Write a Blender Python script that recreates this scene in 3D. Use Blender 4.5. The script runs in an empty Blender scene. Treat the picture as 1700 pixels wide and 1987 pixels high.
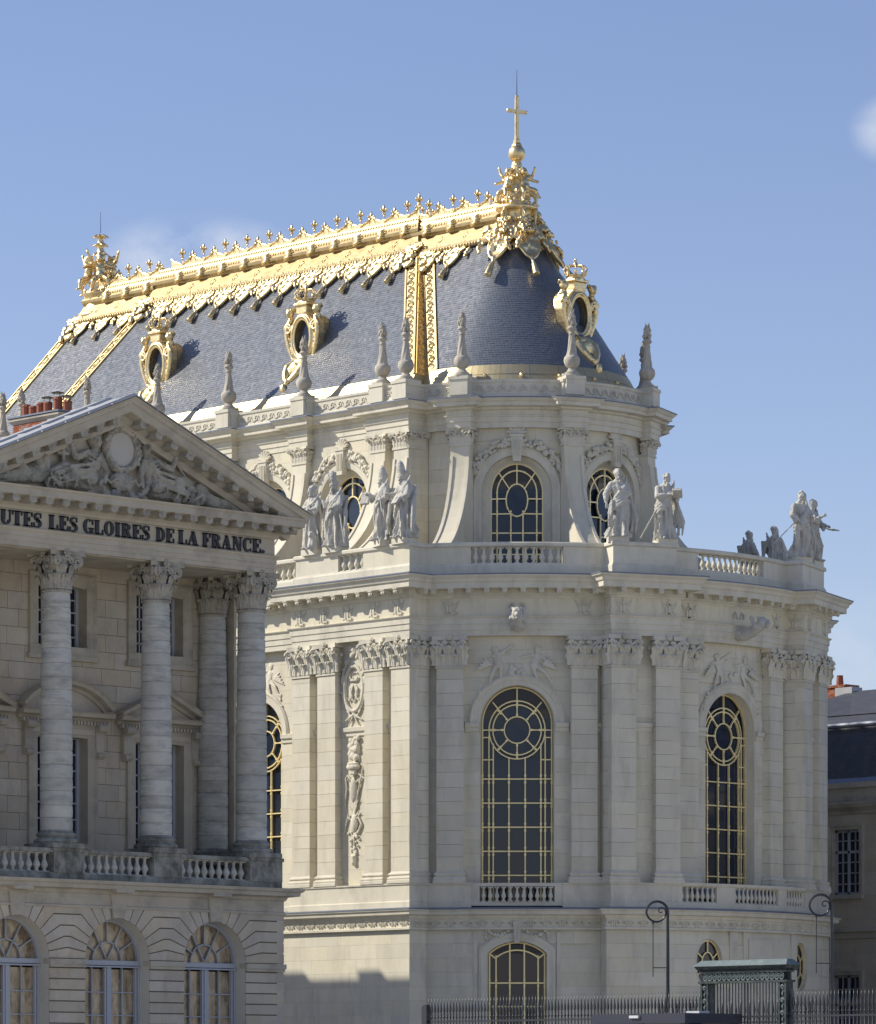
import bpy, math, random
from mathutils import Matrix, Vector, noise
from math import sin, cos, pi, radians, sqrt, atan2, tan
R_ = random.Random(7)
sc = bpy.context.scene
COL = sc.collection

# ------------------------------------------------------------------ camera
# X = east, Y = north, origin = centre of the chapel apse, z = 0 at eye level
AZ = radians(44.0); F_PX = 8375.0; DIST = 186.7; LATC = 3.41
RV = Vector((sin(AZ), cos(AZ), 0)); CV = Vector((cos(AZ), -sin(AZ), 0))
cam = bpy.data.cameras.new('camera'); cam_o = bpy.data.objects.new('camera', cam); COL.objects.link(cam_o)
cam_o.location = CV*DIST - RV*LATC
cam_o.rotation_euler = (radians(90), 0, radians(46))
cam.sensor_fit = 'VERTICAL'; cam.sensor_height = 24.0
cam.lens = F_PX/1987*24.0
cam.shift_y = (2107-993.5)/1987
cam.clip_start = 1.0; cam.clip_end = 20000
sc.camera = cam_o
sc.render.resolution_x = 876; sc.render.resolution_y = 1024

# ------------------------------------------------------------------ sky and sun
SUN_EL = radians(37); SUN_W = radians(51)          # sun 51 degrees west of south
sdir = Vector((-sin(SUN_W)*cos(SUN_EL), -cos(SUN_W)*cos(SUN_EL), sin(SUN_EL)))
wd = bpy.data.worlds.new('World'); sc.world = wd; wd.use_nodes = True
nt = wd.node_tree; nt.nodes.clear()
sky = nt.nodes.new('ShaderNodeTexSky'); sky.sky_type = 'NISHITA'; sky.sun_disc = False
sky.sun_elevation = SUN_EL; sky.sun_rotation = atan2(sdir.x, sdir.y)
sky.altitude = 100; sky.air_density = 1.0; sky.dust_density = 0.15; sky.ozone_density = 2.2
hs = nt.nodes.new('ShaderNodeMixRGB'); hs.blend_type = 'MULTIPLY'; hs.inputs[0].default_value = 1.0; hs.inputs[2].default_value = (.96, .865, .97, 1)   # white balance of the picture
tc = nt.nodes.new('ShaderNodeTexCoord')
mp_ = nt.nodes.new('ShaderNodeMapping'); mp_.inputs['Scale'].default_value = (60, 60, 95)
cn = nt.nodes.new('ShaderNodeTexNoise'); cn.inputs['Scale'].default_value = 1.0; cn.inputs['Detail'].default_value = 7; cn.inputs['Roughness'].default_value = 0.55
L = nt.links.new
def mth(op, a, b=None):
    m = nt.nodes.new('ShaderNodeMath'); m.operation = op
    for k, v in ((0, a), (1, b)):
        if v is None: continue
        if hasattr(v, 'default_value'): L(v, m.inputs[k])
        else: m.inputs[k].default_value = v
    return m.outputs[0]
L(tc.outputs['Generated'], mp_.inputs[0]); L(mp_.outputs[0], cn.inputs[0])
sx = nt.nodes.new('ShaderNodeSeparateXYZ'); L(tc.outputs['Generated'], sx.inputs[0])
az = mth('ARCTAN2', sx.outputs[0], sx.outputs[1]); el = mth('ARCSINE', sx.outputs[2])
mask = None
for (px_, py_, wa, we, amt) in ((385, 505, 235, 95, .95), (1745, 250, 105, 75, 1.0), (1660, 1250, 110, 130, .45), (2600, 700, 420, 120, .8), (-700, 900, 380, 110, .8)):
    k_ = (px_-850)/F_PX; az0 = atan2(-CV.x+RV.x*k_, -CV.y+RV.y*k_); el0 = math.atan((2107-py_)/F_PX*cos(math.atan(k_)))
    d2 = mth('ADD', mth('POWER', mth('DIVIDE', mth('SUBTRACT', az, az0), wa/F_PX), 2.0), mth('POWER', mth('DIVIDE', mth('SUBTRACT', el, el0), we/F_PX), 2.0))
    c_ = mth('MULTIPLY', mth('MAXIMUM', mth('SUBTRACT', 1.0, d2), 0.0), amt); mask = c_ if mask is None else mth('MAXIMUM', mask, c_)
nz = nt.nodes.new('ShaderNodeMapRange'); nz.inputs[1].default_value = .28; nz.inputs[2].default_value = .62; L(cn.outputs[0], nz.inputs[0])
fac = mth('MULTIPLY', mth('MULTIPLY', mth('POWER', mask, 1.5), .75), nz.outputs[0])
mix = nt.nodes.new('ShaderNodeMixRGB'); mix.inputs[2].default_value = (6.0, 6.2, 6.7, 1)
bgn = nt.nodes.new('ShaderNodeBackground'); bgn.inputs['Strength'].default_value = 0.105
wo = nt.nodes.new('ShaderNodeOutputWorld')
L(sky.outputs[0], hs.inputs[1]); L(fac, mix.inputs[0]); L(hs.outputs[0], mix.inputs[1]); L(mix.outputs[0], bgn.inputs['Color']); L(bgn.outputs[0], wo.inputs[0])
sun = bpy.data.lights.new('sun', 'SUN'); sun.energy = 3.85; sun.angle = radians(0.53); sun.color = (1.0, 0.93, 0.80)
sun_o = bpy.data.objects.new('sun', sun); COL.objects.link(sun_o)
sun_o.rotation_euler = sdir.to_track_quat('Z', 'Y').to_euler()
sc.view_settings.view_transform = 'Standard'; sc.view_settings.look = 'None'
sc.view_settings.exposure = 0.38; sc.view_settings.gamma = 1.0; sc.view_settings.use_curve_mapping = False

# ------------------------------------------------------------------ materials
MATS = {}
def mat(name, col, rough=0.8, metal=0.0, var=0.0, noise_amt=0.0, nscale=1.5, stain_or_shading=None, stain_or_shading_amt=0.0, stain_or_shading_scale=(1, 1, 0.35),
        bump=0.0, bscale=25, spec=0.5, joints=None, coat=0.0, sr=(0.48, 0.7)):
    m = bpy.data.materials.new(name); m.use_nodes = True
    t = m.node_tree; n = t.nodes; b = n['Principled BSDF']
    b.inputs['Roughness'].default_value = rough; b.inputs['Metallic'].default_value = metal
    b.inputs['Specular IOR Level'].default_value = spec
    if coat: b.inputs['Coat Weight'].default_value = coat; b.inputs['Coat Roughness'].default_value = .42
    lk = t.links.new
    rgb = n.new('ShaderNodeRGB'); rgb.outputs[0].default_value = (*col, 1); cur = rgb.outputs[0]
    geo = n.new('ShaderNodeNewGeometry'); co = n.new('ShaderNodeTexCoord')
    def mulval(cur, fac, lo, hi):
        mr = n.new('ShaderNodeMapRange'); mr.inputs[3].default_value = lo; mr.inputs[4].default_value = hi; lk(fac, mr.inputs[0])
        mx = n.new('ShaderNodeMixRGB'); mx.blend_type = 'MULTIPLY'; mx.inputs[0].default_value = 1; lk(cur, mx.inputs[1]); lk(mr.outputs[0], mx.inputs[2])
        return mx.outputs[0]
    if var:
        oi = n.new('ShaderNodeObjectInfo'); ad = n.new('ShaderNodeMath'); ad.operation = 'ADD'; lk(geo.outputs['Random Per Island'], ad.inputs[0]); lk(oi.outputs['Random'], ad.inputs[1])
        fr = n.new('ShaderNodeMath'); fr.operation = 'FRACT'; lk(ad.outputs[0], fr.inputs[0])
        cur = mulval(cur, fr.outputs[0], 1-var, 1+var)
        f2 = n.new('ShaderNodeMath'); f2.operation = 'MULTIPLY'; f2.inputs[1].default_value = 7.31; lk(fr.outputs[0], f2.inputs[0])
        f3 = n.new('ShaderNodeMath'); f3.operation = 'FRACT'; lk(f2.outputs[0], f3.inputs[0])
        hsv = n.new('ShaderNodeHueSaturation'); mr = n.new('ShaderNodeMapRange'); mr.inputs[3].default_value = 1-2*var; mr.inputs[4].default_value = 1+2*var
        lk(f3.outputs[0], mr.inputs[0]); lk(mr.outputs[0], hsv.inputs['Saturation']); lk(cur, hsv.inputs['Color']); cur = hsv.outputs[0]
    if noise_amt:
        ns = n.new('ShaderNodeTexNoise'); ns.inputs['Scale'].default_value = nscale; ns.inputs['Detail'].default_value = 8; ns.inputs['Roughness'].default_value = .62
        lk(geo.outputs['Position'], ns.inputs['Vector']); cur = mulval(cur, ns.outputs[0], 1-noise_amt, 1+noise_amt)
    if stain_or_shading is not None:
        mpn = n.new('ShaderNodeMapping'); mpn.inputs['Scale'].default_value = stain_or_shading_scale; lk(geo.outputs['Position'], mpn.inputs[0])
        ns = n.new('ShaderNodeTexNoise'); ns.inputs['Scale'].default_value = 1.0; ns.inputs['Detail'].default_value = 9; ns.inputs['Roughness'].default_value = .7; lk(mpn.outputs[0], ns.inputs['Vector'])
        mr = n.new('ShaderNodeMapRange'); mr.inputs[1].default_value = sr[0]; mr.inputs[2].default_value = sr[1]; mr.inputs[4].default_value = stain_or_shading_amt; lk(ns.outputs[0], mr.inputs[0])
        mx = n.new('ShaderNodeMixRGB'); mx.inputs[2].default_value = (*stain_or_shading, 1); lk(mr.outputs[0], mx.inputs[0]); lk(cur, mx.inputs[1]); cur = mx.outputs[0]
    lk(cur, b.inputs['Base Color'])
    if bump:
        ns = n.new('ShaderNodeTexNoise'); ns.inputs['Scale'].default_value = bscale; ns.inputs['Detail'].default_value = 5; lk(geo.outputs['Position'], ns.inputs['Vector'])
        bp = n.new('ShaderNodeBump'); bp.inputs['Strength'].default_value = bump; bp.inputs['Distance'].default_value = .02; lk(ns.outputs[0], bp.inputs['Height']); lk(bp.outputs[0], b.inputs['Normal'])
    MATS[name] = m
    return m
mat('stone', (.69, .64, .505), .85, var=.055, noise_amt=.12, nscale=.9, stain_or_shading=(.43, .395, .31), stain_or_shading_amt=.5, stain_or_shading_scale=(1.3, 1.3, .32), bump=.25, bscale=14, spec=.25)
mat('stone_trim', (.68, .635, .51), .85, noise_amt=.14, nscale=1.1, stain_or_shading=(.38, .35, .29), stain_or_shading_amt=.55, stain_or_shading_scale=(1.1, 1.1, .45), bump=.3, bscale=12, spec=.25)
mat('stone_joint', (.52, .48, .39), .95)
mat('statue_stone', (.56, .54, .475), .8, noise_amt=.15, nscale=3, stain_or_shading=(.25, .24, .21), stain_or_shading_amt=.7, stain_or_shading_scale=(3.5, 3.5, 1.6), bump=.3, bscale=20, spec=.3)
mat('old_stone', (.55, .48, .37), .9, var=.08, noise_amt=.18, nscale=1.3, stain_or_shading=(.30, .25, .205), stain_or_shading_amt=.5, stain_or_shading_scale=(1, 1, .5), bump=.35, bscale=12, spec=.2)
mat('old_trim', (.49, .44, .345), .9, noise_amt=.2, nscale=1.6, stain_or_shading=(.21, .185, .16), stain_or_shading_amt=.6, stain_or_shading_scale=(.7, .7, .9), bump=.35, bscale=14, spec=.2)
mat('old_joint', (.20, .17, .14), .95)
mat('column_stone', (.51, .50, .44), .9, var=.10, noise_amt=.2, nscale=2.2, stain_or_shading=(.15, .15, .14), stain_or_shading_amt=.6, stain_or_shading_scale=(.8, .8, 3.0), bump=.4, bscale=14, spec=.2)
mat('dark_stone', (.34, .335, .29), .95, noise_amt=.3, nscale=2.5, stain_or_shading=(.09, .09, .075), stain_or_shading_amt=.85, stain_or_shading_scale=(1.6, 1.6, 1.4), bump=.5, bscale=14, spec=.15, sr=(.4, .62))
mat('torch_stone', (.50, .46, .38), .85, noise_amt=.2, nscale=4, stain_or_shading=(.22, .20, .17), stain_or_shading_amt=.6, stain_or_shading_scale=(4, 4, 2), bump=.3, bscale=20, spec=.25)
mat('carved_old', (.42, .39, .32), .9, noise_amt=.25, nscale=3, stain_or_shading=(.10, .09, .08), stain_or_shading_amt=.8, stain_or_shading_scale=(2.2, 2.2, 2), bump=.4, bscale=16, spec=.2)
mat('rustic_stone', (.63, .595, .50), .9, var=.08, noise_amt=.16, nscale=1.6, stain_or_shading=(.42, .37, .32), stain_or_shading_amt=.45, stain_or_shading_scale=(.8, .8, .8), bump=.3, bscale=14, spec=.2)
mat('gold', (.87, .69, .375), .40, 1.0, noise_amt=.18, nscale=3, stain_or_shading=(.36, .26, .11), stain_or_shading_amt=.6, stain_or_shading_scale=(7, 7, 7), bump=.35, bscale=9)  # fine dark mottling imitates the shade in small crevices
mat('gold_band', (.55, .44, .25), .52, 1.0, noise_amt=.25, nscale=1.6, stain_or_shading=(.30, .25, .13), stain_or_shading_amt=.65, stain_or_shading_scale=(2.5, 2.5, 3.5), bump=.5, bscale=4)
mat('gold_sheet', (.60, .50, .30), .54, 1.0, noise_amt=.12, nscale=1.2, stain_or_shading=(.42, .45, .34), stain_or_shading_amt=.8, stain_or_shading_scale=(.8, .8, .8), bump=.2, bscale=3)
mat('gold_bounce_lit', (.98, .70, .28), .50, .9, noise_amt=.12, nscale=2)  # brighter copy of gold; bounce from the lit band put into the colour
mat('gold_paint', (1.0, .82, .42), .42, .35, noise_amt=.15, nscale=5)
mat('slate', (.100, .117, .142), .40, coat=.7, var=.075, noise_amt=.12, nscale=.6, spec=1.0, bump=.1, bscale=8)
mat('slate_old', (.060, .064, .075), .6, noise_amt=.3, nscale=2.5, stain_or_shading=(.12, .11, .10), stain_or_shading_amt=.5, stain_or_shading_scale=(2, 2, .6), spec=.4, var=.12)
mat('lead', (.17, .195, .25), .5, noise_amt=.2, nscale=2, spec=.5, metal=.2)
mat('lead_light', (.42, .43, .44), .6, noise_amt=.2, nscale=1.5, spec=.4)
mat('glass', (.020, .029, .050), .05, spec=.48, noise_amt=.25, nscale=.8)
mat('glass_brown_refl', (.20, .145, .09), .12, spec=.5, noise_amt=.5, nscale=1.1, stain_or_shading=(.55, .43, .28), stain_or_shading_amt=.85, stain_or_shading_scale=(2.2, 2.2, .9), sr=(.42, .58))  # pale blotches imitate warm reflections in the brown panes
mat('frame_paint', (.42, .435, .46), .55, noise_amt=.08)
mat('iron', (.034, .038, .043), .38, noise_amt=.3, nscale=6, metal=.3)
mat('green_iron', (.026, .036, .037), .5, noise_amt=.3, nscale=7, stain_or_shading=(.14, .17, .16), stain_or_shading_amt=.6, stain_or_shading_scale=(6, 6, 6), metal=.3)
mat('verdigris', (.13, .17, .17), .6, noise_amt=.25, nscale=3, stain_or_shading=(.30, .33, .32), stain_or_shading_amt=.6, stain_or_shading_scale=(2.5, 2.5, 2.5))
mat('booth', (.020, .025, .042), .45, noise_amt=.15)
mat('booth_white', (.55, .56, .58), .5)
mat('brick', (.33, .115, .065), .9, var=.22, noise_amt=.2, nscale=6)
mat('terracotta', (.30, .105, .06), .85, noise_amt=.25, nscale=4)
mat('mortar', (.34, .29, .24), .95)
mat('letter', (.016, .018, .021), .5)
mat('ground', (.45, .425, .37), .95, noise_amt=.2, nscale=.5, bump=.3, bscale=6)
mat('white_disc', (.52, .49, .43), .85, noise_amt=.08, nscale=3)

# ------------------------------------------------------------------ mesh helpers
I4 = Matrix.Identity(4)
def T(x, y, z): return Matrix.Translation((x, y, z))
def Rz(a): return Matrix.Rotation(a, 4, 'Z')
def Rx(a): return Matrix.Rotation(a, 4, 'X')
def Ry(a): return Matrix.Rotation(a, 4, 'Y')
def S(x, y, z): return Matrix.Diagonal((x, y, z, 1))
def face_frame(phi, r): return Rz(phi) @ T(0, -r, 0)     # local x right along the wall, y inwards, z up
def flat(M): return lambda u, y, z: M @ Vector((u, y, z))
def arcmap(phi0, r): return lambda u, y, z: Vector(((r-y)*sin(phi0+u/r), -(r-y)*cos(phi0+u/r), z))
WM = {}
class MB:
    def __init__(s): s.v = []; s.f = []
    def add(s, vs, fs, M=None, mp=None):
        o = len(s.v)
        if mp: vs = [mp(*p) for p in vs]
        elif M is not None: vs = [M @ Vector(p) for p in vs]
        s.v.extend([tuple(p) for p in vs]); s.f.extend([tuple(i+o for i in f) for f in fs]); return s
    def box(s, x0, x1, y0, y1, z0, z1, M=None, mp=None):
        return s.add([(x0,y0,z0),(x1,y0,z0),(x1,y1,z0),(x0,y1,z0),(x0,y0,z1),(x1,y0,z1),(x1,y1,z1),(x0,y1,z1)],
                     [(0,3,2,1),(4,5,6,7),(0,1,5,4),(1,2,6,5),(2,3,7,6),(3,0,4,7)], M, mp)
    def prism(s, poly, y0, y1, M=None, mp=None):            # polygon in (u,z), counter-clockwise seen from outside; y0 front
        n = len(poly); vs = [(p[0], y0, p[1]) for p in poly]+[(p[0], y1, p[1]) for p in poly]
        return s.add(vs, [tuple(range(n)), tuple(range(2*n-1, n-1, -1))]+[(i, i+n, (i+1) % n+n, (i+1) % n) for i in range(n)], M, mp)
    def lathe(s, prof, n=12, M=None, mod=None):
        vs = []; fs = []; k = len(prof)
        for (r, z) in prof:
            for i in range(n):
                a = 2*pi*i/n; rr = r*(mod(a, z) if mod else 1); vs.append((rr*cos(a), rr*sin(a), z))
        for j in range(k-1):
            for i in range(n): fs.append((j*n+i, j*n+(i+1) % n, (j+1)*n+(i+1) % n, (j+1)*n+i))
        fs.append(tuple(range(n-1, -1, -1))); fs.append(tuple((k-1)*n+i for i in range(n)))
        return s.add(vs, fs, M)
    def tube(s, pts, rad, n=8, M=None, mp=None, closed=False):
        pts = [Vector(p) for p in pts]; k = len(pts)
        if not hasattr(rad, '__len__'): rad = [rad]*k
        vs = []; fs = []; up = None
        for j, p in enumerate(pts):
            if closed: d = pts[(j+1) % k]-pts[j-1]
            else: d = pts[min(j+1, k-1)]-pts[max(j-1, 0)]
            d = d.normalized() if d.length > 1e-9 else Vector((0, 0, 1))
            if up is None: up = d.orthogonal().normalized()
            up = (up-d*up.dot(d)); up = up.normalized() if up.length > 1e-6 else d.orthogonal().normalized()
            sd = d.cross(up)
            for i in range(n):
                a = 2*pi*i/n; vs.append(p+(up*cos(a)+sd*sin(a))*rad[j])
        for j in range(k if closed else k-1):
            j2 = (j+1) % k
            for i in range(n): fs.append((j*n+i, j*n+(i+1) % n, j2*n+(i+1) % n, j2*n+i))
        if not closed: fs.append(tuple(range(n-1, -1, -1))); fs.append(tuple((k-1)*n+i for i in range(n)))
        return s.add([tuple(v) for v in vs], fs, M, mp)
    def ell(s, c, r, M=None, n=10, m=7, mp=None):
        if not hasattr(r, '__len__'): r = (r, r, r)
        vs = [(c[0], c[1], c[2]-r[2])]; fs = []
        for j in range(1, m):
            t = pi*j/m-pi/2
            for i in range(n):
                a = 2*pi*i/n; vs.append((c[0]+r[0]*cos(t)*cos(a), c[1]+r[1]*cos(t)*sin(a), c[2]+r[2]*sin(t)))
        vs.append((c[0], c[1], c[2]+r[2])); e = len(vs)-1
        for i in range(n):
            fs.append((0, 1+(i+1) % n, 1+i)); fs.append((e, e-n+i, e-n+(i+1) % n))
            for j in range(m-2): fs.append((1+j*n+i, 1+j*n+(i+1) % n, 1+(j+1)*n+(i+1) % n, 1+(j+1)*n+i))
        return s.add(vs, fs, M, mp)
    def plan(s, path, prof, closed=False):                  # profile (outward offset, z) swept along a plan path
        nr = []
        k = len(path)
        for i in range(k-1):
            d = Vector((path[i+1][0]-path[i][0], path[i+1][1]-path[i][1])).normalized(); nr.append(Vector((d.y, -d.x)))
        ms = []
        for i in range(k):
            a = nr[max(i-1, 0)]; b = nr[min(i, k-2)]
            ms.append((a+b)/max(.25, 1+a.dot(b)))
        q = len(prof); vs = []; fs = []
        for i in range(k):
            for (o, z) in prof: vs.append((path[i][0]+ms[i].x*o, path[i][1]+ms[i].y*o, z))
        for i in range(k-1):
            for j in range(q-1): fs.append((i*q+j, (i+1)*q+j, (i+1)*q+j+1, i*q+j+1))
        fs.append(tuple(range(q-1, -1, -1))); fs.append(tuple((k-1)*q+j for j in range(q)))
        return s.add(vs, fs)
    def trim(s, path, prof, mp=None, M=None):                # path in (u,z), profile (outward offset o, y); outward = left of the direction of travel
        k = len(path); nr = []
        for i in range(k-1):
            d = Vector((path[i+1][0]-path[i][0], path[i+1][1]-path[i][1])).normalized(); nr.append(Vector((-d.y, d.x)))
        q = len(prof); vs = []; fs = []
        for i in range(k):
            a = nr[max(i-1, 0)]; b = nr[min(i, k-2)]; m = (a+b)/max(.25, 1+a.dot(b))
            for (o, y) in prof: vs.append((path[i][0]+m.x*o, y, path[i][1]+m.y*o))
        for i in range(k-1):
            for j in range(q-1): fs.append((i*q+j, (i+1)*q+j, (i+1)*q+j+1, i*q+j+1))
        fs.append(tuple(range(q-1, -1, -1))); fs.append(tuple((k-1)*q+j for j in range(q)))
        return s.add(vs, fs, M, mp)
    def mesh(s, name, smooth=False):
        me = bpy.data.meshes.new(name); me.from_pydata(s.v, [], s.f)
        if smooth: me.polygons.foreach_set('use_smooth', [True]*len(me.polygons))
        me.update(); return me
def link(name, me, m, parent=None, M=None, kind=None, **props):
    o = bpy.data.objects.new(name, me); COL.objects.link(o)
    M = M if M is not None else I4
    o.matrix_basis = M; WM[o.name] = M
    if me is not None and m and not me.materials: me.materials.append(MATS[m])
    if parent is not None: o.parent = parent; o.matrix_parent_inverse = WM[parent.name].inverted()
    if kind: o['kind'] = kind
    for k_, v_ in props.items(): o[k_] = v_
    return o
def put(name, mb, m, parent=None, M=None, smooth=False, **kw): return link(name, mb.mesh(name, smooth), m, parent, M, **kw)
def thing(name, label, cat, loc=(0, 0, 0), group=None):
    o = link(name, None, None, None, T(*loc)); o['label'] = label; o['category'] = cat
    if group: o['group'] = group
    return o
def smooth_angle(o, a=40):
    pass
def sculpt(name, mb, m, parent=None, M=None, vox=.03, disp=0.0, dscale=.15, **kw):
    """closed overlapping forms melted into one continuous carved surface"""
    me = mb.mesh(name, True); o = link(name, me, m, parent, M, **kw)
    md = o.modifiers.new('melt', 'REMESH'); md.mode = 'VOXEL'; md.voxel_size = vox; md.use_smooth_shade = True
    if disp:
        tx = bpy.data.textures.get('carve%.2f' % dscale) or bpy.data.textures.new('carve%.2f' % dscale, 'CLOUDS'); tx.noise_scale = dscale
        d = o.modifiers.new('carve', 'DISPLACE'); d.texture = tx; d.strength = disp; d.mid_level = .5; d.texture_coords = 'LOCAL'
    return o
def sculpt_mesh(name, mb, m, vox=.03, disp=0.0, dscale=.15):
    """the same, baked to plain mesh data that copies can share"""
    o = sculpt(name, mb, m, None, None, vox, disp, dscale)
    dg = bpy.context.evaluated_depsgraph_get(); dg.update()
    me = bpy.data.meshes.new_from_object(o.evaluated_get(dg)); me.name = name
    bpy.data.objects.remove(o); me.polygons.foreach_set('use_smooth', [True]*len(me.polygons))
    if not me.materials: me.materials.append(MATS[m])
    return me
def arc_pts(c, r, a0, a1, n): return [(c[0]+r*cos(a0+(a1-a0)*i/n), c[1]+r*sin(a0+(a1-a0)*i/n)) for i in range(n+1)]
def lerp(a, b, t): return a+(b-a)*t

# ------------------------------------------------------------------ ashlar: every block a solid of its own
BL = {}
def emit_block(key, poly, y, depth, mp, M, pri):
    n = len(poly)
    vs = [(p[0], y, p[1]) for p in poly]+[(p[0], y+depth, p[1]) for p in poly]
    if mp: vs = [tuple(mp(*p)) for p in vs]
    else: vs = [tuple(M @ Vector(p)) for p in vs]
    fs = [tuple(range(n))]+[(i, i+n, (i+1) % n+n, (i+1) % n) for i in range(n)]
    A = abs(sum(poly[i][0]*poly[(i+1) % n][1]-poly[(i+1) % n][0]*poly[i][1] for i in range(n)))/2
    BL.setdefault(key, []).append((A*pri, vs, fs))
def open_bounds(op, z):
    """left and right edge of an opening at height z, or None"""
    if op['t'] == 'arch':
        if z < op['z0']-1e-6: return None
        if z <= op['zs']: return op['u']-op['w'], op['u']+op['w']
        rr = op.get('r', op['w']); zc = op['zs']-(sqrt(max(0, rr*rr-op['w']**2)))
        d = rr*rr-(z-zc)**2
        if d <= 0: return None
        return op['u']-sqrt(d), op['u']+sqrt(d)
    d = 1-((z-op['zc'])/op['b'])**2
    if d <= 0: return None
    return op['u']-op['a']*sqrt(d), op['u']+op['a']*sqrt(d)
def ashlar(key, u0, u1, z0, z1, course, blen, y=0, depth=.12, ops=(), mp=None, M=None, pri=1.0, gap=.005, rnd=None):
    rnd = rnd or R_
    nrow = max(1, round((z1-z0)/course)); h = (z1-z0)/nrow; g = gap/2
    for i in range(nrow):
        a, b = z0+i*h+g, z0+(i+1)*h-g
        segs = [([(u0, a), (u0, b)], [(u1, a), (u1, b)])]
        for op in ops:
            zs_ = [lerp(a, b, k/6) for k in range(7)]
            bs = [open_bounds(op, z) for z in zs_]
            if not any(bs): continue
            lft = []; rgt = []
            for z, bb in zip(zs_, bs):
                if bb: lft.append((bb[0]-g, z)); rgt.append((bb[1]+g, z))
                else: lft.append((op['u']-g, z)); rgt.append((op['u']+g, z))
            new = []
            for (Lp, Rp) in segs:
                if Lp[0][0] < op['u'] < Rp[0][0]: new += [(Lp, lft), (rgt, Rp)]
                else: new.append((Lp, Rp))
            segs = new
        for (Lp, Rp) in segs:
            l0 = max(p[0] for p in Lp); r0 = min(p[0] for p in Rp)
            if r0-l0 < .02 and max(p[0] for p in Rp)-min(p[0] for p in Lp) < .05: continue
            W = r0-l0; nb = max(1, round(W/blen)) if W > 0 else 1
            cuts = []
            for k in range(1, nb):
                c = l0+W*(k+((.28 if i % 2 else -.22)+rnd.uniform(-.12, .12)))/nb
                if l0+.12 < c < r0-.12: cuts.append(c)
            edges = [None]+cuts+[None]
            for k in range(len(edges)-1):
                le = [(p[0]+(g if len(Lp) == 2 else 0), p[1]) for p in Lp] if k == 0 else [(edges[k]+g, a), (edges[k]+g, b)]
                re = [(p[0]-(g if len(Rp) == 2 else 0), p[1]) for p in Rp] if k == len(edges)-2 else [(edges[k+1]-g, a), (edges[k+1]-g, b)]
                if len(le) > 2 and len(re) > 2 and False: continue
                poly = re+list(reversed(le))
                # bottom edge is implied: le[0] -> re[0]
                emit_block(key, poly, y+rnd.uniform(-.002, .002), depth, mp, M, pri)
def flush_blocks(key, parent, m, name='stone_block', limit=290):
    bl = sorted(BL.get(key, []), key=lambda t: -t[0])
    for (_, vs, fs) in bl[:limit]:
        b = MB(); b.add(vs, fs); put(name, b, m, parent)
    if len(bl) > limit:
        b = MB()
        for (_, vs, fs) in bl[limit:]: b.add(vs, fs)
        put('stone_courses', b, m, parent, kind='stuff')
# ------------------------------------------------------------------ carved ornament shared by both buildings
def leaf(mb, M, w, h, out=.16, lobes=3):
    """acanthus leaf: rises, bulges and curls over at the tip; x across, -y outwards, z up"""
    rows = 9; cols = 6; vs = []; fs = []
    for j in range(rows+1):
        t = j/rows
        if t < .72: z = h*t/.72*.94; y = -out*(.12+.55*(t/.72)**2)
        else:
            q = (t-.72)/.28*pi*.85; z = h*(.94+.06*sin(q)-.10*(1-cos(q))); y = -out*(.67+.33*sin(q*.6)+.12*(1-cos(q))*.5)
        ww = w*(.60+.52*sin(pi*min(1, t*.82+.12)))*(1-.55*max(0, (t-.72)/.28))
        ww *= 1+.16*cos(2*pi*lobes*t)
        for i in range(cols+1):
            s_ = i/cols*2-1
            rib = .030*cos(s_*pi*2.5)*w*1.3+(.05*w*(1-abs(s_)))
            vs.append((s_*ww/2, y-rib+.05*w*s_*s_, z-.05*h*abs(s_)*t))
    n = cols+1
    for j in range(rows):
        for i in range(cols): fs.append((j*n+i, j*n+i+1, (j+1)*n+i+1, (j+1)*n+i))
    mb.add(vs, fs, M)
def volute(mb, M, r, wid=.07, turns=1.6):
    """spiral scroll in the x-z plane starting at the outside"""
    pts = []; rad = []
    n = 20
    for i in range(n+1):
        t = i/n; a = t*turns*2*pi; rr = r*(1-.82*t); pts.append((rr*cos(a), -.03*t, rr*sin(a))); rad.append(wid*(1-.45*t)*.62)
    mb.tube(pts, rad, 5, M)
def rosette(mb, M, r):
    mb.ell((0, -.02, 0), (r*.4, r*.4, r*.4), M, 6, 4)
    for k in range(6):
        a = k*pi/3; mb.ell((cos(a)*r*.62, 0, sin(a)*r*.62), (r*.38, r*.25, r*.38), M, 6, 4)
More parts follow.
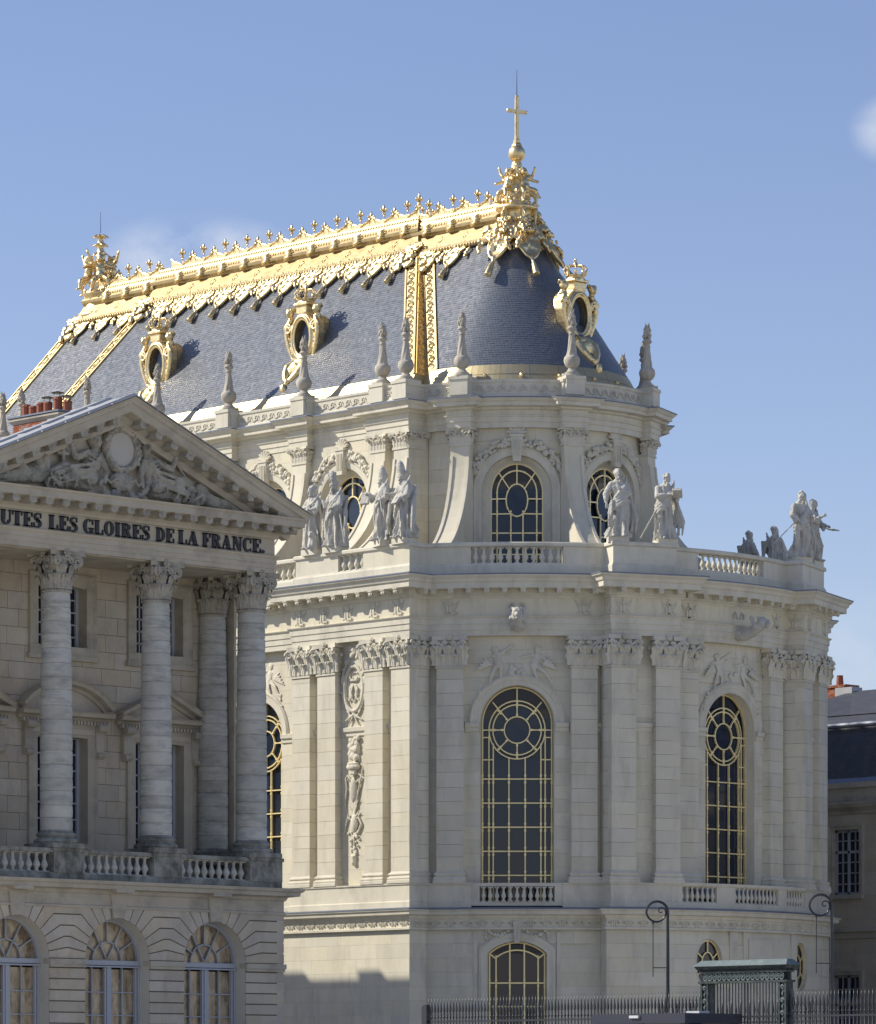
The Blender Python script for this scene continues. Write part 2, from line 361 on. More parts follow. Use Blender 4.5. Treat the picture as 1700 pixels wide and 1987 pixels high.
def pilaster_capital(w, h, d):
    mb = MB()
    mb.box(-w/2, w/2, 0, d, 0, h*.86)                                     # bell
    mb.box(-w/2-.045, w/2+.045, -.045, d, -.07, -.0)                      # astragal
    mb.box(-w/2-.03, w/2+.03, -.03, d, -.0, .03)
    # abacus, concave front
    n = 8; pts = []
    for i in range(n+1):
        s_ = i/n*2-1; pts.append((s_*(w/2+.17), -.17+.11*(1-s_*s_)))
    vs = [(x, y, h*.86) for x, y in pts]+[(x*.985, y+.01, h) for x, y in pts]
    vs += [(w/2+.17, d, h*.86), (-w/2-.17, d, h*.86), (w/2+.17, d, h), (-w/2-.17, d, h)]
    k = n+1; fs = [(i, i+1, k+i+1, k+i) for i in range(n)]+[(n, 2*k, 2*k+2, k+n), (2*k+1, 0, k, 2*k+3)]
    fs += [tuple(range(k))[::-1]+(2*k+1, 2*k), tuple(range(k, 2*k))+(2*k+2, 2*k+3)]
    mb.add(vs, fs)
    if h > 1:
        for u in (-.25, .25): leaf(mb, T(u*w, -.01, .02), w*.50, h*.40, .20)
        for u in (-.5, 0, .5): leaf(mb, T(u*w, -.02, .04), w*.42, h*.68, .26)
    else:
        for u in (-.42, -.21, 0, .21, .42): leaf(mb, T(u*w, -.01, .01), w*.24, h*.62, .10)
    for sg in (-1, 1):
        leaf(mb, T(sg*w*.5, d*.5, .02) @ Rz(sg*pi/2), w*.34, h*.42, .16); leaf(mb, T(sg*w*.5, d*.5, .04) @ Rz(sg*pi/2), w*.34, h*.70, .22)
        volute(mb, T(sg*(w/2+.02), -.17, h*.72) @ S(sg, 1, 1) @ Rz(-.5), .134*h, .082*h)
        volute(mb, T(sg*w*.17, -.12, h*.74) @ S(-sg, 1, 1), .09*h, .06*h)
        mb.tube([(sg*w*.12, -.06, h*.45), (sg*w*.2, -.1, h*.6), (sg*w*.42, -.15, h*.80)], [.04*h, .05*h, .04*h], 6)
        volute(mb, T(sg*(w/2+.10), -.02, h*.72) @ Rz(sg*pi/2) @ S(-sg, 1, 1), .115*h, .07*h)
    rosette(mb, T(0, -.12, h*.95), .105*h)
    return mb
def column_capital(r, h):
    mb = MB()
    mb.lathe([(r, 0), (r*.98, h*.5), (r*1.15, h*.8), (r*1.3, h*.87)], 20)
    mb.lathe([(r*1.10, -.08), (r*1.14, -.04), (r*1.10, 0), (r, .02)], 20)
    for k in range(8):
        a = k*pi/4; leaf(mb, Rz(a) @ T(0, -r, .02), r*.80, h*.42, .22); leaf(mb, Rz(a+pi/8) @ T(0, -r, .03), r*.74, h*.68, .28)
    for k in range(4):
        a = k*pi/2+pi/4
        for sg in (-1, 1):
            volute(mb, Rz(a) @ T(sg*.10, -r*1.55, h*.73) @ Rz(sg*radians(62)) @ S(sg, 1, 1), .19, .12)
            volute(mb, Rz(a-pi/4) @ T(sg*.17, -r*1.22, h*.75) @ S(-sg, 1, 1), .13, .085)
        rosette(mb, Rz(a-pi/4) @ T(0, -r*1.28, h*.95), .16)
        mb.tube([(0, -r*1.05, h*.5), (0, -r*1.25, h*.66), (0, -r*1.58, h*.83)], [.07, .1, .1], 6, Rz(a))
    pts = []
    for k in range(4):
        for i in range(7):
            s_ = i/6*2-1; A = r*1.62
            p = Rz(k*pi/2) @ Vector((s_*(A-.12), -(A-.34*(1-s_*s_)), 0)); pts.append((p.x, p.y))
    n = len(pts)
    mb.add([(x, y, h*.87) for x, y in pts]+[(x*1.03, y*1.03, h) for x, y in pts], [tuple(range(n))[::-1], tuple(range(n, 2*n))]+[(i, (i+1) % n, n+(i+1) % n, n+i) for i in range(n)])
    return mb
def baluster_mb(h, r, n=10):
    mb = MB()
    P = [(.62, .07), (.62, .12), (.42, .14), (.42, .17), (.70, .26), (.98, .36), (.88, .46), (.55, .60), (.40, .74), (.38, .82), (.55, .84), (.55, .88), (.42, .90), (.62, .92)]
    mb.lathe([(a*r, b*h) for a, b in P], n)
    mb.box(-r, r, -r, r, 0, .07*h); mb.box(-r, r, -r, r, .92*h, h)
    return mb
def capsule(mb, a, b, r0, r1=None, M=None, n=8):
    r1 = r0 if r1 is None else r1; a = Vector(a); b = Vector(b); d = (b-a)
    if d.length < 1e-6: return
    dn = d.normalized(); pts = [a-dn*r0, a-dn*r0*.7, a, b, b+dn*r1*.7, b+dn*r1]; rad = [r0*.05, r0*.7, r0, r1, r1*.7, r1*.05]
    mb.tube(pts, rad, n, M)
def putto(mb, M, s=1.0, arm_l=(-.5, -.1, .5), arm_r=(.5, -.1, .35), leg_l=(-.25, -.2, -.55), leg_r=(.3, -.15, -.5), wings=True):
    """plump winged child; origin at the navel, about 1.2 high at s=1"""
    M = M @ S(s, s, s)
    mb.ell((0, 0, .12), (.17, .14, .26), M); mb.ell((0, -.03, -.05), (.16, .15, .15), M)
    mb.ell((0, -.03, .52), (.135, .145, .16), M); mb.ell((0, -.17, .50), (.03, .04, .03), M, 6, 4)
    for k in range(9):
        a = k*2*pi/9; mb.ell((.12*cos(a), .03+.10*sin(a), .61+.03*cos(3*a)), .06, M, 6, 4)
    mb.ell((-.055, -.13, .47), .05, M, 6, 4); mb.ell((.055, -.13, .47), .05, M, 6, 4)
    for sg, e in ((-1, arm_l), (1, arm_r)):
        sh = Vector((sg*.17, 0, .32)); e = Vector(e); mid = (sh+e)/2+Vector((sg*.05, -.03, -.05))
        capsule(mb, sh, mid, .075, .06, M); capsule(mb, mid, e, .062, .045, M); mb.ell(e, .06, M, 6, 5)
        for q in range(3): capsule(mb, e, e+(e-mid).normalized()*.09+Vector(((q-1)*.03, 0, .01)), .018, .014, M, 5)
    for sg, e in ((-1, leg_l), (1, leg_r)):
        hp = Vector((sg*.09, -.02, -.1)); e = Vector(e); mid = (hp+e)/2+Vector((sg*.04, -.12, .06))
        capsule(mb, hp, mid, .11, .085, M); capsule(mb, mid, e, .085, .055, M); capsule(mb, e, e+Vector((sg*.02, -.11, -.04)), .045, .03, M)
    if wings:
        for sg in (-1, 1):
            for q in range(5):
                a = .25+q*.28; capsule(mb, (sg*.10, .10, .28), (sg*(.10+.46*cos(a)), .14, .28+.42*sin(a)-.06*q), .055, .03, M, 6)
def lumps(mb, pts, r, rnd, M=None, flat_=.7, jit=.5):
    for p in pts:
        q = (p[0]+rnd.uniform(-r, r)*jit, p[1]+rnd.uniform(-r, r)*jit*.6, p[2]+rnd.uniform(-r, r)*jit); s_ = r*rnd.uniform(.65, 1.15)
        mb.ell(q, (s_, s_*flat_, s_), M, 6, 4)
def crown_mb(mb, M, s=1.0):
    M = M @ S(s, s, s)
    mb.lathe([(.30, 0), (.33, .03), (.30, .07), (.34, .12), (.36, .16)], 14, M)
    for k in range(8):
        a = k*pi/4
        mb.ell((.36*cos(a), .36*sin(a), .24), (.06, .06, .09), M, 6, 5)
        mb.tube([(.35*cos(a), .35*sin(a), .2), (.42*cos(a), .42*sin(a), .36), (.30*cos(a), .30*sin(a), .50), (.05*cos(a), .05*sin(a), .50)], .035, 5, M)
    mb.ell((0, 0, .57), .075, M, 8, 6)
    mb.ell((0, 0, .70), (.05, .05, .08), M, 6, 5)
    for sg in (-1, 1): mb.ell((sg*.06, 0, .67), (.04, .03, .04), M, 6, 4)
def fleur_mb(h):
    """free-standing fleur-de-lis finial, base at z=0"""
    mb = MB()
    mb.lathe([(.05*h, 0), (.08*h, .05*h), (.04*h, .10*h), (.04*h, .30*h), (.09*h, .34*h), (.04*h, .38*h)], 8)
    mb.lathe([(.03*h, .36*h), (.10*h, .56*h), (.115*h, .68*h), (.07*h, .85*h), (.01*h, h)], 8)
    for k in range(4):
        a = k*pi/2; M = Rz(a)
        mb.tube([(.03*h, 0, .36*h), (.12*h, 0, .52*h), (.20*h, 0, .62*h), (.265*h, 0, .60*h), (.27*h, 0, .52*h), (.23*h, 0, .49*h)], [.035*h, .05*h, .052*h, .045*h, .035*h, .02*h], 6, M)
        mb.tube([(.03*h, 0, .33*h), (.10*h, 0, .24*h), (.13*h, 0, .17*h)], [.035*h, .035*h, .015*h], 5, M)
    return mb
def fleur_relief(mb, M, h):
    mb.ell((0, 0, .62*h), (.11*h, .07*h, .34*h), M, 8, 6); mb.box(-.22*h, .22*h, -.06*h, .06*h, .30*h, .38*h, M)
    for sg in (-1, 1):
        mb.tube([(sg*.04*h, 0, .36*h), (sg*.18*h, 0, .58*h), (sg*.30*h, 0, .66*h), (sg*.36*h, 0, .54*h), (sg*.30*h, 0, .48*h)], [.05*h, .07*h, .06*h, .05*h, .03*h], 6, M)
        mb.tube([(sg*.04*h, 0, .32*h), (sg*.16*h, 0, .18*h), (sg*.2*h, 0, .08*h)], [.05*h, .05*h, .03*h], 5, M)
    mb.ell((0, 0, .15*h), (.07*h, .05*h, .16*h), M, 6, 5)
def flame_urn_mb():
    """stone torch: pedestal, fluted bulb, twisted neck, ring and flame; 2.05 m high"""
    mb = MB()
    mb.box(-.34, .34, -.34, .34, 0, .10)
    mb.lathe([(.30, .10), (.30, .15), (.22, .19), (.15, .28), (.15, .31)], 14)
    mb.lathe([(.16, .31), (.24, .35), (.31, .44), (.335, .54), (.31, .64), (.25, .70)], 28, None, lambda a, z: 1+.045*cos(14*a))
    # twisted neck
    vs = []; fs = []; n = 28; m = 14
    for j in range(m+1):
        t = j/m; z = .70+t*.68; rr = .235-.12*t**.7
        for i in range(n):
            a = 2*pi*i/n; q = rr*(1+.085*cos(7*a-t*5.5)); vs.append((q*cos(a), q*sin(a), z))
    for j in range(m):
        for i in range(n): fs.append((j*n+i, j*n+(i+1) % n, (j+1)*n+(i+1) % n, (j+1)*n+i))
    mb.add(vs, fs)
    mb.lathe([(.12, 1.37), (.155, 1.40), (.12, 1.43), (.12, 1.50), (.20, 1.55), (.215, 1.58), (.17, 1.62), (.15, 1.66)], 14)
    rnd = random.Random(3)
    for k in range(15):
        a = k*2.4; rr = .09*(1-k/22); z0 = 1.62+k*.018
        tw = rnd.uniform(.25, .42)*(1 if k < 11 else .9)
        mb.tube([(rr*cos(a), rr*sin(a), z0), ((rr+.075)*cos(a+.4), (rr+.075)*sin(a+.4), z0+tw*.35), ((rr+.02)*cos(a+.9), (rr+.02)*sin(a+.9), z0+tw*.7), ((rr+.05)*cos(a+1.2), (rr+.05)*sin(a+1.2), z0+tw)], [.06, .062, .04, .006], 6)
    return mb

# ------------------------------------------------------------------ gilded windows
def bars_from(segs, y, wid, thk, mb, mp):
    for (p, q) in segs:
        d = Vector((q[0]-p[0], q[1]-p[1])); 
        if d.length < 1e-5: continue
        n_ = Vector((-d.y, d.x)).normalized()*wid/2
        poly = [(p[0]+n_.x, p[1]+n_.y), (p[0]-n_.x, p[1]-n_.y), (q[0]-n_.x, q[1]-n_.y), (q[0]+n_.x, q[1]+n_.y)]
        mb.prism(poly, y-thk, y+.01, mp=mp)
def knobs(pts, y, r, mb, mp):
    for p in pts: mb.box(p[0]-r, p[0]+r, y-r*1.9, y, p[1]-r, p[1]+r, mp=mp)
def ring(c, a, b, n=28, t0=0, t1=2*pi): return [((c[0]+a*cos(t0+(t1-t0)*i/n), c[1]+b*sin(t0+(t1-t0)*i/n)), (c[0]+a*cos(t0+(t1-t0)*(i+1)/n), c[1]+b*sin(t0+(t1-t0)*(i+1)/n))) for i in range(n)]
def pane(poly, y, parent, mp, rnd, m='glass'):
    """one pane, its own slight tilt in its frame"""
    cx = sum(p[0] for p in poly)/len(poly); cz = sum(p[1] for p in poly)/len(poly); a = rnd.uniform(-.008, .008); b = rnd.uniform(-.008, .004)
    vs = [tuple(mp(p[0], y+(p[0]-cx)*a+(p[1]-cz)*b, p[1])) for p in poly]
    mb = MB(); mb.add(vs, [tuple(range(len(poly)))]); return put('pane', mb, m, parent)
# ------------------------------------------------------------------ ground
gmb = MB(); gmb.add([(-4000, -4000, -1.7), (4000, -4000, -1.7), (4000, 6000, -1.7), (-4000, 6000, -1.7)], [(0, 1, 2, 3)])
put('ground', gmb, 'ground', kind='structure', label='pale gravel forecourt ground')

# ------------------------------------------------------------------ THE CHAPEL
CH = thing('royal_chapel', 'baroque chapel of pale stone with gilded slate roof and rounded apse', 'chapel', (0, 0, -1.7))
RW = 12.50; RP = 12.85; PD = .35            # wall radius, pilaster face radius, pilaster depth
PIERS = [radians(67.5), radians(112.5)]; PHW = 1.52; RPIER = 13.60
EC, YS, EW, YB = 6.12, 12.25, -.95, 11.85   # south avant-corps: east corner, face, west corner; bay plane
WEST = -31.0
def pier_pts(ph, r0, r1, hw):
    f = lambda r, t: (r*sin(ph)+t*cos(ph), -r*cos(ph)+t*sin(ph))
    b = sqrt(r0*r0-hw*hw)
    return [f(b, -hw), f(r1, -hw), f(r1, hw), f(b, hw)]
def arc_plan(r, a0, a1, step=radians(3)):
    n = max(1, round((a1-a0)/step)); return [(r*sin(a0+(a1-a0)*i/n), -r*cos(a0+(a1-a0)*i/n)) for i in range(n+1)]
DP = math.asin(PHW/RP)
def main_path(d=0.0, pier=True):
    """plan of the upper order, from west along the south side, round the apse, back along the north"""
    r = RP+d; ys, yb, ec, ew = YS+d, YB+d, EC+d, EW-d
    a0 = math.asin(ec/r)
    p = [(WEST, -yb), (ew, -yb), (ew, -ys), (ec, -ys), (ec, -r*cos(a0))]
    hw = PHW+d; dp = math.asin(hw/r)
    p += arc_plan(r, a0, PIERS[0]-dp)[1:-1]; p += pier_pts(PIERS[0], r, RPIER+d, hw)
    p += arc_plan(r, PIERS[0]+dp, PIERS[1]-dp)[1:-1]; p += pier_pts(PIERS[1], r, RPIER+d, hw)
    p += arc_plan(r, PIERS[1]+dp, pi-a0)[1:-1]
    return p+[(ec, r*cos(a0)), (ec, ys), (ew, ys), (ew, yb), (WEST, yb)]
def ground_path(d=0.0):
    r = RP+d; ec = EC+d; a0 = math.asin(ec/r); r2 = 13.70+d; a1 = radians(60.2); a2 = radians(119.8)
    p = [(WEST, -YS-d), (ec, -YS-d), (ec, -r*cos(a0))]+arc_plan(r, a0, a1)[1:]+arc_plan(r2, a1-.002, a2+.002)+arc_plan(r, a2, pi-a0)[:-1]
    return p+[(ec, r*cos(a0)), (ec, YS+d), (WEST, YS+d)]
MPATH = main_path(); GPATH = ground_path()
# core behind the blocks (mortar, closes the joints); split so that no window is blocked
def core(name, prof_path, z0, z1, m='stone_joint'):
    mb = MB(); mb.plan(prof_path, [(-.0, z0), (-.0, z1)]); put(name, mb, m, CH)
# --- ground storey
ZG0, ZG1 = -1.7, 6.35
mb = MB(); mb.plan(ground_path(.10), [(0, 6.28), (.06, 6.30), (.06, 6.38), (.0, 6.40), (.0, 6.72), (.05, 6.74), (.08, 6.86), (.26, 6.90), (.28, 7.02), (.34, 7.06), (.34, 7.12)])
put('string_cornice', mb, 'stone_trim', CH)
mb = MB(); mb.plan(ground_path(.10), [(.36, 7.10), (.36, 7.15), (-.5, 7.26), (-1.6, 7.26)]); put('lead_flashing', mb, 'lead', CH)
rn = random.Random(21)
# straight south ground wall
ashlar('chapel', WEST, -8, ZG0, 6.3, .62, 2.6, M=T(0, -YS, 0), pri=.05, rnd=rn)
ashlar('chapel', -8, EC, ZG0, 6.3, .56, 1.5, M=T(0, -YS, 0), pri=.8, rnd=rn)
mbj = MB(); mbj.box(WEST, EC-.03, -YS+.05, -YS+.4, ZG0, 7.1)
aj = math.asin(EC/RP)
ashlar('chapel', -YS, -RP*cos(aj), ZG0, 6.3, .56, 1.5, M=T(EC, 0, 0) @ Rz(pi/2), pri=1, rnd=rn)
mbj.box(EC-.35, EC-.05, -YS+.06, -10.3, ZG0, 7.1)
SE = radians(45); E_ = radians(90); NE = radians(135)
WIN_G = dict(t='arch', u=0, w=1.20, z0=-1.7, zs=5.35, r=1.75)
def arc_wall(key, phc, r, a0, a1, z0, z1, course, blen, ops, pri, y=0):
    ashlar(key, (a0-phc)*r, (a1-phc)*r, z0, z1, course, blen, y=y, ops=ops, mp=arcmap(phc, r), pri=pri, rnd=rn)
def arc_core(mb, phc, r, a0, a1, z0, z1, ops, y=.09):
    """backing sheet with the openings left out"""
    n = 36; u0, u1 = (a0-phc)*r, (a1-phc)*r; mp = arcmap(phc, r)
    zsn = 40
    for i in range(n):
        ua, ub = lerp(u0, u1, i/n), lerp(u0, u1, (i+1)/n); um = (ua+ub)/2
        for j in range(zsn):
            za, zb = lerp(z0, z1, j/zsn), lerp(z0, z1, (j+1)/zsn)
            hit = False
            for op in ops:
                for zz in (za, zb, (za+zb)/2):
                    b = open_bounds(op, zz)
                    if b and b[0]-.03 < ub and ua < b[1]+.03: hit = True
            if not hit: mb.add([(ua, y, za), (ub, y, za), (ub, y, zb), (ua, y, zb)], [(0, 1, 2, 3)], mp=mp)
a1g = radians(60.2); R2 = 13.70
arc_wall('chapel', SE, RP, aj, a1g, ZG0, 6.3, .56, 1.5, [WIN_G], 1.2); arc_core(mbj, SE, RP, aj, a1g, ZG0, 7.1, [WIN_G])
def u_cyl(px, phc, r):
    """arc length from the bay axis at which a cylinder wall shows at photo column px"""
    k = (px-850)/F_PX; best = None
    for i in range(-600, 601):
        a = phc+i*.001; p = Vector((r*sin(a), -r*cos(a), 0)); d = DIST-p.dot(CV); e = abs((p.dot(RV)+LATC)/d-k)
        if best is None or e < best[0]: best = (e, (a-phc)*r)
    return best[1]
OU = (u_cyl(1377, E_, R2), u_cyl(1553, E_, R2)); TU = (u_cyl(1441, E_, R2), u_cyl(1527, E_, R2))
OVS = [dict(t='oval', u=OU[0], zc=4.95, a=.66, b=1.00), dict(t='oval', u=OU[1], zc=4.95, a=.66, b=1.00)]
arc_wall('chapel', E_, R2, a1g, radians(119.8), ZG0, 6.3, .56, 1.5, OVS, 1.1); arc_core(mbj, E_, R2, a1g, radians(119.8), ZG0, 7.1, OVS)
arc_wall('chapel', NE, RP, radians(119.8), pi-aj, ZG0, 6.3, .7, 2.2, [], .05); arc_core(mbj, NE, RP, radians(119.8), pi-aj, ZG0, 7.1, [])
ashlar('chapel', RP, R2, ZG0, 6.3, .56, 1.0, M=Rz(a1g-pi/2), pri=1, rnd=rn)
mbj.box(WEST, EC, YS-.3, YS, ZG0, 7.1); mbj.box(WEST, WEST+.4, -YS, YS, ZG0, 20)
put('ground_wall_backing', mbj, 'stone_joint', CH)
# segmental ground window with architrave, keystone and swags
mp = arcmap(SE, RP)
def seg_arch(w, zs, r, n=16):
    zc = zs-sqrt(r*r-w*w); a = math.acos(w/r); return [(r*cos(a+(pi-2*a)*i/n), zc+r*sin(a+(pi-2*a)*i/n)) for i in range(n+1)]
pth = [(1.2, -1.7)]+seg_arch(1.2, 5.35, 1.75)+[(-1.2, -1.7)]
pth = pth[::-1]
mb = MB(); mb.trim(pth, [(.34, .02), (.34, -.05), (.24, -.09), (.12, -.05), (.0, -.05), (.0, .42)], mp=mp)
mb.box(-1.75, -1.6, -.03, .03, -1.7, 6.2, mp=mp); mb.box(1.6, 1.75, -.03, .03, -1.7, 6.2, mp=mp)
put('window_surround', mb, 'stone_trim', CH)
mb = MB(); mb.prism([(-.10, 5.75), (.10, 5.75), (.16, 6.62), (-.16, 6.62)], -.22, .05, mp=mp)
for k in range(3): mb.box(-.09+k*.07, -.05+k*.07, -.24, -.2, 5.9, 6.5, mp=mp)
put('keystone', mb, 'stone_trim', CH)
rr = random.Random(5)
for sg in (-1, 1):
    mb = MB(); pts = [(sg*lerp(.3, 1.2, t), -.06, 6.33-.28*sin(pi*t)) for t in [i/14 for i in range(15)]]
    lumps(mb, pts, .075, rr); lumps(mb, [(sg*1.25, -.05, z) for z in (6.3, 6.15, 6.0, 5.9)], .07, rr); mb.ell((sg*1.25, -.05, 6.38), .1)
    b2 = MB(); b2.add(mb.v, mb.f, mp=mp); put('garland', b2, 'stone_trim', CH, smooth=True)
W1 = link('ground_window', None, None, CH, I4)
def pattern_ground():
    y = .36; segs = []; kn = []
    for u in (-1.14, -.87, -.30, .30, .87, 1.14):
        zt = 5.35+ (sqrt(1.75**2-u*u)-sqrt(1.75**2-1.2**2)); zt = zt-.05
        if abs(u) in (.87,): zt -= .28
        segs.append(((u, -1.7), (u, zt)))
        for z in [0.35, 1.3, 2.25, 3.2, 4.15]:
            kn.append((u, z)); kn += [(u, z+.12), (u, z-.12)]
    for z in [0.35, 1.3, 2.25, 3.2, 4.15]: segs.append(((-1.14, z), (1.14, z)))
    zc = 5.35-sqrt(1.75**2-1.2**2)
    for rr_ in (1.70, 1.40):
        a = math.acos(min(1, (1.17 if rr_ > 1.5 else .9)/rr_)); segs += ring((0, zc), rr_, rr_, 16, a, pi-a)
    for sg in (-1, 1): segs.append(((sg*.9, zc+sqrt(1.4**2-.81)), (sg*1.14, zc+sqrt(1.7**2-1.14**2)+.0)))
    return y, segs, kn
y, segs, kn = pattern_ground(); mb = MB(); bars_from(segs, y, .06, .06, mb, mp); knobs(kn, y, .038, mb, mp); put('gilded_bars', mb, 'gold_paint', W1)
mb = MB(); vs = [tuple(mp(p[0], .46, p[1])) for p in pth[::-1]]; mb.add(vs, [tuple(range(len(vs)))]); put('glass_sheet', mb, 'glass', W1)
rp = random.Random(4)
for u0, u1 in ((-.87, -.30), (-.30, .30), (.30, .87)):
    for z0 in (0.35, 1.3, 2.25, 3.2): pane([(u0, z0), (u1, z0), (u1, z0+.95), (u0, z0+.95)], .40, W1, mp, rp)
    pane([(u0, 4.15), (u1, 4.15), (u1, 5.3), (u0, 5.3)], .40, W1, mp, rp)
# oval windows of the east ground wall
mpE = arcmap(E_, R2)
for ov in OVS:
    c = (ov['u'], ov['zc']); pth_o = [(c[0]+ov['a']*cos(-pi/2+2*pi*i/32), c[1]+ov['b']*sin(-pi/2+2*pi*i/32)) for i in range(33)][::-1]
    mb = MB(); mb.trim(pth_o, [(.05, .02), (.05, -.015), (0, -.015), (0, .30)], mp=mpE); put('oval_reveal', mb, 'stone_trim', CH)
    W = link('oval_window', None, None, CH, I4); mb = MB(); segs = ring(c, .62, .95, 28)+ring(c, .30, .48, 20)
    for k in range(6):
        a = pi/6+k*pi/3; segs.append(((c[0]+.30*cos(a), c[1]+.48*sin(a)), (c[0]+.62*cos(a), c[1]+.95*sin(a))))
    bars_from(segs, .17, .045, .05, mb, mpE); put('gilded_bars', mb, 'gold_paint', W)
    mb = MB(); vs = [tuple(mpE(c[0]+.68*cos(2*pi*i/28), .21, c[1]+1.03*sin(2*pi*i/28))) for i in range(28)]; mb.add(vs, [tuple(range(28))]); put('glass_sheet', mb, 'glass', W)
mb = MB(); TA, TB = TU; mb.box(TA, TB, -.06, .03, 4.45, 6.3, mp=mpE); mb.box(lerp(TA, TB, .1), lerp(TA, TB, .9), -.09, -.05, 4.85, 6.0, mp=mpE); mb.box(lerp(TA, TB, .25), lerp(TA, TB, .75), -.05, .03, 3.8, 4.5, mp=mpE)
for u in (TA-.75, TB+.33): mb.box(u, u+.42, -.05, .02, -1.7, 6.3, mp=mpE)
put('wall_tablet', mb, 'stone_trim', CH)
# carved frieze of the string course
mb = MB()
leafm = MB(); 
for k in range(3): leafm.ell((-.09+k*.09, 0, -.02*abs(k-1)), (.035, .03, .13), None, 6, 4)
volute(leafm, T(-.18, 0, 0) @ S(.5, 1, .5), .13, .06); volute(leafm, T(.18, 0, 0) @ S(-.5, 1, .5), .13, .06)
lm = leafm.mesh('frieze_leaf', True)
def along(path, spacing, skip_short=.5):
    out = []; run = [path[0]]
    runs = []
    for i in range(1, len(path)-1):
        run.append(path[i]); a = Vector((path[i][0]-path[i-1][0], path[i][1]-path[i-1][1])); b = Vector((path[i+1][0]-path[i][0], path[i+1][1]-path[i][1]))
        if a.length > 1e-6 and b.length > 1e-6 and a.normalized().dot(b.normalized()) < .97: runs.append(run); run = [path[i]]
    run.append(path[-1]); runs.append(run)
    for rn_ in runs:
        L_ = [0]
        for i in range(1, len(rn_)): L_.append(L_[-1]+(Vector(rn_[i])-Vector(rn_[i-1])).length)
        if L_[-1] < skip_short: continue
        n = max(1, round(L_[-1]/spacing)); st = L_[-1]/n
        for k in range(n):
            s_ = (k+.5)*st; i = max(j for j in range(len(L_)) if L_[j] <= s_+1e-9); i = min(i, len(rn_)-2); t = (s_-L_[i])/(L_[i+1]-L_[i])
            p = Vector(rn_[i]).lerp(Vector(rn_[i+1]), t); d = (Vector(rn_[i+1])-Vector(rn_[i])).normalized()
            out.append((p.x, p.y, atan2(d.y, d.x), st))
    return out
def seen(x, y, ph):
    """does a wall piece facing phi look towards the forecourt side at all"""
    n = Vector((sin(ph), -cos(ph), 0)); return n.dot(CV) > -.35 and (x > -9 or y > -8)
lm.materials.append(MATS['stone_trim'])
for (x, y, ph, st) in along(ground_path(.11), .62):
    if seen(x, y, ph) and (y < 0 or x > 9) and x > -4: link('frieze_leaf', lm, None, CH, T(x, y, 6.55) @ Rz(ph))
# ------------------------------------------------------------------ main storey of the chapel
ZP0, ZP1, ZB1, ZC0, ZC1 = 7.2, 8.18, 8.68, 16.92, 18.15      # plinth, base top, capital bottom/top
ZA1, ZF1, ZK1 = 18.92, 19.66, 20.57                          # architrave, frieze, cornice tops
# plinth: follows pilasters, open at the windows of the apse
def sub_arc(r, a, b): return arc_plan(r, a, b, radians(2))
dwin = radians(8.2)
a0 = math.asin((EC+.1)/(RP+.1))
pl_prof = [(0, ZP0-.1), (0, ZP0+.22), (-.05, ZP0+.26), (-.05, ZP1-.10), (0, ZP1-.06), (0, ZP1), (-.5, ZP1)]
def pl(path):
    mb = MB(); mb.plan(path, pl_prof); put('plinth', mb, 'stone_trim', CH)
p = main_path(.10)
south = [q for q in p[:5]]
pl([(WEST, -YB-.1), (EW-.1-2.4, -YB-.1)][:2]) if False else None
pl([(EW-.9, -YB-.1)]+p[1:5]+arc_plan(RP+.1, a0, SE-dwin)[1:])
pl(arc_plan(RP+.1, SE+dwin, PIERS[0]-math.asin((PHW+.1)/(RP+.1)))[:-1]+pier_pts(PIERS[0], RP+.1, RPIER+.1, PHW+.1)+arc_plan(RP+.1, PIERS[0]+DP+.01, radians(78)))
pl(arc_plan(RP+.1, radians(102), PIERS[1]-DP-.01)+pier_pts(PIERS[1], RP+.1, RPIER+.1, PHW+.1)+arc_plan(RP+.1, PIERS[1]+DP+.01, pi-a0))
# wall blocks with the great arched openings
WIN = dict(t='arch', u=0, w=1.50, z0=7.2, zs=14.66)
WINE = dict(t='arch', u=0, w=1.50, z0=8.2, zs=14.66)
mbj = MB()
for phc, op, pri in ((SE, WIN, 1.3), (E_, WINE, 1.0)):
    b0 = math.asin((EC-PD-.1)/RW) if phc == SE else PIERS[0]+DP-.035; b1 = (PIERS[0] if phc == SE else PIERS[1])-DP+.035
    arc_wall('chapel', phc, RW, b0, b1, ZP0, ZC1, .56, 1.25, [op], pri); arc_core(mbj, phc, RW, b0, b1, ZP0, ZC1, [op])
arc_wall('chapel', NE, RW, PIERS[1]+DP, pi-math.asin(EC/RW), ZP0, ZC1, .8, 2.5, [], .03)
# south avant-corps, its east return, the window bays further west
ashlar('chapel', EW, EC, ZP0, ZC1, .56, 1.3, M=T(0, -YS+PD, 0), pri=.7, rnd=rn)
mbj.box(EW, EC-PD-.05, -YS+PD+.06, -YS+PD+.3, ZP0, ZC1)
ashlar('chapel', -YS+PD, -RW*cos(math.asin((EC-PD)/RW)), ZP0, ZC1, .56, 1.3, M=face_frame(pi/2, EC-PD), pri=.7, rnd=rn)
mbj.box(EC-PD-.3, EC-PD-.06, -YS+PD+.1, -10.2, ZP0, ZC1)
BAYC = [-3.9, -8.87]
ops = [dict(t='arch', u=c, w=1.5, z0=7.9, zs=14.66) for c in BAYC]
ashlar('chapel', -11.5, EW, ZP0, ZC1, .56, 1.3, M=T(0, -YB+PD, 0), pri=.4, ops=ops, rnd=rn)
ashlar('chapel', WEST, -11.5, ZP0, ZC1, .8, 2.6, M=T(0, -YB+PD, 0), pri=.03, rnd=rn)
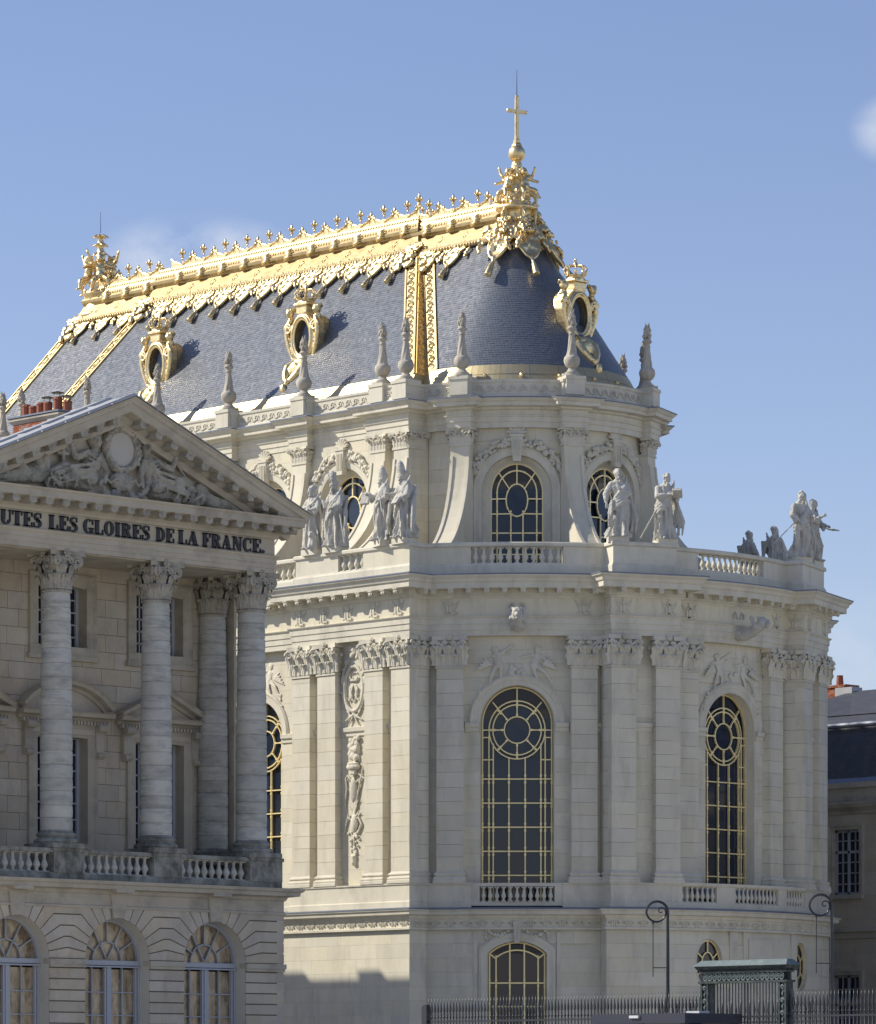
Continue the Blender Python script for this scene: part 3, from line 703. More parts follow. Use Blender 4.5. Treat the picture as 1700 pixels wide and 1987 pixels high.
mbj.box(-2.35, EW, -YB+PD+.06, -YB+PD+.3, ZP0, ZC1); mbj.box(-7.3, -5.45, -YB+PD+.06, -YB+PD+.3, ZP0, ZC1); mbj.box(WEST, -10.4, -YB+PD+.06, -YB+PD+.3, ZP0, ZC1)
for c in BAYC: mbj.box(c-1.6, c+1.6, -YB+PD+.06, -YB+PD+.3, 16.3, ZC1)
mbj.box(WEST, EC, YB-.4, YB-.1, ZP0, ZC1)
# piers
def pier_frames(ph): return (Rz(ph) @ T(0, -RPIER+PD, 0), Rz(ph-pi/2) @ T(0, -PHW+PD*.6, 0), Rz(ph+pi/2) @ T(0, -PHW+PD*.6, 0))
for ph in PIERS:
    Ff, Fl, Fr = pier_frames(ph); hwc = PHW-PD*.6
    pr = 1.3 if ph < 1.5 else .8
    ashlar('chapel', -hwc, hwc, ZP0, ZC1, .56, 1.2, M=Ff, pri=pr, rnd=rn)
    ashlar('chapel', RW-.2, RPIER-PD, ZP0, ZC1, .56, 1.2, M=Fl, pri=pr*.5, rnd=rn); ashlar('chapel', -(RPIER-PD), -RW+.2, ZP0, ZC1, .56, 1.2, M=Fr, pri=.1, rnd=rn)
    mbj.box(-hwc+.06, hwc-.06, .06, 1.1, ZP0, ZC1, Ff)
put('upper_wall_backing', mbj, 'stone_joint', CH)
# pilasters: stacked blocks, moulded base, carved capital
PW = 1.08
CAPM = pilaster_capital(PW, ZC1-ZC0, PD).mesh('capital', False); CAPM.materials.append(MATS['stone_trim'])
def base_mb(w, d):
    mb = MB(); q = [(0.13, 0), (.13, .12), (.11, .14), (.125, .20), (.10, .25), (.05, .27), (.05, .30), (.085, .34), (.085, .38), (.06, .42), (.02, .44), (0, .50)]
    path = [(-w/2, d), (-w/2, 0), (w/2, 0), (w/2, d)]; mb.plan(path, q); return mb
BASEM = base_mb(PW, PD).mesh('pilaster_base'); BASEM.materials.append(MATS['stone_trim'])
def pilaster(M, pri=1.0, caps=True):
    """M: frame whose y=0 is the pilaster face"""
    z = ZB1; i = 0
    while z < ZC0-.08:
        z2 = min(z+.56*R_.choice((1, 1, 1, .9, 1.1)), ZC0-.07)
        if ZC0-.07-z2 < .2: z2 = ZC0-.07
        poly = [(-PW/2, z+.005), (PW/2, z+.005), (PW/2, z2-.005), (-PW/2, z2-.005)]
        emit_block('chapel', poly, 0, PD+.05, None, M, pri); z = z2
    link('capital', CAPM, None, CH, M @ T(0, 0, ZC0)); link('pilaster_base', BASEM, None, CH, M @ T(0, 0, ZP1))
for u in (EW+.02+PW/2, .62+PW/2, EC-1.60-PW/2+.02, EC-PW/2): pilaster(T(u, -YS, 0), 1.25)
pilaster(face_frame(pi/2, EC-.006) @ T(-YS+.012+PW/2, 0, 0) @ T(-.06, 0, 0) @ T(.06, 0, 0), .8)
for s_ in (-1, 1):
    pilaster(Rz(SE+s_*radians(12.25)) @ T(0, -RP, 0), 1.5)
    pilaster(Rz(E_+s_*radians(12.25)) @ T(0, -RP, 0), 1.2)
pilaster(Rz(NE-radians(12.25)) @ T(0, -RP, 0), .1)
for ph in PIERS:
    for s_ in (-1, 1): pilaster(Rz(ph) @ T(s_*(PHW-PW/2), -RPIER, 0), 1.4 if ph < 1.5 else 1.0)
    pilaster(Rz(ph-pi/2) @ T(RPIER-PW/2-.02, -PHW+.004, 0), 1.0); pilaster(Rz(ph+pi/2) @ T(-RPIER+PW/2+.02, -PHW+.004, 0), .3)
for c in BAYC[:1]: pilaster(T(c-2.5, -YB, 0), .1)
# impost moulding at the springing
imp = [(0.0, 14.28), (.06, 14.32), (.06, 14.46), (.13, 14.50), (.14, 14.66), (0.0, 14.70)]
def impost_arc(phc, r, a, b):
    mb = MB(); mb.plan(arc_plan(r, phc+a, phc+b, radians(2)), imp); put('impost', mb, 'stone_trim', CH)
for phc in (SE, E_):
    for (a, b) in ((-17.5 if phc == E_ else -14.8, -15.0), (-9.6, -7.0), (7.0, 9.6), (15.0, 16.6 if phc == SE else 17.5)):
        if b-a > .5: impost_arc(phc, RW, radians(a), radians(b))
for x0, x1 in ((EW+PW+.03, .62), (.62+PW, EC-1.60-PW+.02), (EC-1.60+.02, EC-PW), (-2.35, EW)):
    yy = -YS+PD if x0 > EW else -YB+PD
    mb = MB(); mb.plan([(x0, yy), (x1, yy)], imp); put('impost', mb, 'stone_trim', CH)
for ph in PIERS:
    Ff, Fl, Fr = pier_frames(ph)
    a = Ff @ Vector((-.42, 0, 0)); b = Ff @ Vector((.42, 0, 0)); mb = MB(); mb.plan([(a.x, a.y), (b.x, b.y)], imp); put('impost', mb, 'stone_trim', CH)
# ---- great windows
def arch_path(w, z0, zs, n=24): return ([(w, z0)]+[(w*cos(pi*i/n), zs+w*sin(pi*i/n)) for i in range(n+1)]+[(-w, z0)])[::-1]
def great_window(mp, z0, detail=True, seed=1):
    W = link('arched_window', None, None, CH, I4)
    mb = MB(); mb.trim(arch_path(1.5, z0, 14.66), [(0, .0), (0, .62)], mp=mp); put('window_reveal', mb, 'stone', W)
    mb = MB(); ap = [(1.5*cos(pi*i/28), 14.66+1.5*sin(pi*i/28)) for i in range(29)][::-1]
    mb.trim(ap, [(.46, .03), (.46, -.05), (.38, -.11), (.30, -.06), (.22, -.06), (.20, -.03), (.03, -.03), (.0, .0), (0, .1)], mp=mp); put('archivolt', mb, 'stone_trim', W)
    y = .50; segs = []; kn = []; zc = 14.40
    segs += ring((0, 14.66), 1.45, 1.45, 24, 0, pi)
    for u in (-1.45, 1.45): segs.append(((u, z0), (u, 14.66)))
    rows = [z0+.42+.975*k for k in range(5)] if z0 > 8 else [8.52+.975*k for k in range(5)]
    for u in (-1.18, -1.0, 1.0, 1.18):
        segs.append(((u, z0), (u, 14.2 if abs(u) > 1.1 else 13.85)))
    segs += ring((0, zc), 1.18, 1.18, 32); segs += ring((0, zc), 1.02, 1.02, 32); segs += ring((0, zc), .54, .54, 24)
    for k in range(8):
        a = k*pi/4; e = 1.45 if sin(a) > .3 else 1.18
        segs.append(((.54*cos(a), zc+.54*sin(a)), (e*cos(a), zc+e*sin(a)+(.26 if sin(a) > .9 else .1 if sin(a) > .3 else 0))))
        for q in (.62, .95, 1.1): kn.append((q*cos(a), zc+q*sin(a)))
    segs += [((-1.45, 14.40), (-1.18, 14.40)), ((1.18, 14.40), (1.45, 14.40)), ((-1.45, 14.1), (-1.18, 14.1)), ((1.18, 14.1), (1.45, 14.1)), ((-1.45, 13.2), (-1.0, 13.2)), ((1.0, 13.2), (1.45, 13.2))]
    for u in (-.34, .34): segs.append(((u, z0), (u, zc-1.13)))
    for z in rows: segs.append(((-1.45, z), (1.45, z)))
    for u in (-1.45, -1.18, -1.0, -.34, .34, 1.0, 1.18, 1.45):
        for z in rows: kn += [(u, z+.14), (u, z-.14), (u, z)]
    mb = MB(); bars_from(segs, y, .048, .07, mb, mp); knobs(kn, y, .042, mb, mp); put('gilded_bars', mb, 'gold_paint', W)
    mb = MB(); pp = arch_path(1.5, z0-.3, 14.66)[::-1]; n = len(pp)
    # glass as fan strips so that it can follow the curve
    half = n//2
    for i in range(half): mb.add([(pp[i][0], y+.09, pp[i][1]), (pp[i+1][0], y+.09, pp[i+1][1]), (pp[n-2-i][0], y+.09, pp[n-2-i][1]), (pp[n-1-i][0], y+.09, pp[n-1-i][1])], [(0, 1, 2, 3)], mp=mp)
    put('glass_sheet', mb, 'glass', W)
    rp = random.Random(seed)
    zz = [z0]+rows+[13.2]
    for k in range(len(zz)-1):
        for u0, u1 in ((-1.45, -1.18), (-1.0, -.34), (-.34, .34), (.34, 1.0), (1.18, 1.45)): pane([(u0, zz[k]), (u1, zz[k]), (u1, zz[k+1]), (u0, zz[k+1])], y+.05, W, mp, rp)
    for k in range(8):
        a = k*pi/4; pane([(q*cos(a+t), zc+q*sin(a+t)) for q, ts in ((.54, (0, .26, .52, .785)), (1.02, (.785, .52, .26, 0))) for t in ts], y+.05, W, mp, rp)
    pane([(.53*cos(2*pi*i/20), zc+.53*sin(2*pi*i/20)) for i in range(20)], y+.05, W, mp, rp)
    return W
great_window(arcmap(SE, RW), 7.2, seed=11)
great_window(arcmap(E_, RW), 8.2, seed=12)
great_window(flat(T(BAYC[0], -YB+PD, 0)), 7.9, seed=13)
great_window(flat(T(BAYC[1], -YB+PD, 0)), 7.9, seed=14)
# dark interior so that the openings do not look through to the sky
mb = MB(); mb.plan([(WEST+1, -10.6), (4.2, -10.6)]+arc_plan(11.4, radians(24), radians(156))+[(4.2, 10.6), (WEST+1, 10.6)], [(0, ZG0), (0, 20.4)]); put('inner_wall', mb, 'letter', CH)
# ---- relief angels above the great windows
def window_relief(mp_M, seed):
    mb = MB(); rr = random.Random(seed)
    putto(mb, T(-.75, .03, 16.95) @ Ry(-.25) @ S(1, .35, 1), 1.0, (-.2, -.1, .75) if False else (.75, -.1, .55), (.55, -.1, .30), (-.55, -.1, -.75), (-.15, -.1, -.8))
    putto(mb, T(.72, .03, 16.95) @ Ry(.22) @ S(1, .35, 1), 1.0, (-.6, -.1, .1), (.45, -.1, .2), (.35, -.1, -.8), (.75, -.1, -.55))
    lumps(mb, [(rr.uniform(-.35, .35), 0, rr.uniform(16.35, 16.8)) for _ in range(14)], .12, rr, None, .5)
    for sg in (-1, 1):
        for k in range(5): capsule(mb, (sg*1.05, 0, 16.9), (sg*(1.35+.08*k), 0, 17.15-.13*k), .06, .03)
        lumps(mb, [(sg*(1.4+.3*t), 0, 16.2-1.1*t) for t in (0, .2, .4, .6, .8)], .09, rr, None, .4)
    return sculpt('angel_relief', mb, 'stone_trim', CH, mp_M, .032, .02, .09)
window_relief(Rz(SE) @ T(0, -RW-.02, .12), 1); window_relief(Rz(E_) @ T(0, -RW-.02, .12), 2); window_relief(T(BAYC[0], -YB+PD-.02, .12), 3)
# ---- trophy panel of the south avant-corps
PC = 2.52
mb = MB(); rr = random.Random(8); M = T(PC, -YS+PD, 0)
for i in range(30):
    a = 2*pi*i/30
mb.tube([(.56*cos(2*pi*i/30), -.05, 16.25+.92*sin(2*pi*i/30)) for i in range(30)], .085, 8, M, closed=True)
crown_mb(mb, M @ T(0, -.02, 16.55) @ S(.95, .3, .8), .85)
for sg in (-1, 1):
    mb.tube([(sg*.05, -.03, 16.4), (sg*.22, -.06, 16.25), (sg*.10, -.06, 15.95), (sg*.28, -.05, 15.75), (sg*.36, -.04, 15.9)], .045, 6, M)
    mb.tube([(sg*.02, -.03, 15.7), (sg*.2, -.06, 16.0), (sg*.05, -.06, 16.35)], .04, 6, M)
    lumps(mb, [(sg*(.62+.05*sin(t*9)), -.05, lerp(17.1, 16.5, t)) for t in [i/7 for i in range(8)]], .10, rr, M)
    lumps(mb, [(sg*(.10+.5*t), -.05, lerp(17.75, 17.1, t)) for t in [i/6 for i in range(7)]], .12, rr, M)
    for k in range(7): capsule(mb, (sg*lerp(.2, .68, k/6), -.04, lerp(15.15, 16.1, k/6)), (sg*(lerp(.2, .68, k/6)+.22), -.07, lerp(15.15, 16.1, k/6)+.2), .055, .02, M, 6)
    capsule(mb, (0, -.05, 15.2), (sg*.5, -.07, 14.95), .07, .03, M); capsule(mb, (0, -.05, 15.2), (sg*.28, -.07, 14.75), .05, .03, M)
mb.ell((0, -.05, 17.85), (.14, .1, .14), M); volute(mb, M @ T(.2, -.05, 17.9), .12, .07); volute(mb, M @ T(-.2, -.05, 17.9) @ S(-1, 1, 1), .12, .07)
sculpt('medallion_relief', mb, 'stone_trim', CH, None, .026, .015, .07)
mb = MB()
lumps(mb, [(rr.uniform(-.32, .32), -.06, rr.uniform(13.35, 14.2)) for _ in range(26)], .14, rr, M)
mb.ell((0, -.1, 13.05), (.40, .16, .16), M); mb.ell((0, -.12, 13.18), (.34, .14, .07), M); mb.box(-.14, .14, -.16, 0, 12.72, 12.9, M)
for sg in (-1, 1): mb.tube([(sg*.3, -.05, 13.5), (sg*.33, -.05, 13.25)], .02, 5, M)
mb.tube([(-.55, -.05, 11.4), (-.42, -.06, 12.2), (-.50, -.06, 12.6), (-.38, -.06, 12.72), (-.30, -.06, 12.6), (-.38, -.06, 12.5)], .04, 6, M)
capsule(mb, (.15, -.06, 11.6), (.55, -.06, 13.0), .045, .04, M); capsule(mb, (.3, -.06, 12.75), (.62, -.06, 12.55), .035, .035, M)
mb.ell((.0, -.08, 12.1), (.22, .12, .5), M)
for k in range(26):
    a = rr.uniform(-1.2, 1.2); z = rr.uniform(10.3, 12.5); capsule(mb, (rr.uniform(-.1, .1), -.05, z), (.5*sin(a)*rr.uniform(.6, 1.1), -.08, z+.45*cos(a)), .045, .02, M, 6)
capsule(mb, (-.62, -.05, 10.3), (-.32, -.06, 11.1), .035, .035, M); mb.ell((.05, -.08, 10.75), (.20, .11, .34), M)
mb.tube([(.25, -.05, 11.0), (.45, -.06, 10.7), (.28, -.05, 10.4)], .05, 6, M)
lumps(mb, [(rr.uniform(-.42, .42)*lerp(.35, 1, t), -.05, lerp(9.35, 10.5, t)) for t in [i/26 for i in range(27)]], .085, rr, M)
mb.lathe([(.06, 9.0), (.12, 9.1), (.10, 9.25), (.12, 9.4), (.05, 9.45)], 8, M @ T(0, -.05, 0)); capsule(mb, (0, -.04, 9.3), (0, -.04, 14.0), .04, .04, M)
sculpt('trophy_relief', mb, 'stone_trim', CH, None, .026, .015, .07)
# ---- entablature
mb = MB(); mb.plan(MPATH, [(-.5, ZC1), (0, ZC1), (0, ZC1+.22), (.035, ZC1+.225), (.035, ZC1+.46), (.07, ZC1+.465), (.07, ZA1-.10), (.13, ZA1-.04), (.15, ZA1), (-.05, ZA1)]); put('architrave', mb, 'stone_trim', CH)
mb = MB(); mb.plan(MPATH, [(.02, ZA1-.01), (.02, ZF1+.01)]); put('frieze', mb, 'stone', CH)
mb = MB(); mb.plan(MPATH, [(.0, ZF1), (.07, ZF1), (.10, ZF1+.07), (.16, ZF1+.09), (.16, ZF1+.34), (.60, ZF1+.36), (.62, ZF1+.34), (.64, ZF1+.36), (.64, ZF1+.56), (.70, ZF1+.60), (.74, ZF1+.72), (.84, ZF1+.80), (.86, ZK1-.03)]); put('cornice', mb, 'stone_trim', CH)
mb = MB(); mb.plan(MPATH, [(.88, ZK1-.05), (.88, ZK1), (.3, ZK1+.05), (-2.0, ZK1+.05)]); put('lead_flashing', mb, 'lead', CH)
mm = MB(); mm.box(-.13, .13, -.52, .02, 0, .20); mm.tube([(-.13, -.44, .0), (.13, -.44, .0)], .06, 8); mm.box(-.16, .16, -.56, .02, .18, .235); mm.ell((0, -.50, .06), (.10, .06, .09), None, 6, 4)
MODM = mm.mesh('modillion'); MODM.materials.append(MATS['stone_trim'])
for (x, y, ph, st) in along(main_path(.14), .74):
    if seen(x, y, ph) and (y < 0 or x > 8): link('modillion', MODM, None, CH, T(x, y, ZF1+.185) @ Rz(ph) @ S(.78, .88, .72))
# frieze emblems: crowned crossed letters with palms
em = MB(); em.box(-.04, .04, -.05, .05, -.26, .30); em.box(-.13, .13, -.05, .05, .10, .17); em.box(-.04, .22, -.05, .05, -.28, -.20); em.box(-.17, -.11, -.05, .05, -.24, .05)
for sg in (-1, 1):
    for k in range(4): capsule(em, (sg*.05, 0, -.15+.05*k), (sg*(.28+.03*k), 0, .02+.09*k), .035, .015, None, 6)
    capsule(em, (0, 0, 0), (sg*.3, 0, -.25), .03, .02, None, 6)
em.ell((0, 0, .30), (.07, .05, .07), None, 6, 4)
EMM = em.mesh('frieze_emblem'); EMM.materials.append(MATS['stone_trim'])
for x in (EW+.55, EW+2.0, PC, EC-2.05, EC-.62): link('frieze_emblem', EMM, None, CH, T(x, -YS-.03, 19.30))
for ph, r in ((SE-radians(12), RP), (SE+radians(12), RP), (E_-radians(12), RP), (E_+radians(12), RP)): link('frieze_emblem', EMM, None, CH, Rz(ph) @ T(0, -r-.03, 19.30))
for ph in PIERS:
    for s_ in (-1, 1): link('frieze_emblem', EMM, None, CH, Rz(ph) @ T(s_*1.0, -RPIER-.03, 19.30))
    link('frieze_emblem', EMM, None, CH, Rz(ph-pi/2) @ T(RPIER-.35, -PHW-.03, 19.30))
# water spouts: lion masks on consoles
def spout(M, long=1.0):
    mb = MB()
    mb.tube([(0, .1, 18.55), (0, -.25*long, 18.5), (0, -.6*long, 18.62), (0, -.95*long, 18.85)], [.24, .26, .23, .22], 10, M)
    mb.ell((0, -1.0*long, 18.95), (.22, .24, .24), M); mb.ell((0, -1.2*long, 18.86), (.11, .14, .10), M); mb.ell((0, -1.17*long, 18.72), (.08, .1, .05), M)
    for sg in (-1, 1):
        mb.ell((sg*.16, -.92*long, 19.13), .075, M); mb.ell((sg*.09, -1.18*long, 19.02), .05, M)
        volute(mb, M @ T(sg*.24, -.15, 18.5) @ Rz(pi/2), .18, .09)
        for k in range(5): mb.ell((sg*.25, -.85*long+.05*k, 18.75+.1*k), .09, M)
        mb.tube([(sg*.05, .0, 19.15), (sg*.2, -.06, 19.45), (sg*.34, -.05, 19.3), (sg*.25, -.05, 19.2)], .05, 6, M)
    sculpt('water_spout', mb, 'statue_stone', CH, None, .028, .03, .1)
spout(Rz(SE) @ T(0, -RP, 0)); spout(Rz(E_) @ T(0, -RP, 0), 1.35)
# ------------------------------------------------------------------ balustrades of the chapel
BALM = baluster_mb(.67, .125).mesh('baluster', True); BALM.materials.append(MATS['stone_trim'])
BALS = baluster_mb(.60, .10).mesh('baluster', True); BALS.materials.append(MATS['stone_trim'])
ZR0 = ZK1+.04
BA = link('roof_balustrade', None, None, CH, I4)
bp = main_path(-.10); 
prof_base = [(-.42, ZR0), (.06, ZR0), (.06, ZR0+.36), (.02, ZR0+.40), (.0, ZR0+.46), (-.42, ZR0+.46)]
prof_rail = [(-.40, 21.74), (.0, 21.74), (.06, 21.78), (.06, 21.88), (.03, 21.93), (-.42, 21.93)]
prof_dado = [(-.38, ZR0+.45), (-.02, ZR0+.45), (-.02, 21.75), (-.38, 21.75)]
mb = MB(); mb.plan(bp, prof_base); put('balustrade_base', mb, 'stone_trim', BA)
mb = MB(); mb.plan(bp, prof_rail); put('handrail', mb, 'stone_trim', BA)
rb = RP-.10; ab = math.asin((EC-.1)/rb); dpb = math.asin((PHW-.1)/rb); dw = 1.88/rb
def dado(path): mb = MB(); mb.plan(path, prof_dado); put('balustrade_pier', mb, 'stone', BA)
o0, o1 = 1.75, 3.25                                           # small opening in the south face
dado([(EW+.1, -YB+.1), (EW+.1, -YS+.1), (o0, -YS+.1)]); dado([(o1, -YS+.1), (EC-.1, -YS+.1), (EC-.1, -rb*cos(ab))]+arc_plan(rb, ab, SE-dw)[1:])
dado(arc_plan(rb, SE+dw, PIERS[0]-dpb)[:-1]+pier_pts(PIERS[0], rb, RPIER-.1, PHW-.1)+arc_plan(rb, PIERS[0]+dpb, E_-dw-.02)[1:])
dado(arc_plan(rb, E_+dw, PIERS[1]-dpb)[:-1]+pier_pts(PIERS[1], rb, RPIER-.1, PHW-.1)+arc_plan(rb, PIERS[1]+dpb, pi-ab)[1:]+[(EC-.1, YS-.1), (EW, YS-.1)])
dado([(-6.9, -YB+.1), (-5.6, -YB+.1)]); dado([(WEST, -YB+.1), (-10.6, -YB+.1)])
def bal_arc(n, phc, r, span, z, me, par):
    for i in range(n):
        a = phc-span/2+span*(i+.5)/n; link('baluster', me, None, par, Rz(a) @ T(0, -r, z))
bal_arc(11, SE, rb-.2, 2*dw, ZR0+.45, BALM, BA); bal_arc(12, E_, rb-.2, 2*dw, ZR0+.45, BALM, BA)
for i in range(4): link('baluster', BALM, None, BA, T(lerp(o0, o1, (i+.5)/4), -YS+.3, ZR0+.45))
for i in range(13): link('baluster', BALM, None, BA, T(EW+.0-.2-.36*i, -YB+.3, ZR0+.45))
# lead roof of the aisle, hidden behind the balustrade
mb = MB(); mb.plan([(WEST, -11.5), (5.2, -11.5)]+arc_plan(12.0, radians(31), radians(149))+[(5.2, 11.5), (WEST, 11.5)], [(0, 20.65), (-5.4, 21.6)]); put('aisle_roof', mb, 'lead', CH)
# lower balustrades in front of the great windows
LB = link('window_balustrade', None, None, CH, I4)
mb = MB(); mpw = arcmap(SE, RP+.02)
mb.box(-1.95, 1.95, -.02, .25, 8.04, 8.18, mp=mpw); mb.box(-1.95, 1.95, -.05, .28, 7.26, 7.42, mp=mpw)
for u in (-1.73, 1.73): mb.box(u-.21, u+.21, .0, .22, 7.4, 8.05, mp=mpw)
put('handrail', mb, 'stone_trim', LB); bal_arc(11, SE, RP-.10, 2*1.5/RP, 7.42, BALS, LB)
LB2 = link('terrace_balustrade', None, None, CH, I4); R3 = 13.74
mb = MB(); A0, A1 = PIERS[0]+math.asin(PHW/R3)-.01, PIERS[1]-math.asin(PHW/R3)+.01
mb.plan(arc_plan(R3, A0, A1, radians(2)), [(-.3, 8.08), (0, 8.08), (.04, 8.12), (.04, 8.22), (-.3, 8.24)]); mb.plan(arc_plan(R3, A0, A1, radians(2)), [(-.32, 7.2), (.03, 7.2), (.03, 7.42), (-.32, 7.42)]); put('handrail', mb, 'stone_trim', LB2)
cuts = [(0.0, .015), (.24, .36), (.70, .78), (.985, 1.0)]
for c0, c1 in cuts:
    mb = MB(); mb.plan(arc_plan(R3, lerp(A0, A1, c0), lerp(A0, A1, c1), radians(1.5)), [(-.28, 7.4), (-.01, 7.4), (-.01, 8.1), (-.28, 8.1)]); put('balustrade_pier', mb, 'stone_trim', LB2)
for (c0, c1, n) in ((.015, .24, 7), (.36, .70, 11), (.78, .985, 7)):
    for i in range(n):
        a = lerp(A0, A1, lerp(c0, c1, (i+.5)/n)); link('baluster', BALS, None, LB2, Rz(a) @ T(0, -R3+.15, 7.42) @ S(1, 1, 1.13))
mb = MB(); mb.plan(arc_plan(RW-.5, E_-radians(11), E_+radians(11), radians(2)), [(0, 8.22), (.75, 7.95), (1.5, 7.62)]); put('lead_sill_roof', mb, 'lead', CH)

# ------------------------------------------------------------------ clerestory and drum
RD, RDP = 5.80, 6.12; YU, YUP, EU = 6.60, 6.95, .5; WU = -27.9
ZD0, ZCU0, ZCU1, ZU1, ZPAR = 20.6, 26.90, 27.57, 28.75, 29.62
UPIERS = [radians(a) for a in (22.5, 67.5, 112.5, 157.5)]
SPIL = [-6.37, -11.3, -16.15, -21.1]
def upper_path(d=0.0):
    r = RDP-.12+d; rp = RDP+.22+d; hw = .52+d*.6; p = [(WU-d, -YU-d)]
    for e in reversed(SPIL): p += [(e-.55-d*.5, -YU-d), (e-.55-d*.5, -YUP-d), (e+.55+d*.5, -YUP-d), (e+.55+d*.5, -YU-d)]
    p += [(-2.0-d*.5, -YU-d), (-2.0-d*.5, -YUP-d), (EU+d, -YUP-d)]; a = math.asin((EU+d)/r); p.append((EU+d, -r*cos(a))); b = math.asin(hw/r)
    last = a
    for ph in UPIERS:
        p += arc_plan(r, last, ph-b, radians(4))[1:-1]+pier_pts(ph, r, rp, hw); last = ph+b
    p += arc_plan(r, last, pi-a, radians(4))[1:]
    return p+[(EU+d, YUP+d), (WU-d, YUP+d)]
UP = upper_path()
WU1 = dict(t='arch', u=0, w=1.50, z0=20.6, zs=24.94)
mbj = MB()
for phc, pri in ((SE, .9), (E_, .7)):
    arc_wall('chapel', phc, RD, phc-radians(22.4), phc+radians(22.4), ZD0, 27.6, .55, 1.1, [WU1], pri); arc_core(mbj, phc, RD, phc-radians(22.4), phc+radians(22.4), ZD0, 27.6, [WU1])
arc_wall('chapel', radians(13.7), RD, radians(4.9), radians(22.4), ZD0, 27.6, .55, 1.1, [], .7); arc_core(mbj, radians(13.7), RD, radians(4.9), radians(22.4), ZD0, 27.6, [])
arc_core(mbj, NE, RD, radians(112.4), pi, ZD0, 27.6, [])
SB = [-3.9, -8.87, -13.75]
opsu = [dict(t='arch', u=c, w=1.5, z0=20.6, zs=24.94) for c in SB]
ashlar('chapel', -15.5, EU-.02, ZD0, 27.6, .55, 1.2, M=T(0, -YU, 0), ops=opsu, pri=.5, rnd=rn)
mbj.box(WU, -15.4, -YU, -YU+.3, ZD0, 27.6); mbj.box(WU, WU+.3, -YU, YU, ZD0, 29.5); mbj.box(WU, EU, YU-.3, YU, ZD0, 27.6)
for x0, x1 in ((-2.3, EU-.1), (-7.3, -5.5), (-12.2, -10.45), (-15.4, -15.3)): mbj.box(x0, x1, -YU+.08, -YU+.3, ZD0, 27.6)
ashlar('chapel', -YUP, -RD, ZD0, 27.6, .55, 1.2, M=face_frame(pi/2, EU), pri=.7, rnd=rn); mbj.box(EU-.3, EU-.08, -YUP+.1, -RD+.1, ZD0, 27.6)
for c in SB: mbj.box(c-1.6, c+1.6, -YU+.08, -YU+.3, 26.55, 27.6)
put('clerestory_backing', mbj, 'stone_joint', CH)
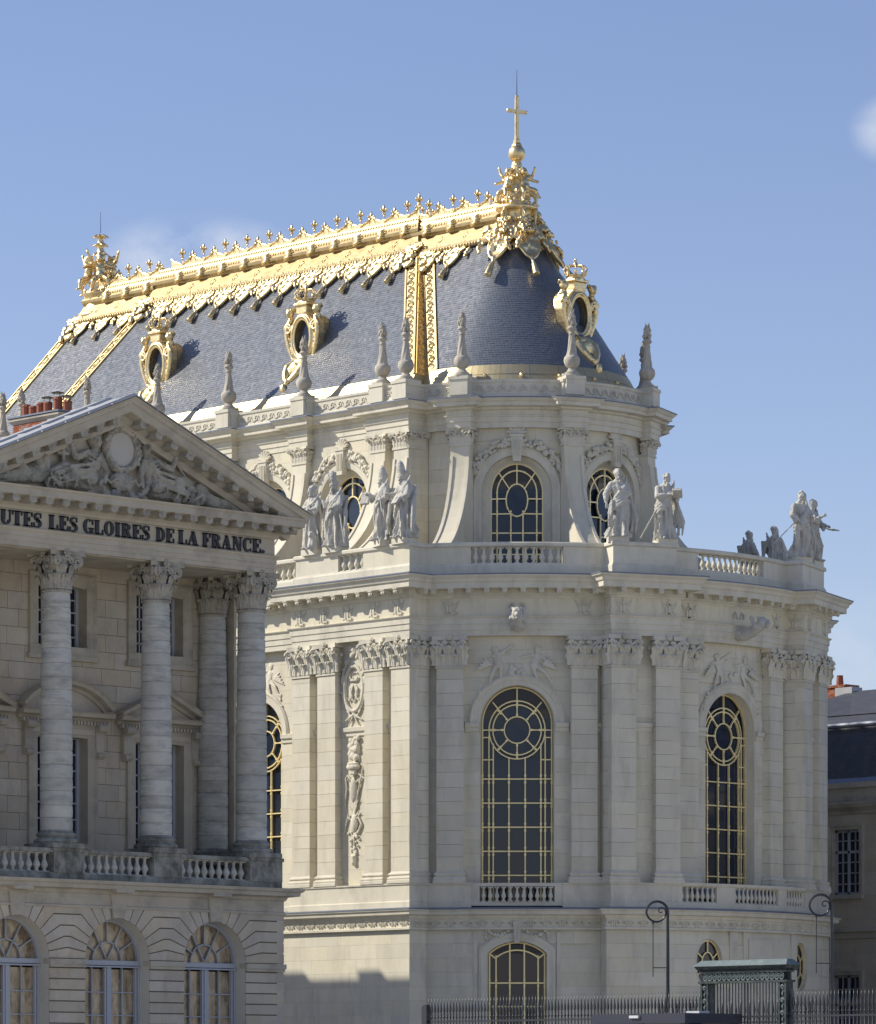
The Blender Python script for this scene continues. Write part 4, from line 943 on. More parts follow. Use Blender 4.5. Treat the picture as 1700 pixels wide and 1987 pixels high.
def drum_window(mp, seed):
    W = link('clerestory_window', None, None, CH, I4)
    mb = MB(); ap = [(1.5*cos(pi*i/24), 24.94+1.5*sin(pi*i/24)) for i in range(25)]
    mb.trim(arch_path(1.5, 20.6, 24.94), [(.38, .02), (.38, -.05), (.31, -.10), (.24, -.05), (.10, -.04), (.0, -.02), (0, .25), (-.10, .28), (-.24, .50), (-.29, .50), (-.29, .70)], mp=mp); put('window_surround', mb, 'stone_trim', W)
    y = .58; w = 1.20; segs = []; kn = []
    segs += ring((0, 24.94), w, w, 24, 0, pi)+ring((0, 24.94), .92, .92, 22, 0, pi)+ring((0, 24.62), .50, .68, 26)
    for u in (-w, w, -.92, .92): segs.append(((u, 20.6), (u, 24.94)))
    for u in (-.28, .28): segs.append(((u, 20.6), (u, 24.05)))
    for z in (21.05, 21.7, 22.35, 23.25, 24.05): segs.append(((-w, z), (w, z)) if z < 24 else ((-w, z), (-.28, z)))
    segs.append(((.28, 24.05), (w, 24.05)))
    for z in (24.68,): segs += [((-w, z), (-.5, z)), ((.5, z), (w, z))]
    for a in (pi/4, pi/2, 3*pi/4): segs.append(((.5*cos(a), 24.62+.68*sin(a)), (w*cos(a), 24.94+w*sin(a))))
    for u in (-w, -.92, .92, w, -.28, .28):
        for z in (21.7, 22.35, 23.25, 24.05, 24.68): kn += [(u, z), (u, z+.1), (u, z-.1)] if abs(u) > .3 or z < 24.3 else []
    for i in range(9):
        a = pi*i/8; kn += [(w*cos(a), 24.94+w*sin(a)), (.92*cos(a), 24.94+.92*sin(a))]
    for i in range(12): kn.append((.5*cos(i*pi/6), 24.62+.68*sin(i*pi/6)))
    mb = MB(); bars_from(segs, y, .055, .06, mb, mp); knobs(kn, y, .036, mb, mp); put('gilded_bars', mb, 'gold_paint', W)
    mb = MB(); pp = arch_path(1.24, 20.5, 24.94)[::-1]; n = len(pp)
    for i in range(n//2): mb.add([(pp[i][0], y+.1, pp[i][1]), (pp[i+1][0], y+.1, pp[i+1][1]), (pp[n-2-i][0], y+.1, pp[n-2-i][1]), (pp[n-1-i][0], y+.1, pp[n-1-i][1])], [(0, 1, 2, 3)], mp=mp)
    put('glass_sheet', mb, 'glass', W); rp = random.Random(seed)
    zz = [20.6, 21.05, 21.7, 22.35, 23.25, 24.05]
    for k in range(5):
        for u0, u1 in ((-w, -.92), (-.92, -.28), (-.28, .28), (.28, .92), (.92, w)): pane([(u0, zz[k]), (u1, zz[k]), (u1, zz[k+1]), (u0, zz[k+1])], y+.05, W, mp, rp)
    pane([(.5*cos(2*pi*i/20), 24.62+.68*sin(2*pi*i/20)) for i in range(20)], y+.045, W, mp, rp)
    rr = random.Random(seed+50)
    for side in (0, 1):
      mb = MB()
      for k in range(23):
        a = lerp(.40, pi/2-.12, k/22)+(0 if side == 0 else 0); a = a if side == 0 else pi-a
        for q in range(3):
            rad = 2.06+rr.uniform(-.17, .17); mb.ell((rad*cos(a), -.08+rr.uniform(-.05, .03), 24.94+rad*sin(a)), rr.uniform(.065, .12), None, 6, 4)
      b2 = MB(); b2.add(mb.v, mb.f, mp=mp); put('flower_garland', b2, 'stone_trim', W, smooth=True)
    mb = MB(); mb.prism([(-.16, 26.15), (.16, 26.15), (.25, 27.2), (-.25, 27.2)], -.26, .02, mp=mp)
    for k in range(4): mb.box(-.16+k*.095, -.12+k*.095, -.29, -.25, 26.35, 27.05, mp=mp)
    mb.box(-.30, .30, -.30, .02, 27.18, 27.28, mp=mp)
    for k in range(7):
        a = lerp(.3, pi-.3, k/6); b3 = MB(); capsule(b3, (0, -.1, 27.3), (.36*cos(a), -.1, 27.3+.36*sin(a)), .05, .07); mb.add(b3.v, b3.f, mp=mp)
    put('keystone', mb, 'stone_trim', W)
drum_window(arcmap(SE, RD), 31); drum_window(arcmap(E_, RD), 32)
for k, c in enumerate(SB): drum_window(flat(T(c, -YU, 0)), 33+k)
mb = MB(); mb.plan([(WU+1, -5.6), (0, -5.6)]+arc_plan(4.9, radians(5), radians(175))+[(0, 5.6), (WU+1, 5.6)], [(0, 20.7), (0, 29.4)]); put('inner_drum', mb, 'letter', CH)
# curved buttresses ending in pilasters with capitals
UCAP = pilaster_capital(.92, .67, .30).mesh('capital'); UCAP.materials.append(MATS['stone_trim'])
def buttress(Mr, rface, rend, hw=.44):
    """Mr: x = outwards, y = along the wall"""
    n = 16; cur = [(rend-(rend-rface)*cos(pi/2*i/n), ZCU0-(ZCU0-21.95)*sin(pi/2*i/n)) for i in range(n+1)]
    poly = cur+[(rend, 20.7), (rface-.8, 20.7), (rface-.8, ZCU0)]
    mb = MB(); mb.prism(poly[::-1], -hw, hw, Mr)
    for sg in (-1, 1):                                         # raised borders of the sunk panel
        st = [(p[0]+.05, p[1]+.03) for p in cur[1:]]
        for i in range(len(st)-1):
            a, b = st[i], st[i+1]; q = [(a[0]-.2, a[1]-.1), (b[0]-.2, b[1]-.1), b, a]
            y0, y1 = (hw-.14, hw-.004) if sg > 0 else (-hw+.004, -hw+.14); mb.prism(q, y0, y1, Mr)
    put('curved_buttress', mb, 'stone', CH)
for ph in UPIERS[:3]:
    buttress(Rz(ph-pi/2), RDP+.10, 9.75); link('capital', UCAP, None, CH, Rz(ph) @ T(0, -RDP-.10, ZCU0))
for e in [.03, -1.4]+SPIL:
    buttress(T(e, 0, 0) @ Rz(-pi/2), YUP-.02, 10.6); link('capital', UCAP, None, CH, T(e, -YUP+.02, ZCU0))
link('capital', UCAP, None, CH, face_frame(pi/2, EU+.02) @ T(-YUP+.48, 0, ZCU0))
# upper entablature and parapet
mb = MB(); mb.plan(UP, [(-.5, ZCU1), (.04, ZCU1), (.04, 27.80), (.08, 27.81), (.08, 28.0), (.14, 28.04), (.14, 28.08), (.06, 28.1), (.06, 28.28), (.18, 28.33), (.20, 28.40), (.46, 28.44), (.46, 28.58), (.52, 28.62), (.60, 28.72), (.61, 28.76)]); put('upper_entablature', mb, 'stone_trim', CH)
mb = MB(); mb.plan(UP, [(.63, 28.74), (.63, 28.79), (.1, 28.82), (-1.0, 28.82)]); put('lead_flashing', mb, 'lead', CH)
par = upper_path(-.06)
mb = MB(); mb.plan(par, [(.05, 28.8), (.05, 28.98), (.0, 29.02), (.0, 29.44), (.05, 29.50), (.06, 29.60), (-.7, 29.62)]); put('parapet', mb, 'stone_trim', CH)
sp = MB(); volute(sp, I4, .17, .06, 1.4); sp.tube([(.17, 0, 0), (.22, 0, -.12), (.36, 0, -.16), (.5, 0, -.10)], [.035, .04, .04, .03], 5)
SPM = sp.mesh('running_scroll', True); SPM.materials.append(MATS['stone_trim'])
for (x, y, ph, st) in along(upper_path(-.045), .46, 1.1):
    if seen(x, y, ph) and (y < 0 or x > 2) and x > -16: link('running_scroll', SPM, None, CH, T(x, y, 29.24) @ Rz(ph) @ S(.85, .7, .85))
# torch finials on the parapet
URN = flame_urn_mb().mesh('torch_finial', True); URN.materials.append(MATS['torch_stone'])
ped = MB(); ped.box(-.42, .42, -.42, .42, 28.95, 29.62); ped.box(-.46, .46, -.46, .46, 29.60, 29.74); PEDM = ped.mesh('finial_pedestal'); PEDM.materials.append(MATS['stone_trim'])
pos = [(e, -YUP+.30, 0, 1.24) for e in [.03, -1.4]+SPIL+[-25.9, -27.3]]+[(sin(ph)*(RDP-.1), -cos(ph)*(RDP-.1), ph, 1.3) for ph in UPIERS]+[(EU-.4, YUP-.4, 0, 1.24)]
for (x, y, ph, sz) in pos:
    link('finial_pedestal', PEDM, None, CH, T(x, y, 0) @ Rz(ph)); link('torch_finial', URN, None, CH, T(x, y, 29.72) @ Rz(ph+x) @ S(1.0, 1.0, sz))

# ------------------------------------------------------------------ roof
ROOF = link('gilded_roof', None, None, CH, I4)
NS, AS = 1.44, 1.57                       # slopes of nave and apse
NY, NZ, AY, AZ_, HE = 5.60, 30.20, 4.90, 30.35, -.5
def nave(e, z): return Vector((e, -NY+(z-NZ)/NS, z))
def apse(e, z): return Vector((e, -AY+(z-AZ_)/AS, z))
ZT = 36.7; WB = -23.4; WE = -28.4
def wbE(z): return -26.9+.5*(z-30.2)
def weE(z): return -32.3+.535*(z-30.35)
def hipE(z): return HE-(z-NZ)/NS
mb = MB()
mb.add([nave(wbE(NZ), NZ), nave(HE, NZ), nave(hipE(38.0), 38.0), nave(wbE(38.0), 38.0)], [(0, 1, 2, 3)])
mb.add([apse(weE(AZ_), AZ_), apse(.0, AZ_), apse(.0, 37.9), apse(weE(37.9), 37.9)], [(0, 1, 2, 3)])
mb.add([(weE(AZ_), -AY, AZ_), (weE(AZ_), AY, AZ_), (weE(37.9), 0, 37.9)], [(0, 2, 1)])
for sgn in (1,): mb.add([(weE(AZ_), AY, AZ_), (0, AY, AZ_), (0, 0, 37.9), (weE(37.9), 0, 37.9)], [(3, 2, 1, 0)])
n = 48; vs = [(0, 0, 38.0)]+[(AY*sin(pi*i/n), -AY*cos(pi*i/n), AZ_) for i in range(n+1)]; mb.add(vs, [(0, i, i+1) for i in range(1, n+1)])
put('roof_boarding', mb, 'letter', ROOF)
mb = MB()                                  # east hip face and the step it makes
def hip_in(z):
    """where the hip face meets the apse roof plane"""
    return Vector((hipE(z), -AY+(z-AZ_)/AS, z))
mb.add([nave(HE, NZ), hip_in(NZ), hip_in(37.9), nave(hipE(37.9), 37.9)], [(0, 1, 2, 3)])
mb.add([nave(wbE(NZ), NZ), apse(wbE(NZ), NZ-.3), apse(wbE(38.), 38.0), nave(wbE(38.), 38.0)], [(3, 2, 1, 0)])
put('hip_return', mb, 'gold_bounce_lit', ROOF)
rs = random.Random(17)
def slates(mb, pt, nrm, umin, umax, z0, z1, dz, w):
    """courses of lapped slates; pt(u,z) on the roof, each lower edge proud of the course below"""
    row = 0; z = z0
    while z < z1-.01:
        za, zb = z, min(z+dz*1.25, z1+.05); a, b = umin(z), umax(z); u = a-(w*.5 if row % 2 else 0)-rs.uniform(0, .03)
        while u < b:
            ww = w*rs.uniform(.93, 1.07); u0, u1 = max(u, a), min(u+ww-.006, b)
            if u1-u0 > .02:
                k = rs.uniform(.014, .024); p = [pt(u0, za), pt(u1, za), pt(u1, zb), pt(u0, zb)]; nn = nrm((u0+u1)/2, za)
                v = [p[0]+nn*k, p[1]+nn*(k+rs.uniform(-.004, .004)), p[2]+nn*.006, p[3]+nn*.006, p[0]-nn*.004, p[1]-nn*.004]
                mb.add([tuple(x) for x in v], [(0, 1, 2, 3), (4, 5, 1, 0), (5, 2, 1), (4, 0, 3)])
            u += ww
        z += dz; row += 1
nn1 = Vector((0, -NS, 1)).normalized(); nn2 = Vector((0, -AS, 1)).normalized()
mb = MB(); slates(mb, nave, lambda u, z: nn1, lambda z: wbE(z)+.35, lambda z: hipE(z)-.45, NZ, ZT, .105, .17); put('slate_courses', mb, 'slate', ROOF, kind='stuff')
mb = MB(); slates(mb, apse, lambda u, z: nn2, lambda z: hip_in(z).x+.4, lambda z: .0, AZ_, 36.6, .105, .17)
slates(mb, apse, lambda u, z: nn2, lambda z: weE(z)+.4, lambda z: wbE(z), AZ_, 36.6, .105, .17)
cr_ = lambda z: max(.05, AY-(z-AZ_)/AS)
def cone(u, z): r = cr_(z); return Vector((r*sin(u/r), -r*cos(u/r), z))
def cone_n(u, z): a = u/cr_(z); return Vector((sin(a)*AS, -cos(a)*AS, 1)).normalized()
slates(mb, lambda u, z: cone(u, z), cone_n, lambda z: 0, lambda z: cr_(z)*pi*.86, AZ_, 36.3, .105, .20) if False else None
row = 0; z = AZ_
while z < 36.45:                           # slates of the round end, narrowing towards the top
    r0 = cr_(z); nsl = max(10, int(pi*r0/.165)); z2 = z+.13; r1 = cr_(z2)
    for i in range(nsl):
        a0_, a1_ = pi*.9*(i+(.5 if row % 2 else 0)-.5)/nsl, pi*.9*(i+(.5 if row % 2 else 0)+.5)/nsl-.006/r0; a0_ = max(0, a0_)
        k = rs.uniform(.014, .024); am = (a0_+a1_)/2; nn = Vector((sin(am)*AS, -cos(am)*AS, 1)).normalized()
        q = lambda a, r, zz, o: tuple(Vector((r*sin(a), -r*cos(a), zz))+nn*o)
        mb.add([q(a0_, r0, z, k), q(a1_, r0, z, k+rs.uniform(-.004, .004)), q(a1_, r1, z2, .006), q(a0_, r1, z2, .006), q(a0_, r0, z, -.004), q(a1_, r0, z, -.004)], [(0, 1, 2, 3), (4, 5, 1, 0), (5, 2, 1), (4, 0, 3)])
    z += .105; row += 1
put('slate_courses', mb, 'slate', ROOF, kind='stuff')
# gilded eaves strip in sheets
def strip(p0, p1, wd=1.9):
    n = max(1, round((Vector(p1[0])-Vector(p0[0])).length/wd))
    for i in range(n):
        t0, t1 = i/n, (i+1)/n; a, b = Vector(p0[0]).lerp(Vector(p1[0]), t0+.002), Vector(p0[0]).lerp(Vector(p1[0]), t1); c, d = Vector(p0[1]).lerp(Vector(p1[1]), t1), Vector(p0[1]).lerp(Vector(p1[1]), t0+.002)
        o = Vector((0, -.01*rs.random(), .008*rs.random())); mb = MB(); mb.add([tuple(a+o), tuple(b+o), tuple(c+o), tuple(d+o)], [(0, 1, 2, 3)]); put('gilded_sheet', mb, 'gold_sheet', ROOF)
strip(((wbE(NZ), -5.92, 29.56), nave(wbE(NZ), NZ+.06)+Vector((0, -.03, 0))), ((HE, -5.92, 29.56), nave(HE, NZ+.06)+Vector((0, -.03, 0))))
strip(((weE(AZ_), -5.3, 29.58), apse(weE(AZ_), AZ_+.06)+Vector((0, -.03, 0))), ((wbE(NZ), -5.3, 29.58), apse(wbE(NZ), AZ_+.06)+Vector((0, -.03, 0))))
for i in range(12):
    a0_, a1_ = -.1+pi*.95*i/12, -.1+pi*.95*(i+1)/12-.002; m_ = 5
    mb = MB()
    for rr0, zz0, rr1, zz1 in ((5.32, 29.60, 5.12, 29.98), (5.14, 29.97, 4.90, AZ_+.05)):
        vs = []
        for j in range(m_+1):
            a = lerp(a0_, a1_, j/m_); vs += [(rr0*sin(a), -rr0*cos(a), zz0), (rr1*sin(a), -rr1*cos(a), zz1)]
        mb.add(vs, [(2*j, 2*j+2, 2*j+3, 2*j+1) for j in range(m_)])
    put('gilded_sheet', mb, 'gold_sheet', ROOF)
mb = MB(); mb.add([(HE, -5.92, 29.56), (HE, -5.2, 29.6), tuple(hip_in(NZ)), tuple(nave(HE, NZ))], [(0, 1, 2, 3)]); mb.add([(HE, -5.35, 29.6), (.0, -5.33, 29.6), (0, -4.9, 30.4), (HE, -4.9, 30.4)], [(0, 1, 2, 3)]); put('gilded_sheet', mb, 'gold_sheet', ROOF)
for ph in (30, 47, 65, 84, 100): mb = MB(); mb.ell((0, -5.2, 29.9), (.07, .1, .10)); put('gilded_boss', mb, 'gold', ROOF, Rz(radians(ph)))
# ornamented gilded bands beside the steps
def band(p_of, z0, z1, w, nvec, name='gilded_band', m='gold_band'):
    mb = MB(); N = 18
    for i in range(N):
        za, zb = lerp(z0, z1, i/N), lerp(z0, z1, (i+1)/N)
        for (a, b, k) in ((0, .12, .09), (.12, .88, .04), (.88, 1, .09)):
            P = [p_of(w*a, za)+nvec*k, p_of(w*b, za)+nvec*k, p_of(w*b, zb)+nvec*k, p_of(w*a, zb)+nvec*k]; mb.add([tuple(x) for x in P]+[tuple(x-nvec*k*1.2) for x in P], [(0, 1, 2, 3), (0, 4, 5, 1), (1, 5, 6, 2), (3, 2, 6, 7), (0, 3, 7, 4)])
    M_ = 17
    ex = (p_of(w, z0)-p_of(0, z0)).normalized(); ez = (p_of(0, z1)-p_of(0, z0)).normalized()
    for i in range(M_):
        c = p_of(w*.5, lerp(z0, z1, (i+.5)/M_))+nvec*.05; s_ = (p_of(0, z1)-p_of(0, z0)).length/M_; fl = 1 if i % 2 else -1
        pts = []
        for j in range(15):
            t = j/14; a = t*1.3*2*pi; r_ = s_*.40*(1-.75*t); pts.append(c+ex*fl*r_*cos(a)+ez*r_*sin(a))
        mb.tube(pts, [.045*(1-.4*j/14) for j in range(15)], 5); mb.tube([c+ex*fl*s_*.4, c+ex*fl*s_*.25+ez*s_*.4, c-ex*fl*s_*.3+ez*s_*.7], [.04, .045, .03], 5)
    put(name, mb, m, ROOF)
band(lambda d, z: nave(hipE(z)-.74+d, z), NZ, 36.6, .74, nn1)
band(lambda d, z: hip_in(z)+Vector((.06+d, 0, 0)), NZ+.2, 36.3, .74, nn2)
nE = Vector((NS, 0, 1)).normalized()
band(lambda d, z: Vector((hipE(z), lerp(nave(0, z).y, hip_in(z).y, d), z)), NZ, 36.4, 1.0, nE, m='gold_bounce_lit')
band(lambda d, z: nave(wbE(z)+.05+d, z), NZ, 36.6, .68, nn1)
band(lambda d, z: apse(weE(z)+.02+d, z), AZ_, 36.6, .68, nn2)
# ridge: moulded gilded box with a pierced cresting
def ridge_box(e0, e1, dz, k, mit=None):
    prof = [(-1.22, 36.50), (-1.34, 36.56), (-1.36, 36.68), (-1.26, 36.78), (-1.20, 36.80), (-1.17, 36.84), (-.66, 37.46), (-.70, 37.52), (-.82, 37.58), (-.85, 37.70), (-.76, 37.80), (-.66, 37.82), (-.66, 37.96), (-.60, 38.0), (-.57, 38.12), (-.48, 38.24), (-.38, 38.26), (-.36, 38.36), (0, 38.40)]
    prof = [(y*k, z+dz) for y, z in prof]; full = prof+[(-y, z) for y, z in prof[-2::-1]]
    vs = []; q = len(full)
    for side in (0, 1):
        for (y, z) in full:
            e = e0 if side == 0 else (mit(y) if mit else e1); vs.append((e, y, z))
    mb = MB(); mb.add(vs, [(j, q+j, q+j+1, j+1) for j in range(q-1)]+[tuple(range(q)), tuple(range(2*q-1, q-1, -1))]); put('ridge_moulding', mb, 'gold_band', ROOF)
ridge_box(WB-.05, 0, 0.05, 1.0, lambda y: -6.15+abs(y))
ridge_box(-6.5, -.5, -.12, .93); ridge_box(WE-.3, WB, -.12, .93)
FB = fleur_mb(.54).mesh('fleur_de_lis', True); FB.materials.append(MATS['gold']); FS = fleur_mb(.36).mesh('small_fleur', True); FS.materials.append(MATS['gold'])
wv = MB(); N = 16; L_ = 1.53                # one bay of the wavy cresting
pts = [(lerp(-L_/2, L_/2, i/N), .10+.26*(.5+.5*cos(2*pi*i/N))**1.5+.05*cos(6*pi*i/N)) for i in range(N+1)]
wv.prism([(-L_/2, 0), (L_/2, 0)]+[(x, z) for x, z in pts[::-1]], -.02, .02); wv.tube([(x, -.03, z) for x, z in pts], .035, 5); wv.tube([(x*.6, -.035, z*.55+.03) for x, z in pts], .022, 5)
WVM = wv.mesh('cresting_wave'); WVM.materials.append(MATS['gold'])
ac = MB()
for k in range(-2, 3):
    ac.tube([(-.30+.03*abs(k), .02, .05*k-.06), (-.12, -.07, .06*k-.03), (.10, -.08, .05*k+.03), (.30-.04*abs(k), .02, .085*k+.07)], [.02, .055, .05, .015], 6)
ac.ell((0, -.09, 0), (.07, .05, .12), None, 6, 5)
ACM = ac.mesh('acanthus_clasp', True); ACM.materials.append(MATS['gold'])
fr = MB(); fleur_relief(fr, I4, .40); FRM = fr.mesh('band_fleur', True); FRM.materials.append(MATS['gold'])
# rows of gilded beads and leaf tips along the ridge mouldings
bd = MB()
for e0_, e1_, dz_, k_ in ((WB, -4.9, .05, 1.0), (-4.7, -1.0, -.12, .93), (WE, WB, -.12, .93)):
    nb_ = int((e1_-e0_)/.17)
    for i in range(nb_):
        e = e0_+(e1_-e0_)*(i+.5)/nb_; bd.ell((e, -1.37*k_, 36.62+dz_), (.055, .05, .055), None, 6, 4)
        if e < -5.6 or e0_ > -5: bd.ell((e, -.655*k_, 37.90+dz_), (.06, .045, .05), None, 6, 4); bd.ell((e+.08, -.53*k_, 38.17+dz_), (.05, .05, .07), None, 6, 4)
put('bead_moulding', bd, 'gold', ROOF, smooth=True, kind='stuff')
# lambrequin: shield-shaped hanging with scrolls, flowers and a tassel; laid on the slope
lb = MB(); rl = random.Random(2)
out = [(-.62, .12), (-.60, -.18), (-.40, -.30), (-.38, -.55), (-.20, -.80), (0, -.92), (.20, -.80), (.38, -.55), (.40, -.30), (.60, -.18), (.62, .12)]
lb.prism(out, -.07, .02); lb.tube([(x, -.08, z) for x, z in out[1:-1]], .05, 6)
lumps(lb, [(rl.uniform(-.28, .28), -.09, rl.uniform(-.6, .0)) for _ in range(20)], .085, rl); lumps(lb, [(x, -.07, .08) for x in (-.75, -.6, -.45, -.3, -.15, 0, .15, .3, .45, .6, .75)], .10, rl)
for sg in (-1, 1):
    volute(lb, T(sg*.36, -.08, -.12) @ S(sg, 1, 1), .20, .08); volute(lb, T(sg*.2, -.08, -.5) @ S(-sg, 1, 1), .14, .07)
lumps(lb, [(.76+rl.uniform(-.08, .08), -.06, -.12-.09*k) for k in range(6)], .085, rl); lumps(lb, [(-.76+rl.uniform(-.08, .08), -.06, -.12-.09*k) for k in range(6)], .085, rl)
capsule(lb, (0, -.07, -.88), (0, -.07, -1.0), .085, .06); lb.tube([(0, -.07, -1.0), (0, -.08, -1.08), (0, -.09, -1.22), (0, -.10, -1.42)], [.05, .085, .11, .125], 9)
LBM = sculpt_mesh('lambrequin', lb, 'gold', .03, .012, .06)
def on_slope(p, nv, ex):
    nv = Vector(nv).normalized(); ex = Vector(ex).normalized(); ez = nv.cross(ex)*-1
    if ez.z < 0: ez = -ez
    m = Matrix((ex, -nv, ez)).transposed().to_4x4(); m.translation = p; return m
def crest_run(es, dz, k, back=True):
    for i, e in enumerate(es):
        for sg in ((-1, 1) if back else (-1,)):
            fr_ = T(e, sg*.33*k, 38.34+dz) @ (I4 if sg < 0 else Rz(pi))
            link('cresting_wave', WVM, None, ROOF, fr_); link('fleur_de_lis', FB, None, ROOF, T(e, sg*.33*k, 38.34+dz+.30) @ S(1.25, 1.25, 1.05)); [link('small_fleur', FS, None, ROOF, T(e+q_, sg*.33*k, 38.34+dz+.07) @ S(1.3, 1.3, 1.0)) for q_ in (.58, .95)]
        link('acanthus_clasp', ACM, None, ROOF, T(e+.3, -.82*k, 37.70+dz) @ S(1.2, 1.2, 1.2)); link('band_fleur', FRM, None, ROOF, on_slope(Vector((e-.2, -1.10*k, 36.93+dz)), (0, -1.22, 1), (1, 0, 0)) @ S(1.15, 1.3, 1.3))
NE_ = [-5.95-.55-1.53*i for i in range(11)]
crest_run(NE_, .05, 1.0); crest_run([-5.15, -3.62, -2.09], -.12, .93); crest_run([-24.2, -25.75, -27.2], -.12, .93)
link('fleur_de_lis', FB, None, ROOF, T(-5.72, -.36, 38.75) @ S(1.3, 1.3, 1.3))
for i in range(12):
    p = nave(-5.75-1.47*i, 36.62)+nn1*.05; link('lambrequin', LBM, None, ROOF, on_slope(p, nn1, (1, 0, 0)) @ S(1.12, 1.25, 1.30))
for e in (-4.1, -2.55): link('lambrequin', LBM, None, ROOF, on_slope(apse(e, 36.5)+nn2*.05, nn2, (1, 0, 0)) @ S(1.12, 1.25, 1.3))
for e in (-24.9, -26.5, -28.1): link('lambrequin', LBM, None, ROOF, on_slope(apse(e, 36.5)+nn2*.05, nn2, (1, 0, 0)))
cl = MB(); rl = random.Random(9); lumps(cl, [(rl.uniform(-.4, .4), -.1, rl.uniform(-1.0, .35)) for _ in range(44)], .15, rl)
for sg in (-1, 1): volute(cl, T(sg*.3, -.12, .1) @ S(sg, 1, 1), .25, .1)
CLM = sculpt_mesh('corner_mask', cl, 'gold', .035, .02, .08)
link('corner_mask', CLM, None, ROOF, on_slope(nave(hipE(36.6)-.2, 36.6)+nn1*.08, nn1, (1, 0, 0))); link('corner_mask', CLM, None, ROOF, on_slope(hip_in(36.2)+Vector((.4, 0, 0))+nn2*.08, nn2, (1, 0, 0)) @ S(.9, 1, .9))
link('corner_mask', CLM, None, ROOF, on_slope(nave(wbE(36.6)+.3, 36.6)+nn1*.08, nn1, (1, 0, 0))); link('corner_mask', CLM, None, ROOF, on_slope(apse(weE(36.4)+.3, 36.4)+nn2*.08, nn2, (1, 0, 0)))
# draped lambrequins hanging over the cone
for a in (16, 64, 118, 165):
    ph = radians(a); nv = Vector((sin(ph)*AS, -cos(ph)*AS, 1)).normalized(); p = Vector((1.02*sin(ph), -1.02*cos(ph), 36.75))
    link('lambrequin', LBM, None, ROOF, on_slope(p+nv*.05, nv, (cos(ph), sin(ph), 0)) @ S(1.25, 1.4, 1.85)); link('corner_mask', CLM, None, ROOF, on_slope(p+Vector((0, 0, .35))+nv*.1, nv, (cos(ph), sin(ph), 0)) @ S(.62, 1, .62))
pe = MB(); pe.ell((0, -.06, -.1), (.10, .09, .22)); 
for sg in (-1, 1): pe.tube([(0, -.05, -.15), (sg*.16, -.06, -.22), (sg*.18, -.05, -.36)], [.05, .05, .02], 6); pe.tube([(sg*.03, -.05, .1), (sg*.2, -.06, .3), (sg*.3, -.05, .42)], [.05, .06, .03], 6)
pe.ell((0, -.05, -.38), (.05, .05, .1)); PEM = pe.mesh('pendant', True); PEM.materials.append(MATS['gold'])
for a in (40, 91): ph = radians(a); nv = Vector((sin(ph)*AS, -cos(ph)*AS, 1)).normalized(); link('pendant', PEM, None, ROOF, on_slope(Vector((1.15*sin(ph), -1.15*cos(ph), 36.25))+nv*.04, nv, (cos(ph), sin(ph), 0)))
# lantern pedestal with winged children, ball and cross
FIN = link('apse_finial', None, None, CH, I4)
mb = MB(); mb.lathe([(1.05, 36.35), (.98, 36.5), (.98, 36.78), (1.10, 36.85), (1.12, 36.97), (1.0, 37.05), (.84, 37.1), (.76, 37.3), (.74, 37.65), (.80, 37.8), (.92, 37.86), (.93, 37.98), (.78, 38.05), (.60, 38.1)], 32); put('finial_base', mb, 'gold', FIN, smooth=True)
rr = random.Random(12)
for a in (40, 86, 130): m2 = MB(); fleur_relief(m2, Rz(radians(a)) @ T(0, -.80, 37.1), .55); put('pedestal_fleur', m2, 'gold', FIN, smooth=True)
for a in (10, 64, 112, 160, 220, 300):
    mb = MB(); M = Rz(radians(a)); volute(mb, M @ T(0, -.92, 37.5) @ Rz(pi/2), .24, .12); volute(mb, M @ T(0, -1.0, 37.1) @ Rz(pi/2) @ S(-1, 1, 1), .18, .10); capsule(mb, (0, -.86, 37.0), (0, -.9, 37.8), .1, .1, M); put('finial_scroll', mb, 'gold', FIN, smooth=True)
mb = MB(); mb.lathe([(.55, 38.0), (.45, 38.6), (.30, 39.3), (.22, 39.9), (.15, 40.0)], 14)
for a in (-5, 85, 175, 265): putto(mb, Rz(radians(a)) @ T(0, -.52, 38.85) @ Rx(-.15), 1.18, (-.42, -.15, .68), (.48, -.2, .15), (-.30, -.15, -.62), (.34, -.32, -.50))
lumps(mb, [(rr.uniform(-.65, .65), rr.uniform(-.65, .65), rr.uniform(38.05, 38.7)) for _ in range(40)], .15, rr)
sculpt('winged_children', mb, 'gold', FIN, None, .032, .03, .1)
mb = MB(); mb.ell((0, 0, 40.32), .37, None, 28, 18); put('ball', mb, 'gold', FIN, smooth=True)
mb = MB(); mb.lathe([(.24, 40.62), (.22, 40.7), (.16, 40.78), (.16, 40.9), (.11, 40.95), (.11, 41.1)], 12)
Mx = Rz(radians(75))
for o in (-.06, 0, .06): mb.box(o-.025 if o else -.05, o+.025 if o else .05, -.07+abs(o)*.4, .07-abs(o)*.4, 41.05, 42.75, Mx); mb.box(-.44, .44, -.06+abs(o)*.5, .06-abs(o)*.5, 42.15+o-.025 if o else 42.1, 42.15+o+.025 if o else 42.2, Mx)
for p in ((-.46, 0, 42.15), (.46, 0, 42.15), (0, 0, 42.8)): mb.ell(p, (.05, .08, .09) if p[0] else (.09, .08, .05), Mx)
put('cross', mb, 'gold', FIN)
mb = MB(); mb.tube([(0, 0, 42.8), (0, 0, 43.95)], [.018, .008], 6); put('lightning_rod', mb, 'iron', FIN)
